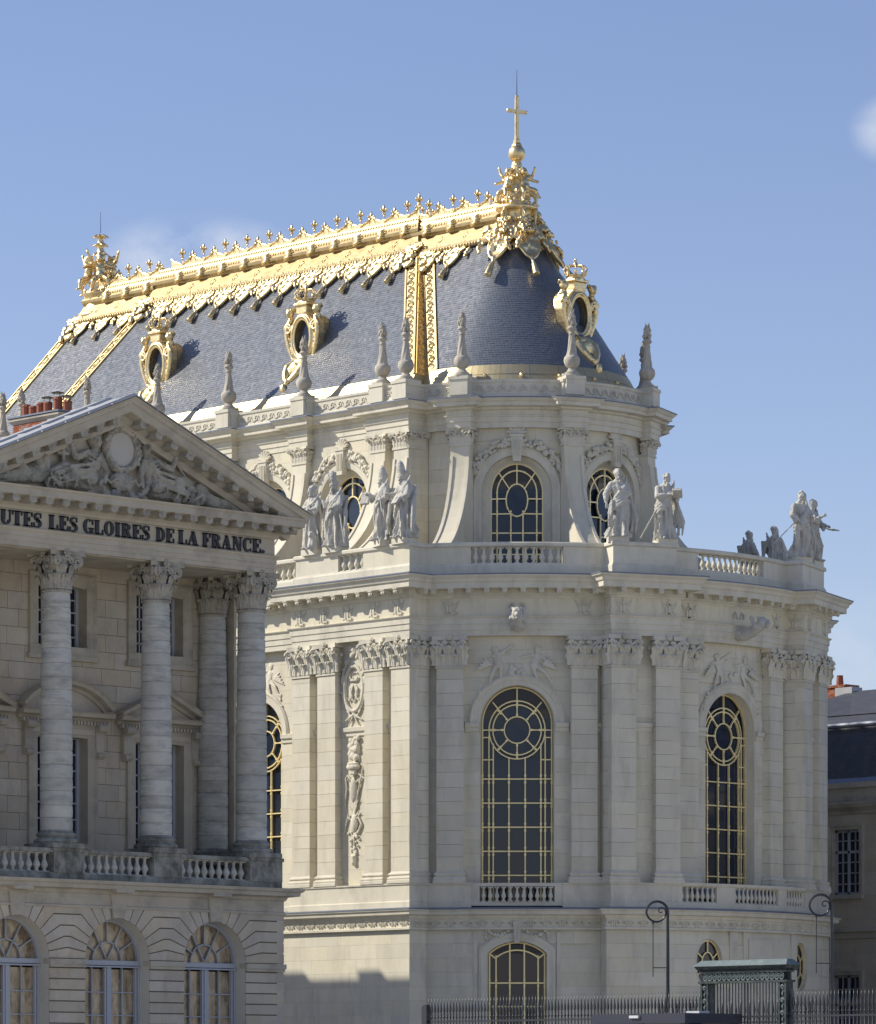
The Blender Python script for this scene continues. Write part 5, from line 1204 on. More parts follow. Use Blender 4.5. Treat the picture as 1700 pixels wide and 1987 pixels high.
# west finial
FW = link('west_finial', None, None, CH, I4); XW = WE+.2
mb = MB(); mb.lathe([(1.0, 36.3), (.95, 36.7), (1.1, 36.8), (1.1, 36.95), (.8, 37.05), (.7, 37.5), (.74, 37.8), (.88, 37.9), (.85, 38.0), (.6, 38.1)], 24, T(XW, 0, 0)); put('finial_base', mb, 'gold', FW, smooth=True)
mb = MB(); mb.lathe([(.5, 38.0), (.35, 38.8), (.22, 39.6), (.14, 40.6)], 12, T(XW, 0, 0))
for a in (-40, 50, 140, 230): putto(mb, T(XW, 0, 0) @ Rz(radians(a)) @ T(0, -.58, 38.85), 1.38, (-.45, -.2, .72), (.5, -.15, .2), (-.32, -.2, -.62), (.3, -.3, -.5))
for j in range(3):
    for k in range(7):
        a = k*2*pi/7+j*.4; z = 39.7+.42*j; mb.tube([(XW, 0, z), (XW+.22*cos(a), .22*sin(a), z+.22), (XW+.42*cos(a), .42*sin(a), z+.12)], [.07, .08, .02], 6)
lumps(mb, [(XW+rr.uniform(-.6, .6), rr.uniform(-.6, .6), rr.uniform(38.0, 38.6)) for _ in range(30)], .15, rr)
sculpt('winged_children', mb, 'gold', FW, None, .035, .03, .1)
mb = MB(); mb.tube([(XW, 0, 40.9), (XW, 0, 41.9)], [.015, .008], 5); put('lightning_rod', mb, 'iron', FW)
# ---- gilded oval dormers
dm = MB(); rr = random.Random(6)
def oval(a, b, n=36): return [(a*cos(2*pi*i/n), b*sin(2*pi*i/n)) for i in range(n)]
for (a, b, y, r) in ((.52, .80, -.06, .06), (.62, .92, -.10, .07), (.72, 1.03, -.04, .06)): dm.tube([(x, y, z) for x, z in oval(a, b)], r, 7, closed=True)
def frame_body(mb):
    o = oval(.82, 1.12, 36); i_ = oval(.50, .78, 36); n = 36
    vs = [(x, .0, z) for x, z in o]+[(x, .0, z) for x, z in i_]+[(x, 1.1, z) for x, z in o]+[(x, 1.1, z) for x, z in i_]
    mb.add(vs, [(k, (k+1) % n, n+(k+1) % n, n+k) for k in range(n)]+[(k, 2*n+k, 2*n+(k+1) % n, (k+1) % n) for k in range(n)]+[(n+k, n+(k+1) % n, 3*n+(k+1) % n, 3*n+k) for k in range(n)]+[(2*n+(k+1) % n, 2*n+k, 3*n+k, 3*n+(k+1) % n) for k in range(n)])
frame_body(dm)
for sg in (-1, 1):
    for y0 in (.0, .10, .20, .30):
        dm.tube([(sg*.80, y0, .9), (sg*.98, y0-.05, .55), (sg*1.0, y0-.05, .15), (sg*.88, y0-.02, -.35), (sg*.72, y0, -.75), (sg*.60, y0, -1.0)], [.10, .13, .13, .12, .10, .08], 8)
    volute(dm, T(sg*.86, -.10, .45) @ S(sg, 1, 1), .26, .11); volute(dm, T(sg*.62, -.06, -1.02) @ S(sg, 1, -1), .17, .10)
    dm.ell((sg*.88, .02, 1.18), (.19, .20, .23)); dm.ell((sg*.84, -.17, 1.14), (.05, .05, .05)); capsule(dm, (sg*.88, .1, .85), (sg*.88, .05, 1.0), .16, .12)
    for k in range(8):
        a = k*pi/4; dm.ell((sg*.88+.18*cos(a), .08+.14*sin(a), 1.30+.06*cos(2*a)), .085, None, 6, 4)
    lumps(dm, [(sg*(.98-.06*k), .12+.05*k, .6-.2*k) for k in range(7)], .12, rr)
dm.box(-.34, .34, -.12, .5, 1.05, 1.42); dm.box(-.44, .44, -.2, .58, 1.40, 1.52)
crown_mb(dm, T(0, .18, 1.52), 1.22)
sl = lambda z: -.20-(-z-1.0)/NS
for sg in (-1, 1):
    dm.tube([(sg*.25, -.16, -1.05), (sg*.48, sl(-1.35), -1.35), (sg*.38, sl(-1.7), -1.7), (sg*.12, sl(-2.05), -2.05)], [.17, .22, .19, .13], 8)
    dm.tube([(sg*.55, -.15, -1.1), (sg*.66, sl(-1.3)+.05, -1.32), (sg*.50, sl(-1.5), -1.5)], [.09, .11, .06], 7)
dm.ell((0, -.16, -1.15), (.38, .24, .24)); dm.ell((0, sl(-1.5), -1.5), (.33, .15, .38)); lumps(dm, [(rr.uniform(-.4, .4), -.26, -1.1+rr.uniform(-.12, .12)) for _ in range(10)], .10, rr)
dm.ell((0, sl(-2.1)-.02, -2.1), (.15, .13, .2)); dm.ell((0, sl(-2.4)-.02, -2.42), (.17, .14, .24)); lumps(dm, [(rr.uniform(-.12, .12), sl(-2.4)-.06, -2.4+rr.uniform(-.2, .2)) for _ in range(8)], .07, rr)
DMM = sculpt_mesh('gilded_frame', dm, 'gold', .032, .012, .07)
def dormer(M):
    D_ = link('oval_dormer', None, None, CH, M); link('gilded_frame', DMM, None, D_, M)
    mb = MB(); mb.add([(x, .16, z) for x, z in oval(.54, .82)], [tuple(range(36))]); put('pane', mb, 'glass', D_, M)
for e in (-9.15, -19.1): dormer(T(e, -3.66-.52, 33.0))
dormer(Rz(pi/2) @ T(0, -3.10-.62, 32.85))
flush_blocks('chapel', CH, 'stone', limit=295)
# ------------------------------------------------------------------ statues on the balustrade
def interp(tab, z):
    for i in range(len(tab)-1):
        if z <= tab[i+1][0]:
            t = (z-tab[i][0])/(tab[i+1][0]-tab[i][0]); t = t*t*(3-2*t); return [lerp(a, b, t) for a, b in zip(tab[i][1:], tab[i+1][1:])]
    return list(tab[-1][1:])
ROBE = [(0, .35, .30), (.10, .32, .28), (.45, .25, .22), (.75, .235, .20), (.95, .225, .185), (1.08, .195, .155), (1.28, .225, .16), (1.41, .215, .13), (1.47, .12, .09), (1.52, .06, .06)]
def figure(mb, M, seed, arm_l, arm_r, turn=0.0, nod=0.1, hat=None, beard=True, cope=False, hip=.05, hair=1):
    """robed standing figure 1.75 high; x right (viewer's right), -y front"""
    rr = random.Random(seed); p1, p2, p3 = [rr.uniform(0, 6.28) for _ in range(3)]
    n, m = 72, 46; vs = []; fs = []
    off = lambda z: (hip*sin(pi*z/1.5)*1.1, -.02*sin(pi*z/1.2))
    for j in range(m+1):
        z = 1.52*j/m; rx, ry = interp(ROBE, z); ox, oy = off(z); am = (.078*max(0, 1-z/1.25)+.020)*(1 if z < 1.42 else .2)
        for i in range(n):
            a = 2*pi*i/n; tri = lambda q: 1-2*abs(sin(q*.5))**.75; w = .75*tri(8*a+2.6*z+p1)+.40*tri(13*a-4*z+p2)+.45*tri(5*a+6*z+p3)
            k = 1+am*w/rx
            if z < .95: k += .16*math.exp(-((a-(1.5*pi+.45))/.35)**2)*sin(pi*min(1, z/.95))*.9      # forward knee
            if cope: k += .20*min(1, max(0, (sin(a)+.55)*1.4))*(1 if z < 1.30 else .25)
            vs.append((ox+rx*k*cos(a), oy+ry*k*sin(a), z))
    for j in range(m):
        for i in range(n): fs.append((j*n+i, j*n+(i+1) % n, (j+1)*n+(i+1) % n, (j+1)*n+i))
    fs.append(tuple(range(n-1, -1, -1))); fs.append(tuple(m*n+i for i in range(n))); mb.add(vs, fs, M)
    # feet
    for sg in (-1, 1): capsule(mb, (sg*.1, -.2, .035), (sg*.13, -.34, .03), .045, .035, M)
    # drapery swags wound from the hip over the shoulder
    for k in range(4):
        pts = []
        for i in range(15):
            t = i/14; z = .62+.09*k+t*.72; a = -pi*1.02+t*pi*1.05; rx, ry = interp(ROBE, min(1.4, z)); ox, oy = off(z)
            pts.append((ox+(rx+.015)*cos(a), oy+(ry+.02)*sin(a), z-.10*sin(pi*t)))
        mb.tube(pts, [.024+.034*sin(pi*i/14) for i in range(15)], 6, M)
    for k in range(3): mb.tube([(-.19+.02*k, -.12-.03*k, .95), (-.24+.03*k, -.15-.02*k, .6), (-.25+.05*k, -.14, .25)], [.03, .04, .02], 6, M)
    for k in range(5): mb.tube([(.16+.03*k, .10+.02*k, 1.36), (.27+.02*k, .14-.03*k, .95), (.24+.06*k, .12-.05*k, .5), (.33+.03*k-.1*(k % 2), .08-.04*k, .12)], [.04, .05, .055, .02], 6, M)   # cloak falling behind one shoulder
    # arms: sleeve, forearm, hand with fingers
    for sg, (el, ha) in ((-1, arm_l), (1, arm_r)):
        sh = Vector((sg*.195+off(1.36)[0], 0, 1.375)); el = Vector(el); ha = Vector(ha)
        capsule(mb, sh, el, .083, .085, M); capsule(mb, el, lerp(el, ha, .55), .088, .07, M); capsule(mb, lerp(el, ha, .5), ha, .04, .033, M)
        mb.tube([el+Vector((0, .0, -.03)), lerp(el, ha, .4)+Vector((0, 0, -.12)), lerp(el, ha, .55)+Vector((0, 0, -.05))], [.05, .06, .03], 6, M)
        d = (ha-el).normalized(); mb.ell(ha+d*.04, (.045, .035, .045), M, 8, 6); sd = d.cross(Vector((0, 1, 0))).normalized()
        for q in range(4): capsule(mb, ha+d*.06+sd*(q-1.5)*.022, ha+d*(.12-.008*abs(q-1.3))+sd*(q-1.5)*.026+Vector((0, .012, -.02)), .012, .010, M, 5)
        capsule(mb, ha+d*.03+sd*.04, ha+d*.085+sd*.062, .013, .011, M, 5)
    # head
    H = M @ T(off(1.5)[0], -.01, 1.49) @ Rz(turn) @ Rx(nod) @ S(1.18, 1.18, 1.12); capsule(mb, (0, 0, -.05), (0, 0, .06), .058, .055, H)
    mb.ell((0, -.005, .135), (.078, .095, .118), H, 12, 9); mb.ell((0, -.10, .125), (.017, .028, .030), H, 6, 5); mb.ell((0, -.085, .160), (.055, .02, .014), H, 8, 4)
    for sg in (-1, 1): mb.ell((sg*.080, .01, .13), (.012, .022, .03), H, 6, 4); mb.ell((sg*.04, -.075, .105), (.025, .02, .02), H, 6, 4)
    mb.ell((0, -.09, .075), (.03, .016, .01), H, 6, 4)
    if beard:
        for k in range(12): mb.ell((rr.uniform(-.06, .06), -.075-rr.uniform(0, .035), .055-rr.uniform(0, .11)), rr.uniform(.02, .032), H, 6, 4)
    if hair:
        for k in range(24):
            a = rr.uniform(.15*pi, .85*pi) if k % 3 else rr.uniform(0, 2*pi); t = rr.uniform(.1, 1.3)
            mb.ell((.075*cos(a)*cos(t*.9), .015+.085*sin(a)*cos(t*.9), .145+.105*sin(t)), rr.uniform(.022, .036), H, 6, 4)
    if hat == 'mitre':
        mb.lathe([(.088, .17), (.098, .20), (.092, .21), (.108, .28), (.106, .36), (.085, .43), (.045, .475), (.01, .49)], 14, H @ S(1, .82, 1)); mb.box(-.012, .012, -.10, -.07, .22, .42, H)
    if hat == 'tiara':
        mb.lathe([(.086, .18), (.095, .20), (.085, .215), (.10, .25), (.088, .26), (.09, .30), (.075, .31), (.07, .36), (.03, .41), (.02, .42)], 14, H); mb.ell((0, 0, .435), .022, H, 6, 4)
    if hat == 'veil': mb.ell((0, .03, .14), (.105, .11, .15), H, 10, 8)
def book(mb, M): mb.box(-.12, .12, -.03, .03, -.16, .16, M); mb.box(-.13, .13, -.038, -.03, -.17, .17, M); mb.box(-.13, .13, .03, .038, -.17, .17, M)
ZS = 21.92
def statue(name_label, loc, phi, h, fig, extra=None, grp=None, plinth=(.42, .36)):
    M = T(loc[0], loc[1], ZS) @ Rz(phi)
    root = thing('statue', name_label, 'statue', (loc[0], loc[1], ZS))
    mb = MB(); mb.box(-plinth[0], plinth[0], -plinth[1], plinth[1], -.04, .20); put('plinth', mb, 'stone_trim', root, M)
    s_ = h/1.75; mb = MB(); F = S(s_, s_, s_); fig(mb, F)
    sculpt('carved_figure', mb, 'statue_stone', root, M @ T(0, 0, .19), .023, .035, .06)
    if extra:
        for nm, fn in extra:
            mb = MB(); fn(mb, F); put(nm, mb, 'statue_stone' if nm != 'staff' else 'statue_stone', root, M @ T(0, 0, .19))
    return root
def f_old(mb, F):
    figure(mb, F, 1, ((-.27, -.12, 1.15), (-.02, -.22, 1.20)), ((.26, -.1, 1.12), (.06, -.24, 1.10)), -.5, .35, beard=True, hip=-.06)
    mb.ell((.17, -.25, .42), (.075, .085, .08), F); mb.ell((.17, -.32, .37), (.05, .04, .045), F); capsule(mb, (.17, -.2, .1), (.17, -.2, .36), .16, .10, F)
statue('stone statue of bearded man with crossed arms and a skull at his knee', (.15, -12.0), 0, 2.62, f_old)
def f_bish(mb, F): figure(mb, F, 2, ((-.30, -.05, 1.13), (-.38, -.14, 1.32)), ((.27, -.1, 1.10), (.10, -.27, 1.0)), -.35, .2, 'mitre', True, True, .05)
statue('stone statue of bishop in tall mitre with arm raised beside the crossed-arm man', (1.45, -12.0), 0, 2.72, f_bish,
       [('staff', lambda mb, F: mb.tube([(.25, -.10, 1.0), (.62, -.25, .05)], .018, 6, F))])
def f_tiara(mb, F): figure(mb, F, 3, ((-.26, -.16, 1.14), (-.24, -.36, 1.22)), ((.26, -.05, 1.10), (.16, -.25, 1.02)), -.75, .1, 'tiara', True, False, .04); book(mb, F @ T(-.28, -.40, 1.13) @ Rz(.6) @ Rx(-.3))
statue('stone statue in pointed tiara holding an open book out before him', (4.35, -12.0), -.35, 2.72, f_tiara,
       [('staff', lambda mb, F: mb.tube([(.20, -.2, 1.15), (.38, -.22, .72)], .016, 6, F))])
def f_cope(mb, F): figure(mb, F, 4, ((-.29, -.08, 1.14), (-.30, -.30, 1.16)), ((.27, -.12, 1.08), (.10, -.28, 1.02)), -.7, .25, 'mitre', True, True, .03); book(mb, F @ T(.05, -.27, 1.0) @ Rx(-.6)); 
statue('stone statue of bishop in mitre and long cope at the sunlit wall corner', (5.52, -11.95), -.15, 2.74, f_cope)
def pp(ph, t, r=13.15): return (r*sin(ph)+t*cos(ph), -r*cos(ph)+t*sin(ph))
def f_ap1(mb, F): figure(mb, F, 5, ((-.31, -.02, 1.12), (-.30, -.10, .86)), ((.29, -.06, 1.14), (.07, -.22, 1.22)), .55, .05, None, True, False, .07)
statue('stone statue of bearded man with one hand on his breast and an arm hanging', pp(PIERS[0], -1.05), PIERS[0]-.3, 2.74, f_ap1)
def f_ap2(mb, F): figure(mb, F, 6, ((-.26, -.14, 1.14), (.05, -.30, 1.18)), ((.28, -.14, 1.12), (.24, -.36, 1.20)), .35, .40, None, True, False, -.05); book(mb, F @ T(.20, -.42, 1.20) @ Rz(-.4) @ Rx(1.0))
statue('stone statue of bearded man reading a book with a slanting staff behind', pp(PIERS[0], 1.05), PIERS[0]-.1, 2.66, f_ap2,
       [('staff', lambda mb, F: mb.tube([(-.16, -.16, 1.02), (-.70, -.02, .02)], .022, 6, F))])
def f_ap3(mb, F): figure(mb, F, 7, ((-.30, -.08, 1.10), (-.20, -.30, .92)), ((.28, -.15, 1.10), (.20, -.36, 1.08)), .5, .45, None, True, False, .06)
statue('stone statue of curly haired man bowing his head with a long lance', pp(PIERS[1], -.85), PIERS[1]-.55, 2.74, f_ap3,
       [('staff', lambda mb, F: mb.tube([(-.22, -.25, 1.02), (-.62, .35, .35)], .016, 6, F))])
def f_ap4(mb, F): figure(mb, F, 8, ((-.22, -.20, 1.12), (.0, -.38, 1.28)), ((.28, -.16, 1.06), (.20, -.42, 1.0)), .1, .3, None, False, False, -.05, 2); mb.box(-.1, .34, -.62, -.36, .94, .97, F @ T(0, 0, 0) @ Rx(.12))
statue('stone statue of beardless young man writing on a tablet held before him', pp(PIERS[1], .75), PIERS[1]-.15, 2.60, f_ap4)
def f_bk1(mb, F): figure(mb, F, 9, ((-.28, -.05, 1.12), (-.15, -.25, 1.05)), ((.28, -.05, 1.12), (.12, -.25, 1.0)), .3, .2, None, True, False, .04)
statue('stone statue seen from behind with hooded shoulders above the curved balustrade', (2.75, 11.9), pi-.2, 2.66, f_bk1, [('staff', lambda mb, F: mb.tube([(-.18, -.25, 1.1), (-.5, .1, .2)], .014, 6, F))])
def f_bk2(mb, F): figure(mb, F, 10, ((-.28, -.08, 1.12), (-.34, -.2, .9)), ((.28, -.05, 1.12), (.15, -.25, 1.05)), -.3, .15, None, True, False, -.04); book(mb, F @ T(-.40, -.05, .85) @ Rz(.5))
statue('stone statue seen from behind carrying a large square book at its side', (4.27, 11.9), pi+.15, 2.72, f_bk2)
# ------------------------------------------------------------------ colonnaded pavilion at the left
EP, YA = 20.2, -39.2
PV = thing('palace_pavilion', 'weathered stone palace pavilion with Corinthian columns, lettered frieze and carved pediment', 'pavilion', (EP, YA, -1.7))
PM = T(EP, YA, 0) @ Rz(pi/2); pm = flat(PM)                  # local x = north, y = west (inwards)
HWG, HWE = 7.50, 7.05
def wpath(hw, d=0, back=9.0): return [(EP-back, YA-hw-d), (EP+d, YA-hw-d), (EP+d, YA+hw+d), (EP-back, YA+hw+d)]
rv = random.Random(31)
AC = [-4.33, 0, 4.33]; AW = 1.40; AZS = 4.23
# rusticated piers
edges = [-HWG]+[c+s_*AW for c in AC for s_ in (-1, 1)]+[HWG]
CR = .37; zlist = []; z = 3.93
while z > -1.7: zlist.append((z-CR, z)); z -= CR
def rblock(poly, pri=1.0): emit_block('pavilion', poly, 0+rv.uniform(-.004, .004), .25, None, PM, pri)
for k in range(0, len(edges), 2):
    a, b = edges[k], edges[k+1]
    for i, (z0, z1) in enumerate(zlist):
        cuts = [a, b] if (b-a) < 1 or i % 2 else [a, lerp(a, b, rv.uniform(.4, .6)), b]
        for q in range(len(cuts)-1):
            g0 = .0 if q == 0 else .004; rblock([(cuts[q]+g0, z0+.022), (cuts[q+1]-g0, z0+.022), (cuts[q+1]-g0, z1-.022), (cuts[q]+g0, z1-.022)], 1 if a > -5 else .2)
    mb = MB(); mb.box(a-.0, b+.0, -.07, .3, 3.95, 4.05, PM); mb.box(a-.03, b+.03, -.11, .3, 4.05, 4.22, PM); put('impost_band', mb, 'old_trim', PV)
# voussoirs with stepped tails
R2v = 2.16; ks = [0]+[math.asin(CR*k/R2v) for k in range(1, 5)]; ZTOP = 5.95
def vtail(c, sg, k):
    t0, t1 = ks[k], ks[k+1]; g = .012
    i0 = (c+sg*AW*cos(t0+g), AZS+AW*sin(t0+g)); i1 = (c+sg*AW*cos(t1-g), AZS+AW*sin(t1-g)); im = (c+sg*AW*cos((t0+t1)/2), AZS+AW*sin((t0+t1)/2))
    o0 = (c+sg*R2v*cos(t0), AZS+CR*k+.022); o1 = (c+sg*R2v*cos(t1), AZS+CR*(k+1)-.022)
    lim = HWG if (sg > 0 and c == AC[-1]) else -HWG if (sg < 0 and c == AC[0]) else c+sg*(4.33/2)
    e0 = (lim, o0[1]); e1 = (lim, o1[1]); poly = [i0, o0, e0, e1, o1, i1, im]
    if sg < 0: poly = poly[::-1]
    rblock(poly, 1.2 if c > -4 else .3)
for c in AC:
    for sg in (-1, 1):
        for k in range(4): vtail(c, sg, k)
        ang = [ks[4], radians(56), radians(68), radians(79.5)]; zt = AZS+CR*4
        for q in range(3):
            t0, t1 = ang[q]+.01, ang[q+1]-.01; lim = HWG if (sg > 0 and c == AC[-1]) else -HWG if (sg < 0 and c == AC[0]) else c+sg*(4.33/2)
            i0 = (c+sg*AW*cos(t0), AZS+AW*sin(t0)); i1 = (c+sg*AW*cos(t1), AZS+AW*sin(t1))
            def ray(t, zz): return (c+sg*(zz-AZS)/tan(t), zz)
            if q == 0: poly = [i0, (c+sg*R2v*cos(ks[4]), zt+.022), (lim, zt+.022), (lim, ZTOP), ray(t1, ZTOP), i1]
            else: poly = [i0, ray(t0, ZTOP), ray(t1, ZTOP), i1]
            if sg < 0: poly = poly[::-1]
            rblock(poly, 1.2 if c > -4 else .3)
    mb = MB(); kp = [(c+AW*cos(radians(100)), AZS+AW*sin(radians(100))), (c, AZS+AW), (c+AW*cos(radians(80)), AZS+AW*sin(radians(80))), (c+.34, 6.46), (c-.34, 6.46)]; mb.prism(kp, -.08, .2, PM); mb.box(c-.4, c+.4, -.42, .1, 6.47, 6.60, PM); put('keystone', mb, 'old_trim', PV)
    mb = MB(); ap = arch_path(AW, -1.7, AZS); mb.trim(ap, [(-.006, .02), (-.006, .85)], M=PM @ T(c, 0, 0)); put('arch_reveal', mb, 'rustic_stone', PV)
mb = MB()                                  # backing behind the joints, arches left open
for k in range(0, len(edges), 2): mb.box(edges[k]+.03, edges[k+1]-.03, .05, .5, -1.7, 5.95, PM)
for c in AC:
    for sg in (-1, 1):
        prev = None
        for i in range(13):
            t = pi/2*i/12; p = (c+sg*(AW+.02)*cos(t), AZS+(AW+.02)*sin(t))
            if prev:
                q = [prev, p, (p[0], 5.95), (prev[0], 5.95)]; mb.prism(q if sg < 0 else q[::-1], .05, .5, PM)
            prev = p
put('rustic_backing', mb, 'old_joint', PV)
mb = MB(); mb.plan(wpath(HWG, .0), [(-.4, 5.94), (.05, 5.94), (.05, 6.02), (.0, 6.04), (.0, 6.40), (.06, 6.44), (.10, 6.54), (.40, 6.58), (.42, 6.70), (.50, 6.74), (.54, 6.84), (-.3, 6.90)]); put('storey_cornice', mb, 'old_trim', PV)
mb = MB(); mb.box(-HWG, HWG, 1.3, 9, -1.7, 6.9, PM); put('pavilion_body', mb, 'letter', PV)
mb = MB(); mb.box(HWG-.3, HWG-.01, .02, 9, -1.7, 6.0, PM); mb.box(-HWG+.01, -HWG+.3, .02, 9, -1.7, 6.0, PM); put('side_wall', mb, 'rustic_stone', PV)
# arched french windows
def french(c, seed):
    W = link('arched_french_window', None, None, PV, PM); y = .62; rp = random.Random(seed); mpw = lambda u, yy, z: PM @ Vector((c+u, yy, z))
    mb = MB(); 
    def fbar(p, q, w_, t=.09): bars_from([(p, q)], y, w_, t, mb, mpw)
    for u in (-1.34, 1.34): fbar((u, -1.7), (u, AZS), .11, .13)
    for s0, s1 in ring((0, AZS), 1.34, 1.34, 24, 0, pi): fbar(s0, s1, .11, .13)
    fbar((-1.39, AZS-.09), (1.39, AZS-.09), .16, .16); fbar((-1.39, AZS-.22), (1.39, AZS-.22), .05, .2)
    for s0, s1 in ring((0, AZS), .62, .62, 14, 0, pi): fbar(s0, s1, .04, .07)
    for k in range(1, 6): a = pi*k/6; fbar((.62*cos(a), AZS+.62*sin(a)), (1.3*cos(a), AZS+1.3*sin(a)), .036, .07)
    for a in (pi/3, 2*pi/3): fbar((.06*cos(a), AZS+.06*sin(a)), (.62*cos(a), AZS+.62*sin(a)), .036, .07)
    fbar((0, -1.7), (0, AZS-.2), .12, .14)
    for u in (-1.22, 1.22, -.11, .11): fbar((u, -1.7), (u, AZS-.25), .075, .11)
    for u in (-.66, .66): fbar((u, -1.7), (u, AZS-.25), .034, .07)
    zz = [AZS-.30-.78*k for k in range(1, 8)]
    for z in zz: fbar((-1.25, z), (1.25, z), .034, .07)
    put('window_frame', mb, 'frame_paint', W)
    z1 = AZS-.3
    for z in zz[:6]:
        for u0, u1 in ((-1.22, -.66), (-.66, -.11), (.11, .66), (.66, 1.22)): pane([(u0, z), (u1, z), (u1, z1), (u0, z1)], y+.03, W, mpw, rp, 'glass_brown_refl')
        z1 = z
    for k in range(6):
        a0_, a1_ = pi*k/6, pi*(k+1)/6; am = (a0_+a1_)/2
        pane([(.62*cos(a0_), AZS+.62*sin(a0_)), (1.3*cos(a0_), AZS+1.3*sin(a0_)), (1.3*cos(am), AZS+1.3*sin(am)), (1.3*cos(a1_), AZS+1.3*sin(a1_)), (.62*cos(a1_), AZS+.62*sin(a1_))], y+.03, W, mpw, rp, 'glass_brown_refl')
        pane([(0, AZS), (.62*cos(a0_), AZS+.62*sin(a0_)), (.62*cos(am), AZS+.62*sin(am)), (.62*cos(a1_), AZS+.62*sin(a1_))], y+.03, W, mpw, rp, 'glass_brown_refl')
for i, c in enumerate(AC): french(c, 60+i)
# balustrade on the cornice
ZQ = 6.88; CX = [-6.5, -2.17, 2.17, 6.5]
PB = link('portico_balustrade', None, None, PV, PM)
mb = MB(); mb.box(-HWG+.1, HWG-.1, -.02, .42, ZQ, ZQ+.2, PM); put('balustrade_base', mb, 'dark_stone', PB)
for k in range(3):
    mb = MB(); mb.box(CX[k]+.62, CX[k+1]-.62, -.05, .45, ZQ+.86, ZQ+1.0, PM); put('handrail', mb, 'dark_stone', PB)
for c in CX:
    e0, e1 = (c-.62, c+.62)
    if c == CX[-1]: e1 = HWG-.12
    if c == CX[0]: e0 = -HWG+.12
    mb = MB(); mb.box(e0, e1, -.06, 1.25, ZQ+.19, ZQ+.90, PM); mb.box(e0-.04, e1+.04, -.10, 1.3, ZQ+.9, ZQ+1.02, PM); put('pedestal', mb, 'dark_stone', PB)
PBM = baluster_mb(.68, .135).mesh('baluster', True); PBM.materials.append(MATS['column_stone'])
for k in range(3):
    n = 9
    for i in range(n): link('baluster', PBM, None, PB, PM @ T(lerp(CX[k]+.66, CX[k+1]-.66, (i+.5)/n), .2, ZQ+.19))
mb = MB(); mb.box(-HWG+.1, HWG-.1, .3, 9, ZQ-.05, ZQ+.08, PM); put('portico_floor', mb, 'old_trim', PV)
# columns: base, stacked drums, capital
CB, CT0, CT1 = ZQ+1.02, 16.50, 17.78
COLCAP = column_capital(.46, CT1-CT0).mesh('capital'); COLCAP.materials.append(MATS['carved_old'])
bm = MB(); bm.box(-.76, .76, -.76, .76, 0, .16); bm.lathe([(.74, .16), (.77, .22), (.74, .30), (.66, .33), (.62, .38), (.66, .42), (.68, .47), (.64, .52), (.58, .55), (.57, .60)], 28); CBASE = bm.mesh('column_base', False); CBASE.materials.append(MATS['dark_stone'])
def col_r(t): return .545-.085*max(0, (t-.25)/.75)**1.6
def column(u, y, zb):
    C_ = link('column', None, None, PV, PM @ T(u, y, zb)); link('column_base', CBASE, None, C_, PM @ T(u, y, zb))
    z = zb+.58; H = CT0-.06-z; N = 17; cuts = [0]; 
    for i in range(N): cuts.append(cuts[-1]+rv.uniform(.85, 1.15))
    cuts = [c/cuts[-1] for c in cuts]
    for i in range(N):
        t0, t1 = cuts[i], cuts[i+1]; za, zb_ = z+H*t0, z+H*t1; r0, r1 = col_r(t0), col_r(t1); e = .022
        mb = MB(); mb.lathe([(r0-.03, 0), (r0-.004, e), (lerp(r0, r1, .5)+.006, (zb_-za)/2), (r1-.004, zb_-za-e), (r1-.03, zb_-za)], 32); put('drum', mb, 'column_stone', C_, PM @ T(u, y, za), smooth=False)
    link('capital', COLCAP, None, C_, PM @ T(u, y, CT0))
for c in CX: column(c, .58, CB)
for c in (CX[0], CX[3]): column(c, 2.62, CB-.2)
# rear wall with two tiers of windows
YBK = 2.95
OPU = [dict(t='arch', u=c, w=1.06, z0=14.95, zs=17.05, r=40) for c in AC]; OPL = [dict(t='arch', u=c, w=1.1, z0=6.9, zs=11.9, r=40) for c in AC]
ashlar('pavilion', -7.0, 7.0, 6.95, 14.9, .56, 1.25, y=YBK, M=PM, ops=OPL, pri=1.1, rnd=rv, gap=.016); ashlar('pavilion', -7.0, 7.0, 14.9, 17.9, .56, 1.25, y=YBK, M=PM, ops=OPU, pri=1.1, rnd=rv, gap=.016)
mb = MB()
for a, b in ((-7, -5.5), (-3.2, -1.15), (1.15, 3.2), (5.5, 7.0)): mb.box(a, b, YBK+.04, YBK+.3, 6.9, 17.9, PM)
for c in AC: mb.box(c-1.2, c+1.2, YBK+.04, YBK+.3, 12.0, 14.95, PM); mb.box(c-1.2, c+1.2, YBK+.04, YBK+.3, 17.1, 17.9, PM)
mb.box(-7, 7, YBK+.95, YBK+1.2, 6.9, 17.9, PM); put('rear_backing', mb, 'old_joint', PV)
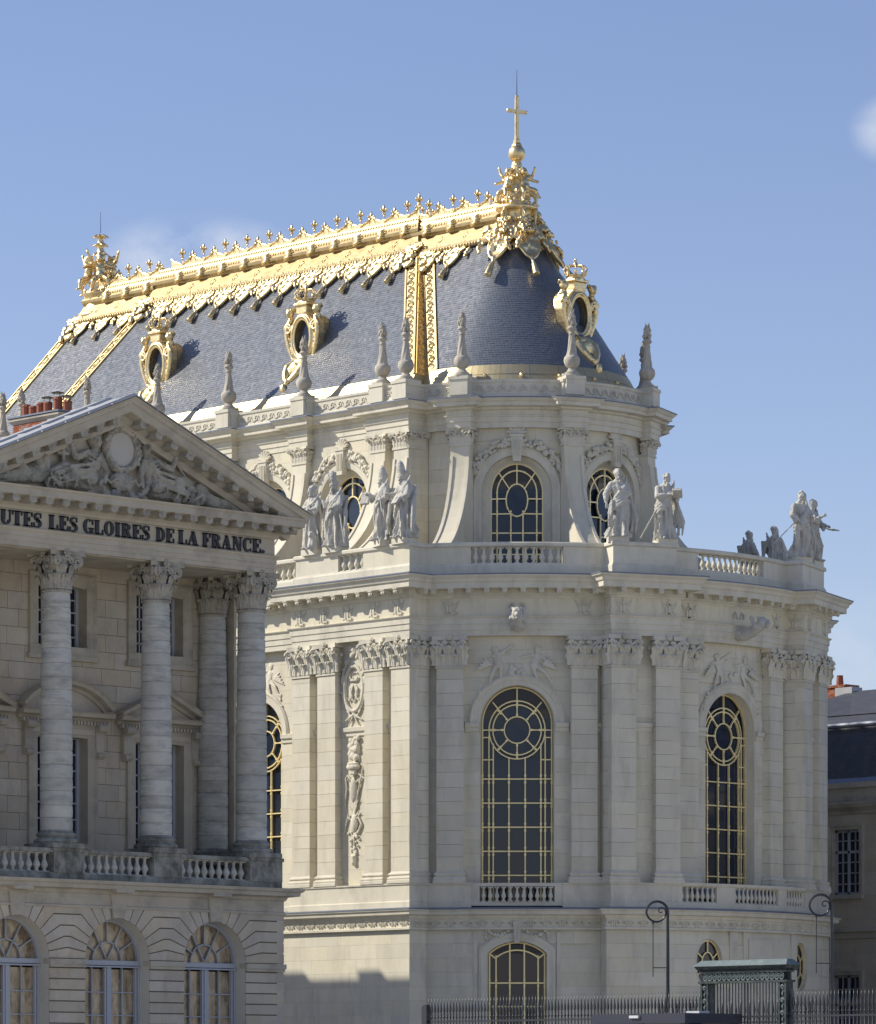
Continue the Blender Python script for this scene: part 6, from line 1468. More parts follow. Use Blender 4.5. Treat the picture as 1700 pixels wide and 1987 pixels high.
for i, c in enumerate(AC):
    for (z0, z1, w, tier) in ((14.95, 17.05, 1.06, 1), (6.9, 11.9, 1.1, 0)):
        pth = [(c-w, z0), (c-w, z1), (c+w, z1), (c+w, z0)]
        mb = MB(); mb.trim(pth, [(.40, YBK+.02), (.40, YBK-.10), (.30, YBK-.12), (.24, YBK-.07), (.12, YBK-.06), (.0, YBK-.04), (0, YBK+.6)], M=PM)
        if tier: mb.box(c-w-.48, c+w+.48, YBK-.16, YBK+.02, z0-.45, z0-.28, PM); mb.box(c-w-.4, c+w+.4, YBK-.10, YBK+.02, z0-.28, z0+.02, PM)
        put('window_surround', mb, 'old_trim', PV)
        W = link('tall_window', None, None, PV, PM); mb = MB(); y = YBK+.50; segs = [((c+s_*(w-.06), z0), (c+s_*(w-.06), z1)) for s_ in (-1, 1)]+[((c, z0), (c, z1))]
        mb2 = []; bars_from(segs, y, .13, .08, mb, pm); thin = [((c+s_*(w/2), z0), (c+s_*(w/2), z1)) for s_ in (-1, 1)]
        nz = 5 if tier else 9; zz = [lerp(z0, z1, k/nz) for k in range(nz+1)]; thin += [((c-w, z), (c+w, z)) for z in zz]; bars_from(thin, y, .05, .06, mb, pm); put('window_frame', mb, 'frame_paint', W)
        rp = random.Random(i*7+tier)
        for k in range(nz):
            for q in range(4): u0 = c-w+w/2*q; pane([(u0+.02, zz[k]), (u0+w/2-.02, zz[k]), (u0+w/2-.02, zz[k+1]), (u0+.02, zz[k+1])], y+.03, W, pm, rp)
    # hood on consoles over the lower window
    hw = 2.0; zc = 12.75; HD = link('window_hood', None, None, PV, PM)
    prof = [(-.30, YBK+.02), (-.30, YBK-.12), (-.20, YBK-.18), (-.16, YBK-.42), (-.05, YBK-.46), (0, YBK-.52), (.0, YBK+.02)]
    mb = MB(); mb.trim([(c-hw, zc), (c+hw, zc)], prof, M=PM)
    if c == 0:
        rr_ = (hw*hw+.85**2)/(2*.85); a = math.asin(hw/rr_); zc2 = zc+.85-rr_; pts = [(c+rr_*sin(-a+2*a*k/16), zc2+rr_*cos(-a+2*a*k/16)+.22) for k in range(17)]
    else: pts = [(c-hw, zc+.12), (c, zc+1.05), (c+hw, zc+.12)]
    mb.trim(pts, prof, M=PM); put('hood_moulding', mb, 'old_trim', HD)
    mb = MB(); mb.prism([(c-hw+.1, zc-.1)]+[(c+hw-.1, zc-.1)]+[(x*.97+c*.03, z-.1) for x, z in pts[::-1]][1:-1], YBK-.05, YBK+.02, PM); mb.box(c-1.5, c+1.5, YBK-.1, YBK+.02, 12.0, 12.5, PM); put('hood_panel', mb, 'old_stone', HD)
    den = MB()
    for k in range(26): u = c-hw+.1+(2*hw-.2)*(k+.5)/26; den.box(u-.045, u+.045, YBK-.26, YBK, zc-.42, zc-.30, PM)
    put('dentils', den, 'old_trim', HD)
    for s_ in (-1, 1):
        mb = MB(); u = c+s_*1.55; mb.prism([(u-.16, 11.2), (u+.16, 11.2), (u+.19, 12.45), (u-.19, 12.45)], YBK-.16, YBK+.02, PM); mb.tube([(u-.18, YBK-.24, 12.25), (u+.18, YBK-.24, 12.25)], .15, 10, PM); mb.tube([(u-.15, YBK-.16, 11.32), (u+.15, YBK-.16, 11.32)], .10, 10, PM); put('console', mb, 'old_trim', HD)
mb = MB(); mb.box(-7.0, 7.0, .15, 9, 17.74, 17.80, PM); put('portico_ceiling', mb, 'old_trim', PV)
mb = MB(); mb.box(6.95, 7.05, 2.0, 9, 6.9, 17.8, PM); mb.box(-7.05, -6.95, 2.0, 9, 6.9, 17.8, PM); put('side_wall', mb, 'old_trim', PV)
# entablature
mb = MB(); mb.plan(wpath(HWE), [(-1.1, 17.78), (0, 17.78), (0, 17.93), (.03, 17.935), (.03, 18.10), (.06, 18.105), (.06, 18.26), (.13, 18.32), (.15, 18.37), (.02, 18.38)]); put('architrave', mb, 'old_trim', PV)
mb = MB(); mb.plan(wpath(HWE), [(.01, 18.37), (.01, 18.97)]); put('lettered_frieze', mb, 'old_trim', PV)
mb = MB(); mb.plan(wpath(HWE), [(.0, 18.96), (.08, 18.97), (.12, 19.06), (.16, 19.08), (.16, 19.22), (.24, 19.26), (.26, 19.34), (.72, 19.38), (.74, 19.36), (.76, 19.38), (.76, 19.56), (.82, 19.60), (.84, 19.66), (-.1, 19.74)]); put('cornice', mb, 'old_trim', PV)
pmod = MB(); pmod.box(-.15, .15, -.50, .02, 0, .17); pmod.box(-.18, .18, -.54, .02, .16, .22); pmod.ell((0, -.46, .05), (.12, .07, .10), None, 6, 4); PMOD = pmod.mesh('modillion'); PMOD.materials.append(MATS['carved_old'])
for i in range(21): link('modillion', PMOD, None, PV, PM @ T(-6.95+13.9*i/20, -.20, 19.16))
for i in range(4): link('modillion', PMOD, None, PV, PM @ T(HWE+.20, .35+.7*i, 19.16) @ Rz(pi/2))
for i in range(3): link('modillion', PMOD, None, PV, PM @ T(HWE+.20, -.20, 19.16) @ Rz(pi/4)) if i == 0 else None
# pediment
APX, TIP, HWP = 23.05, 19.78, 7.95
mb = MB(); rk = [(-HWP, TIP), (0, APX), (HWP, TIP)]
mb.trim(rk, [(-.86, .25), (-.86, -.06), (-.78, -.10), (-.66, -.12), (-.62, -.20), (-.50, -.26), (-.46, -.70), (-.42, -.74), (-.22, -.76), (-.18, -.84), (-.08, -.86), (-.02, -.94), (0, -.94), (0, .25)], M=PM); put('raking_cornice', mb, 'old_trim', PV)
mb = MB(); mb.prism([(-7.3, 19.55), (7.3, 19.55), (0, APX-.6)], .22, .5, PM); put('tympanum', mb, 'old_stone', PV)
mb = MB(); sl_ = (APX-TIP)/HWP
for sg in (-1, 1):
    mb.add([(sg*(HWP+.02), -.98, TIP+.02), (0, -.98, APX+.04), (0, 1.3, APX+.04), (sg*(HWP+.02), 1.3, TIP+.02)], [(0, 1, 2, 3) if sg < 0 else (3, 2, 1, 0)], PM)
    for k in range(2):
        y = -.9+1.25*k; mb.add([(sg*HWP, y, TIP+.03), (sg*HWP, y+.06, TIP+.03), (0, y+.06, APX+.05), (0, y, APX+.05), (sg*HWP, y+.03, TIP+.10), (0, y+.03, APX+.12)], [(0, 4, 5, 3), (4, 1, 2, 5)], PM)
    for k in range(1, 8):
        u = sg*HWP*k/8; z = TIP+sl_*(HWP-abs(u)); mb.box(u-.03, u+.03, -.96, 1.25, z+.02, z+.075, PM)
put('pavilion_roof', mb, 'lead_light', PV)
mb = MB(); mb.box(-7.4, 7.4, .6, 4.3, 17.8, 19.6, PM); mb.box(-7.2, 7.2, 4.3, 15, 14, 20.4, PM); put('rear_attic', mb, 'lead', PV)
ang = math.atan(sl_)
for sg in (-1, 1):
    for k in range(11):
        t = (k+.8)/11.6; u = sg*HWP*(1-t); z = TIP+(APX-TIP)*t; link('modillion', PMOD, None, PV, PM @ T(u, -.16, z-.73) @ Ry(sg*ang))
# carved tympanum: two reclining figures, wreathed medallion, lion and garlands
TY = link('pediment_sculpture', None, None, PV, PM); rr = random.Random(77)
mb = MB(); n = 40
mb.tube([(.67*cos(2*pi*i/n), .0, 21.40+.70*sin(2*pi*i/n)) for i in range(n)], .15, 8, closed=True)
for k in range(70):
    a = 2*pi*k/70; mb.ell((.69*cos(a)+rr.uniform(-.07, .07), -.13, 21.40+.72*sin(a)+rr.uniform(-.07, .07)), rr.uniform(.06, .10), None, 6, 4)
sculpt('wreath', mb, 'carved_old', TY, PM @ T(.22, .1, 0), .022, .03, .05)
mb = MB(); vs = [(.54*cos(2*pi*i/n), .06, 21.40+.56*sin(2*pi*i/n)) for i in range(n)]; mb.add(vs+[(x, .3, z) for x, y_, z in vs], [tuple(range(n))]+[(i, n+i, n+(i+1) % n, (i+1) % n) for i in range(n)]); put('medallion', mb, 'white_disc', TY, PM @ T(.22, 0, 0))
def recliner(sg, hood):
    mb = MB(); X = lambda x: sg*x
    mb.ell((X(1.25), -.05, 21.62), (.20, .22, .26)); mb.ell((X(1.19), -.25, 21.60), (.04, .06, .05)); capsule(mb, (X(1.3), 0, 21.2), (X(1.26), 0, 21.45), .13, .11)
    if hood: mb.ell((X(1.30), .02, 21.68), (.25, .24, .28))
    else:
        for k in range(10): mb.ell((X(1.25+.17*cos(k)), .02+.1*sin(k), 21.75+.08*sin(2*k)), .09)
    mb.ell((X(1.42), 0, 20.95), (.42, .28, .42)); mb.ell((X(1.65), 0, 20.45), (.50, .30, .38))
    capsule(mb, (X(1.6), -.1, 20.35), (X(2.75), -.18, 20.62), .30, .22); capsule(mb, (X(2.75), -.18, 20.62), (X(3.75), -.1, 20.12), .20, .13); capsule(mb, (X(1.6), .05, 20.2), (X(3.2), -.1, 20.15), .26, .18); capsule(mb, (X(3.75), -.1, 20.12), (X(4.05), -.15, 20.05), .10, .06)
    capsule(mb, (X(1.68), -.1, 21.2), (X(2.25), -.22, 20.98), .15, .13); capsule(mb, (X(2.25), -.22, 20.98), (X(2.45), -.25, 21.35), .11, .09); mb.ell((X(2.47), -.25, 21.42), .11)
    capsule(mb, (X(1.15), -.1, 21.15), (X(.92), -.2, 20.7), .14, .11); capsule(mb, (X(.92), -.2, 20.7), (X(1.0), -.2, 20.3), .11, .08)
    for k in range(8):
        t = k/7; mb.tube([(X(1.35+.12*t), -.26, 20.95-.45*t), (X(1.9+.1*t), -.44+.04*t, 20.78-.52*t+.05*sin(k*2.1)), (X(2.6+.12*sin(k)), -.42, 20.66-.50*t), (X(3.3+.25*sin(k*1.7)), -.28, 20.30-.32*t)], [.02, .045, .05, .02], 6)
    for k in range(6):
        u_ = 1.9+.33*k+.1*sin(k*2.3); mb.tube([(X(u_), -.40, 20.45), (X(u_+.16*sin(k*1.9)), -.44, 20.2), (X(u_-.22+.2*sin(k)), -.36, 19.92)], [.02, .05, .03], 6)
    for k in range(5): mb.tube([(X(1.15+.05*k), -.24, 21.25-.08*k), (X(1.42+.06*k), -.36, 21.0-.1*k), (X(1.75+.04*k), -.26, 21.15-.14*k)], [.03, .045, .03], 6)
    for k in range(4): mb.tube([(X(2.9+.2*k), -.34, 20.45-.1*k), (X(2.85+.22*k), -.40, 20.2), (X(2.7+.28*k), -.3, 19.9)], [.03, .05, .03], 6)
    lumps(mb, [(X(rr.uniform(2.5, 3.6)), -.12, rr.uniform(19.85, 20.2)) for _ in range(16)], .16, rr)
    return mb
sculpt('reclining_figure', recliner(-1, True), 'carved_old', TY, PM @ T(.36, .12, -.08), .025, .05, .07, label='reclining veiled figure with cross')
sculpt('reclining_figure', recliner(1, False), 'carved_old', TY, PM @ T(.02, .12, -.08), .025, .05, .07, label='reclining bare headed figure with outstretched arm')
mb = MB()
mb.box(-2.72, -2.60, -.16, .05, 20.6, 21.35); mb.box(-2.92, -2.42, -.16, .05, 21.0, 21.12); sculpt('stone_cross', mb, 'carved_old', TY, PM @ T(.30, .1, -.05) , .03)
mb = MB(); mb.ell((-3.45, 0, 20.6), (.36, .25, .48)); mb.ell((-3.4, -.2, 20.75), (.16, .12, .18)); capsule(mb, (-3.7, 0, 20.3), (-5.0, 0, 20.05), .34, .22); capsule(mb, (-4.3, -.05, 20.35), (-4.35, -.05, 20.5), .24, .2); capsule(mb, (-5.0, 0, 20.02), (-6.0, 0, 19.86), .2, .08)
for k in range(8): mb.tube([(-4.8-.1*k, -.15, 20.15-.02*k), (-5.2-.12*k, -.22, 19.95)], [.06, .03], 6)
sculpt('recumbent_lion', mb, 'carved_old', TY, PM @ T(.25, .12, -.05), .026, .05, .07)
mb = MB(); mb.ell((3.85, 0, 20.25), (.38, .25, .38)); capsule(mb, (4.1, 0, 20.1), (5.0, 0, 19.95), .26, .2); capsule(mb, (2.4, -.2, 21.4), (3.3, -.15, 20.5), .045, .04)
for k in range(7): capsule(mb, (4.6, -.05, 19.95), (5.2+.12*k, -.1, 20.35-.07*k), .07, .03)
capsule(mb, (5.1, 0, 19.95), (6.3, 0, 19.82), .14, .05); sculpt('trophy_heap', mb, 'carved_old', TY, PM @ T(-.1, .12, -.02), .026, .05, .07)
mb = MB(); mb.ell((-.25, -.05, 20.25), (.55, .24, .34)); 
for sg in (-1, 1):
    lumps(mb, [(-.25+sg*(.1+.9*t), -.15, 20.15-.45*sin(pi*t)) for t in [i/14 for i in range(15)]], .13, rr); mb.tube([(-.25+sg*.1, -.2, 20.2), (-.25+sg*.4, -.25, 20.32), (-.25+sg*.6, -.2, 20.15), (-.25+sg*.8, -.15, 20.3)], .06, 6)
sculpt('garland', mb, 'carved_old', TY, PM @ T(.45, .08, .05), .026, .05, .06)
# inscription
def glyph(ch, mb, x, w, M, h=1.0):
    """bold high-contrast capitals with slab serifs; box x..x+w, 0..h"""
    K = .30*min(1, w/.62) if ch != 'I' else .30; t = .085; y0, y1 = -.03, .02
    def rc(a, b, c, d): mb.prism([(x+a, c), (x+b, c), (x+b, d), (x+a, d)], y0, y1, M)
    def pg(p): mb.prism([(x+a, b) for a, b in p], y0, y1, M)
    def stem(a): rc(a, a+K, 0, h); rc(a-.07, a+K+.07, 0, t); rc(a-.07, a+K+.07, h-t, h)
    def thin(a): rc(a, a+.09, 0, h)
    def bowl(cx, cz, rx, rz, ix, iz, a0, a1, n=16):
        for i in range(n):
            A, B = a0+(a1-a0)*i/n, a0+(a1-a0)*(i+1)/n
            pg([(cx+ix*cos(A), cz+iz*sin(A)), (cx+rx*cos(A), cz+rz*sin(A)), (cx+rx*cos(B), cz+rz*sin(B)), (cx+ix*cos(B), cz+iz*sin(B))])
    if ch == 'A':
        pg([(0.02, 0), (.11, 0), (w/2+.02, h), (w/2-.06, h)]); pg([(w-.40, 0), (w-.06, 0), (w/2+.10, h), (w/2-.14, h)]); rc(w*.22, w*.62, .28, .36); rc(-.06, .24, 0, t); rc(w-.50, w+.04, 0, t)
    elif ch == 'T': stem(w/2-K/2); rc(0, w, h-t, h); rc(0, .08, h-.30, h); rc(w-.08, w, h-.30, h)
    elif ch == 'O': bowl(w/2, h/2, w/2, h/2+.02, w/2-.27, h/2-.06, 0, 2*pi, 28)
    elif ch == 'U': rc(.06, .06+K, .3, h); rc(-.01, .13+K, h-t, h); rc(w-.15, w-.06, .3, h); rc(w-.26, w+.04, h-t, h); bowl(w/2, .30, w/2-.06, .32, w/2-.30, .22, pi, 2*pi)
    elif ch == 'E' or ch == 'F':
        stem(.07); rc(.07, w, h-t, h); rc(w-.09, w, h-.30, h); rc(.3, w*.72, h*.47, h*.47+t); rc(w*.72-.07, w*.72, h*.36, h*.67)
        if ch == 'E': rc(.07, w, 0, t); rc(w-.09, w, 0, .32)
    elif ch == 'L': stem(.07); rc(.07, w, 0, t); rc(w-.09, w, 0, .36)
    elif ch == 'I': stem(.07)
    elif ch == 'S':
        bowl(w/2, h*.74, w/2-.02, h*.28, w/2-.22, h*.19, radians(50), radians(270), 14); bowl(w/2, h*.27, w/2, h*.29, w/2-.23, h*.19, radians(-130), radians(90), 14)
        pg([(.12, h*.60), (.34, h*.72), (w-.10, h*.42), (w-.34, h*.30)]); rc(w-.12, w-.04, h*.66, h); rc(.02, .10, 0, h*.34)
    elif ch == 'C' or ch == 'G':
        bowl(w/2, h/2, w/2, h/2+.02, w/2-.28, h/2-.07, radians(48), radians(312), 24); rc(w-.12, w-.03, h*.62, h)
        if ch == 'G': rc(w-.30, w-.02, 0, h*.40); rc(w-.40, w+.05, h*.40-t, h*.40)
        else: rc(w-.12, w-.05, .02, .26)
    elif ch == 'D': stem(.07); bowl(w*.42, h/2, w*.58, h/2, w*.58-.28, h/2-t, -pi/2, pi/2); rc(.2, w*.44, 0, t); rc(.2, w*.44, h-t, h)
    elif ch == 'R':
        stem(.07); bowl(w*.45, h*.74, w*.46, h*.26, w*.46-.25, h*.26-t, -pi/2, pi/2); rc(.2, w*.47, h-t, h); rc(.2, w*.47, h*.48, h*.48+t); pg([(w*.45, h*.5), (w*.72, h*.5), (w-.02, 0), (w-.32, 0)]); rc(w-.3, w+.04, 0, t)
    elif ch == 'N': thin(.10); rc(-.02, .30, 0, t); rc(w-.18, w-.09, 0, h); rc(w-.30, w+.04, h-t, h); pg([(.04, h), (.36, h), (w-.08, 0), (w-.32, 0)]); rc(-.02, .2, h-t, h)
    elif ch == '.': bowl(.13, .13, .13, .13, 0.001, .001, 0, 2*pi, 12)
def u_at(px):
    k = (px-850)/F_PX; e = EP+.04; return (k*(DIST-CV.x*e)-(RV.x*e+LATC))/(RV.y+k*CV.y)-YA
INS = link('inscription', None, None, PV, PM)
ADV = dict(A=.86, T=.80, O=.84, U=.86, E=.76, S=.66, L=.74, G=.86, I=.46, R=.86, D=.86, F=.74, N=.88, C=.80)
ADV['.'] = .28
HL = .475
for word, p0, p1 in (('A', -72, -54), ('TOUTES', -42, 81), ('LES', 95, 151), ('GLOIRES', 162, 291), ('DE', 303, 338), ('LA', 346, 385), ('FRANCE.', 393, 514)):
    ua, ub = u_at(p0), u_at(p1); gaps = .09; tot = sum(ADV[c] for c in word)+gaps*(len(word)-1); sx = (ub-ua)/(tot*HL); x = 0
    for c in word:
        mb = MB(); glyph(c, mb, 0, ADV[c], I4); put('letter', mb, 'letter', INS, PM @ T(ua+x*HL*sx, -.03, 18.435) @ S(HL*sx, 1, HL)); x += ADV[c]+gaps
flush_blocks('pavilion', PV, 'old_stone', limit=295)
# brick chimney with clay pots on the pavilion roof
CY = link('chimney', None, None, PV, T(8.6, -33.2, 20)); mb = MB(); e0, e1, y0, y1 = 7.5, 10.15, -33.6, -32.75
mb.box(e0+.01, e1-.01, y0+.01, y1-.01, 19.5, 24.10); put('chimney_core', mb, 'mortar', CY)
mb = MB(); z = 21.5; i = 0
while z < 24.12:
    x = e0-(.11 if i % 2 else 0)
    while x < e1-.02:
        a, b = max(x, e0), min(x+.215, e1); mb.box(a+.005, b-.005, y0-.006, y0+.06, z, z+.058); x += .22
    y = y0-(.11 if i % 2 else 0)
    while y < y1-.02:
        a, b = max(y, y0), min(y+.215, y1); mb.box(e1-.06, e1+.006, a+.005, b-.005, z, z+.058); y += .22
    z += .070; i += 1
put('brick_courses', mb, 'brick', CY, kind='stuff')
mb = MB(); pth = [(e0, y0), (e1, y0), (e1, y1)]
mb.plan([(e0, y1), (e0, y0), (e1, y0), (e1, y1)], [(-.2, 24.16), (.02, 24.16), (.06, 24.20), (.10, 24.26), (.13, 24.28), (.13, 24.36), (-.6, 24.41)]); put('chimney_cap', mb, 'old_trim', CY)
mb = MB(); mb.box(e0-.17, e1+.17, y0-.17, y1+.17, 24.38, 24.44); put('lead_capping', mb, 'lead', CY)
for k, (x, hh, cowl) in enumerate(((7.75, .52, 0), (8.15, .42, 0), (8.6, .50, 0), (9.0, .48, 1), (9.45, .62, 1), (9.88, .45, 1))):
    mb = MB(); yy = y0+.42+(.0 if k < 4 else .1*(k-3)); mb.lathe([(.17, 0), (.17, hh*.8), (.19, hh*.84), (.15, hh)], 10, T(x, yy, 24.42)); P_ = put('chimney_pot', mb, 'terracotta', CY)
    if cowl:
        mb = MB(); mb.lathe([(.24, hh+.14), (.25, hh+.16), (.02, hh+.22)], 12, T(x, yy, 24.42)); 
        for a in range(3): mb.tube([(x+.14*cos(a*2.1), yy+.14*sin(a*2.1), 24.42+hh-.05), (x+.14*cos(a*2.1), yy+.14*sin(a*2.1), 24.42+hh+.16)], .012, 5)
        put('cowl', mb, 'iron', P_)
# ------------------------------------------------------------------ palace wing south of the chapel court (its roofline shades the chapel foot)
WG = thing('palace_wing', 'long stone palace wing behind the columned pavilion', 'building', (-26, -33, -1.7))
mb = MB(); mb.box(-46, -7, -44, -26.0, -1.7, 19.2); put('wall', mb, 'rustic_stone', WG)
mb = MB(); mb.box(-46.3, -6.7, -44.3, -25.7, 19.2, 19.8); mb.box(-46, -7, -44, -26.0, 19.8, 20.82); put('parapet', mb, 'rustic_stone', WG)
for e0, e1 in ((-13.95, -12.6), (-18.7, -17.2), (-24, -22.5), (-30, -28)):
    mb = MB(); mb.box(e0, e1, -26.9, -26.02, 20.5, 21.18); put('chimney', mb, 'rustic_stone', WG)
for k in range(8):
    for z0 in (1.0, 7.5, 13.5): mb = MB(); mb.box(-44+4.6*k, -42.4+4.6*k, -26.02, -25.96, z0, z0+3.2); put('window', mb, 'glass', WG)
# ------------------------------------------------------------------ north wing, right background
NW = thing('north_wing', 'shaded stone wing with dark slate mansard roof beside the chapel apse', 'building', (9, 19, -1.7))
YN = 25.0; rb_ = random.Random(5)
WN = [dict(t='arch', u=c, w=.84, z0=9.15, zs=12.25, r=40) for c in (-6.6, -2.62, 1.36, 5.3)]+[dict(t='arch', u=c, w=.84, z0=1.2, zs=5.3, r=40) for c in (-6.6, -2.62, 1.36, 5.3)]
ashlar('north', -10, 9, 7.4, 13.0, .55, 1.4, M=T(0, YN, 0), ops=WN[:4], pri=1, rnd=rb_); ashlar('north', -10, 9, -1.7, 7.4, .55, 1.4, M=T(0, YN, 0), ops=WN[4:], pri=.7, rnd=rb_)
flush_blocks('north', NW, 'old_stone', limit=200)
mb = MB()
for a, b in ((-30, -7.45), (-5.75, -3.5), (-1.75, .5), (2.22, 4.45), (6.15, 40)): mb.box(a, b, YN+.05, YN+.4, -2.0, 13.0)
for c in (-6.6, -2.62, 1.36, 5.3): mb.box(c-.9, c+.9, YN+.05, YN+.4, 12.25, 13.0); mb.box(c-.9, c+.9, YN+.05, YN+.4, 5.3, 9.15); mb.box(c-.9, c+.9, YN+.05, YN+.4, -2.0, 1.2)
mb.box(9, 40, YN, YN+.2, -2.0, 13.0); put('wall_backing', mb, 'old_joint', NW)
mb = MB(); mb.plan([(-30, YN), (40, YN)], [(0, 7.0), (.06, 7.04), (.06, 7.3), (.16, 7.36), (.16, 7.5), (0, 7.56)]); mb.plan([(-30, YN), (40, YN)], [(0, 12.95), (.08, 13.0), (.08, 13.15), (.35, 13.3), (.42, 13.45), (.42, 13.55), (0, 13.6), (0, 14.2), (.12, 14.25), (.12, 14.5), (-.3, 14.52)]); put('cornice', mb, 'old_trim', NW)
for c in (-2.62, 1.36, 5.3):
  for z0, z1 in ((9.15, 12.25), (1.2, 5.3)):
    W = link('window', None, None, NW, I4); mp = flat(T(c, YN, 0)); mb = MB(); mb.trim([(-.84, z0), (-.84, z1), (.84, z1), (.84, z0)], [(.3, .02), (.3, -.07), (.2, -.09), (.1, -.04), (0, -.03), (0, .35)], mp=mp); mb.box(-1.1, 1.1, -.16, .05, z0-.22, z0, mp=mp); put('surround', mb, 'old_trim', W)
    mb = MB(); zt = lerp(z0, z1, .66); segs = [((s_*.78, z0), (s_*.78, z1)) for s_ in (-1, 1)]+[((0, z0), (0, z1)), ((-.84, zt), (.84, zt)), ((-.84, z0+.05), (.84, z0+.05)), ((-.84, z1-.05), (.84, z1-.05))]; bars_from(segs, .28, .13, .07, mb, mp)
    bars_from([((s_*.39, z0), (s_*.39, z1)) for s_ in (-1, 1)]+[((-.8, lerp(z0, z1, k/6)), (.8, lerp(z0, z1, k/6))) for k in range(1, 6)], .28, .05, .05, mb, mp); put('frame', mb, 'lead_light', W)
    for k in range(6):
        for q in range(4): pane([(-.78+.39*q, lerp(z0, z1, k/6)), (-.39+.39*q, lerp(z0, z1, k/6)), (-.39+.39*q, lerp(z0, z1, (k+1)/6)), (-.78+.39*q, lerp(z0, z1, (k+1)/6))], .31, W, mp, rb_)
# mansard: steep lower slope in slate, lead roll, shallow upper slope
mb = MB(); rs = random.Random(3); sn = Vector((0, -3.0, 1.15)).normalized()
slates(mb, lambda u, z: Vector((u, YN+.3+(z-14.5)*.42, z)), lambda u, z: sn, lambda z: -9, lambda z: 9, 14.5, 17.35, .13, .26); put('slate_courses', mb, 'slate_old', NW, kind='stuff')
mb = MB(); mb.box(-30, 40, YN+.45+.9, YN+12, 13, 17.2); mb.add([(-30, YN+.36, 14.45), (40, YN+.36, 14.45), (40, YN+1.58, 17.35), (-30, YN+1.58, 17.35)], [(0, 1, 2, 3)]); put('roof_boarding', mb, 'slate_old', NW)
mb = MB(); mb.tube([(-30, YN+1.5, 17.42), (40, YN+1.5, 17.42)], .13, 8); mb.add([(-30, YN+.2, 14.5), (40, YN+.2, 14.5), (40, YN+.55, 14.95), (-30, YN+.55, 14.95)], [(0, 1, 2, 3)])
put('lead_roll', mb, 'lead', NW)
mb = MB(); 
mb.add([(-30, YN+1.5, 17.4), (40, YN+1.5, 17.4), (40, YN+6.5, 19.3), (-30, YN+6.5, 19.3)], [(0, 1, 2, 3)]); put('upper_roof', mb, 'slate_old', NW)
mb = MB(); mb.add([(-30, YN+6.4, 19.36), (-9.6, YN+6.4, 19.36), (-9.6, YN+6.9, 19.36), (-30, YN+6.9, 19.36)], [(0, 1, 2, 3)]); put('ridge_lead', mb, 'lead_light', NW)
mb = MB(); gx = -8.6; mb.add([(gx-3.2, YN+3.2, 18.1), (gx+3.5, YN+3.2, 18.1), (gx, YN+7.5, 19.75)], [(0, 1, 2)]); mb.add([(gx, YN+7.5, 19.75), (gx+3.5, YN+3.2, 18.1), (gx+12, YN+3.2, 18.1), (gx+12, YN+7.5, 19.75)], [(0, 1, 2, 3)]); mb.add([(gx, YN+7.5, 19.75), (gx+12, YN+7.5, 19.75), (gx+12, YN+12, 18), (gx-3, YN+12, 18)], [(0, 1, 2, 3)]); put('hipped_roof', mb, 'slate_old', NW)
mb = MB(); mb.box(gx-.9, gx+.2, YN+7.2, YN+8, 19.5, 19.95); put('ridge_cap', mb, 'lead_light', NW)
CY = link('chimney', None, None, NW, T(-10.5, 33, 19)); mb = MB(); mb.box(-11.5, -9.5, 33, 34, 18.5, 20.1); put('chimney_core', mb, 'mortar', CY)
mb = MB(); z = 19.2; i = 0
while z < 20.2:
    x = -11.5-(.11 if i % 2 else 0); pj = .0 if z < 20.0 else .06
    while x < -9.52: mb.box(max(x, -11.5-pj)+.005, min(x+.215, -9.5+pj)-.005, 32.99-pj, 33.1, z, z+.06); x += .22
    for q in range(4): mb.box(-9.55, -9.49+pj, 33+.25*q, 33.24+.25*q, z, z+.06)
    z += .072; i += 1
put('brick_courses', mb, 'brick', CY, kind='stuff')
mb = MB(); mb.lathe([(.20, 0), (.16, .55), (.18, .57)], 10, T(-10.3, 33.5, 20.15)); put('chimney_pot', mb, 'terracotta', CY)
KNW = T(3.66, 17.5, 0) @ S(.95, .95, .95) @ T(2.62, -25, 0)   # the wing stands close behind the chapel
for o_ in NW.children: o_.matrix_basis = KNW @ o_.matrix_basis
# ------------------------------------------------------------------ ironwork in the forecourt
def on_line(px, Y):
    """east coordinate on the line y = Y that shows at photo column px"""
    k = (px-850)/F_PX; return (k*(DIST-CV.y*Y)-(RV.y*Y+LATC))/(RV.x+k*CV.x)
pk = MB(); pk.tube([(0, 0, 0), (0, 0, 3.78)], .020, 6); pk.lathe([(.018, 3.74), (.045, 3.80), (.05, 3.87), (.02, 4.02), (.004, 4.22)], 6, S(1, .5, 1)); pk.lathe([(.02, 3.60), (.036, 3.64), (.02, 3.68)], 6); pk.lathe([(.02, 3.02), (.032, 3.05), (.02, 3.08)], 6)
PKM = pk.mesh('picket', True); PKM.materials.append(MATS['iron'])
def fence(label, Y, e0, e1, z0=-1.7, h=1.0, sp=.125, group='iron railings of the forecourt'):
    r = thing('iron_railing', label, 'railing', ((e0+e1)/2, Y, z0), group); n = int((e1-e0)/sp)
    for i in range(n+1): link('picket', PKM, None, r, T(e0+(e1-e0)*i/n, Y, z0) @ S(1, 1, h))
    mb = MB()
    for z in (.15, 3.15, 3.52): mb.box(e0-.05, e1+.05, Y-.025, Y+.025, z0+z*h-.025, z0+z*h+.025)
    put('rail', mb, 'iron', r)
    return r
YF = -47.3; eL, eG0, eG1, eR = on_line(832, YF), on_line(1366, YF), on_line(1532, YF), on_line(1716, YF)
r_ = fence('black iron railing with spear tips and square end post before the apse', YF, eL, eG0-.02)
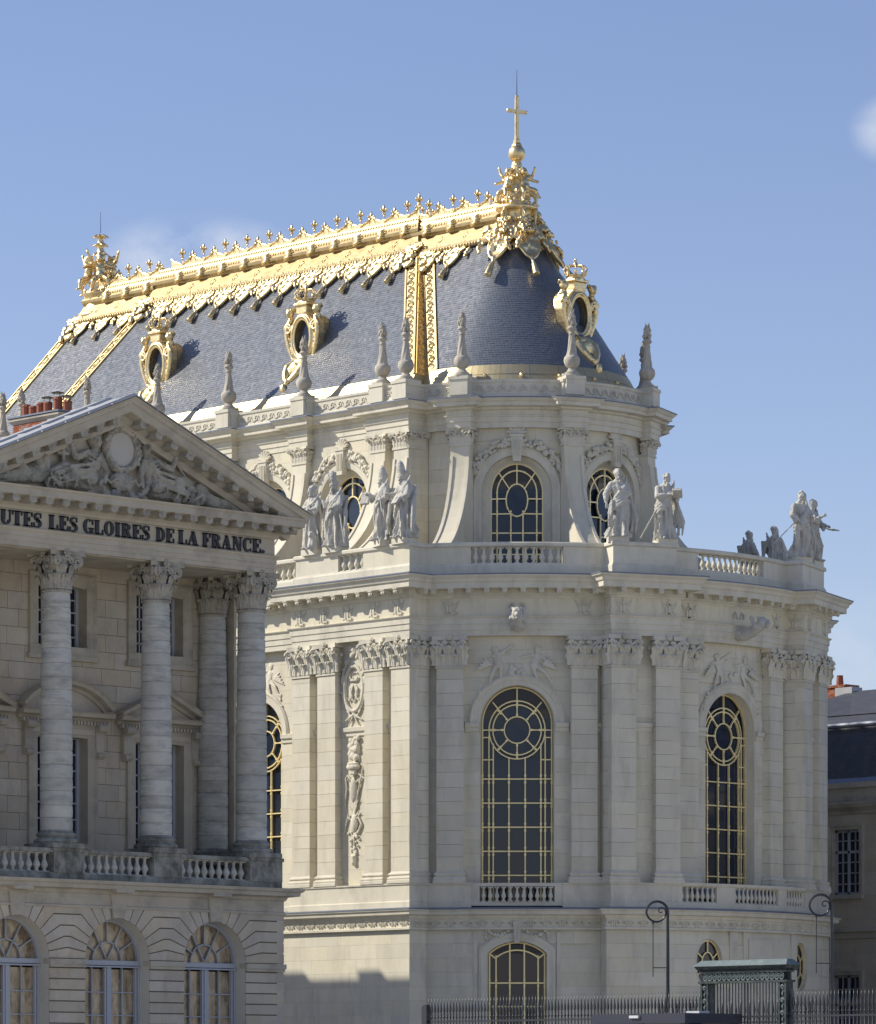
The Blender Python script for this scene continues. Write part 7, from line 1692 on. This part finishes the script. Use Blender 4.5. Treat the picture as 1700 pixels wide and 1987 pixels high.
mb = MB(); mb.box(eL-.16, eL-.02, YF-.07, YF+.07, -1.7, 2.3); mb.box(eL-.19, eL+.01, YF-.1, YF+.1, 1.65, 2.25); put('end_post', mb, 'iron', r_)
fence('black iron railing with spear tips running on beyond the gate', YF, eG1+.02, eR, sp=.125)
YF2 = -42.5
fence('second iron railing seen through the bars of the gate', YF2, on_line(1280, YF2), on_line(1600, YF2), h=.985, sp=.17)
# gate with copper canopy
GT = thing('iron_gate', 'dark iron gate with ornate posts under a verdigris copper canopy', 'gate', ((eG0+eG1)/2, YF, -1.7)); L2 = eG1-eG0
GM = T(eG0, YF, 0); PWG = .27
for x in (0.0, L2-PWG):
    mb = MB(); mb.box(x, x+.06, -.14, .14, -1.7, 2.74, GM); mb.box(x+PWG-.06, x+PWG, -.14, .14, -1.7, 2.74, GM); mb.box(x+.06, x+PWG-.06, -.10, .10, -1.7, 2.74, GM); P_ = put('gate_post', mb, 'green_iron', GT)
    om = MB()
    for k in range(12):
        z = 2.58-.34*k; volute(om, GM @ T(x+PWG/2, -.12, z) @ S(1 if k % 2 else -1, 1, 1), .062, .032); om.ell((x+PWG/2, -.12, z-.17), (.032, .025, .06), GM, 6, 4)
    put('post_scrolls', om, 'verdigris', P_)
mb = MB(); mb.box(-.06, L2+.06, -.17, .17, 2.71, 2.77, GM); mb.box(-.03, L2+.03, -.16, .16, 2.98, 3.03, GM); mb.box(.0, L2, .04, .08, 2.76, 2.99, GM); put('lintel', mb, 'green_iron', GT)
om = MB(); nO = 17
for k in range(nO):
    u = .08+(L2-.16)*(k+.5)/nO; om.tube([(u+.068*cos(2*pi*i/12), -.12, 2.875+.09*sin(2*pi*i/12)) for i in range(12)], .018, 5, GM, closed=True); rosette(om, GM @ T(u, -.12, 2.875), .045)
put('rosette_frieze', om, 'verdigris', GT)
mb = MB(); mb.plan([(eG0+.02, YF+.3), (eG0+.02, YF-.14), (eG1-.02, YF-.14), (eG1-.02, YF+.3)], [(-.1, 3.02), (.0, 3.02), (.03, 3.05), (.08, 3.08), (.12, 3.14), (.13, 3.17)]); put('canopy_cornice', mb, 'green_iron', GT)
mb = MB(); a, b, c, d = eG0-.15, eG1+.15, YF-.30, YF+.30; mb.add([(a, c, 3.165), (b, c, 3.165), (b, d, 3.165), (a, d, 3.165), (a+.14, c+.2, 3.32), (b-.14, c+.2, 3.32), (b-.14, d-.2, 3.32), (a+.14, d-.2, 3.32)], [(0, 1, 5, 4), (1, 2, 6, 5), (2, 3, 7, 6), (3, 0, 4, 7), (4, 5, 6, 7), (3, 2, 1, 0)])
put('copper_canopy', mb, 'verdigris', GT)
nb = 22
for k in range(nb):
    u = PWG+.06+(L2-2*PWG-.12)*(k+.5)/nb; mb = MB(); mb.tube([(u, 0, -1.7), (u, 0, 2.72)], .017 if k not in (10, 11) else .026, 6, GM); put('bar', mb, 'iron', GT)
mb = MB()
for z in (-1.4, 1.45, 1.80): mb.box(PWG, L2-PWG, -.025, .025, z, z+.045, GM)
put('gate_rail', mb, 'iron', GT)
# crook-shaped lamp posts
def lamp(px, Y, ztop, label):
    e = on_line(px, Y); r = thing('lamp_post', label, 'lamp post', (e, Y, -1.7), 'iron crook posts behind the railing'); M = T(e, Y, 0) @ Rz(radians(46))
    rr = .29; zc = ztop-rr; mb = MB(); mb.tube([(0, 0, -1.7), (0, 0, 1.6), (0, 0, ztop-1.0)], [.058, .052, .045], 10, M); put('post', mb, 'iron', r)
    pts = [(0, 0, ztop-1.0), (0, 0, zc-.25)]+[(-rr+rr*cos(a), 0, zc+rr*sin(a)) for a in [pi*i/12 for i in range(13)]]
    # inward curl
    for i in range(1, 25):
        t = i/24; a = pi+t*pi*1.05; q = lerp(rr, .20, t); pts.append((-rr*1.0+q*cos(a)+.03*t, 0, zc+q*sin(a)*1.05))
    c0 = Vector(pts[-1]); 
    for i in range(1, 22):
        t = i/21; a = -.05*pi+t*pi*1.9; q = lerp(.115, .03, t); pts.append((c0.x-.115+q*cos(a), 0, c0.z+q*sin(a)))
    n = len(pts); mb = MB(); mb.tube(pts, [lerp(.042, .014, (i/(n-1))**.7) for i in range(n)], 8, M); put('crook', mb, 'iron', r)
    mb = MB(); xl = -.40; mb.tube([(xl, 0, zc-.25), (xl, 0, zc-1.75)], .013, 6, M); mb.tube([(xl, 0, zc-1.5), (0, 0, zc-1.5)], .013, 6, M); mb.ell((xl, 0, zc-.27), (.035, .035, .05), M); put('pulley_rod', mb, 'iron', r)
lamp(1296, YF+.6, 4.98, 'slender iron crook lamp post standing between the booth and the gate'); lamp(1614, YF+.6, 4.98, 'slender iron crook lamp post where the railing passes the end of the apse')
# security booth
eb0 = on_line(1155, YF-2.2); eb1 = on_line(1330, YF-2.2)
BT = thing('guard_booth', 'dark blue flat roofed guard booth in front of the railing', 'booth', ((eb0+eb1)/2, YF-1.5, -1.7))
def hz(px, py, Y): e = on_line(px, Y); return (2107-py)*(DIST-CV.x*e-CV.y*Y)/F_PX
zt = hz(1240, 1967, YF-2.2)
BD = 2.05
mb = MB(); mb.box(eb0-.06, eb1+.06, YF-2.28, YF-2.2+BD+.06, zt-.26, zt); put('roof_slab', mb, 'booth', BT)
mb = MB(); mb.box(eb0, eb0+.16, YF-2.2, YF-2.2+BD, -1.7, zt-.26); mb.box(eb1-.16, eb1, YF-2.2, YF-2.2+BD, -1.7, -.6); mb.box(eb0, eb1, YF-2.2, YF-2.05, -1.7, -.6); mb.box(eb0, eb1, YF-2.3+BD, YF-2.2+BD, -1.7, zt-.26)
for x in (eb0, (eb0+eb1)/2-.08, eb1-.16): mb.box(x, x+.16, YF-2.2, YF-2.05, -1.7, zt-.26)
mb.box(eb1-.16, eb1, YF-2.35+BD, YF-2.2+BD, -1.7, zt-.26); put('booth_wall', mb, 'booth', BT)
for x0, x1 in ((eb0+.16, (eb0+eb1)/2-.08), ((eb0+eb1)/2+.08, eb1-.16)): mb = MB(); mb.box(x0, x1, YF-2.15, YF-2.12, -.6, zt-.26); put('pane', mb, 'glass', BT)
mb = MB(); mb.box(eb1-.1, eb1-.07, YF-2.05, YF-2.35+BD, -.6, zt-.26); put('pane', mb, 'glass', BT)
mb = MB(); mb.box(lerp(eb0, eb1, .42), lerp(eb0, eb1, .52), YF-2.34, YF-2.27, zt-.12, zt-.05); put('floodlight', mb, 'booth_white', BT)
mb = MB(); mb.box(lerp(eb0, eb1, .84), lerp(eb0, eb1, .98), YF-1.6, YF-1.2, zt, zt+.06); put('roof_equipment', mb, 'booth_white', BT)
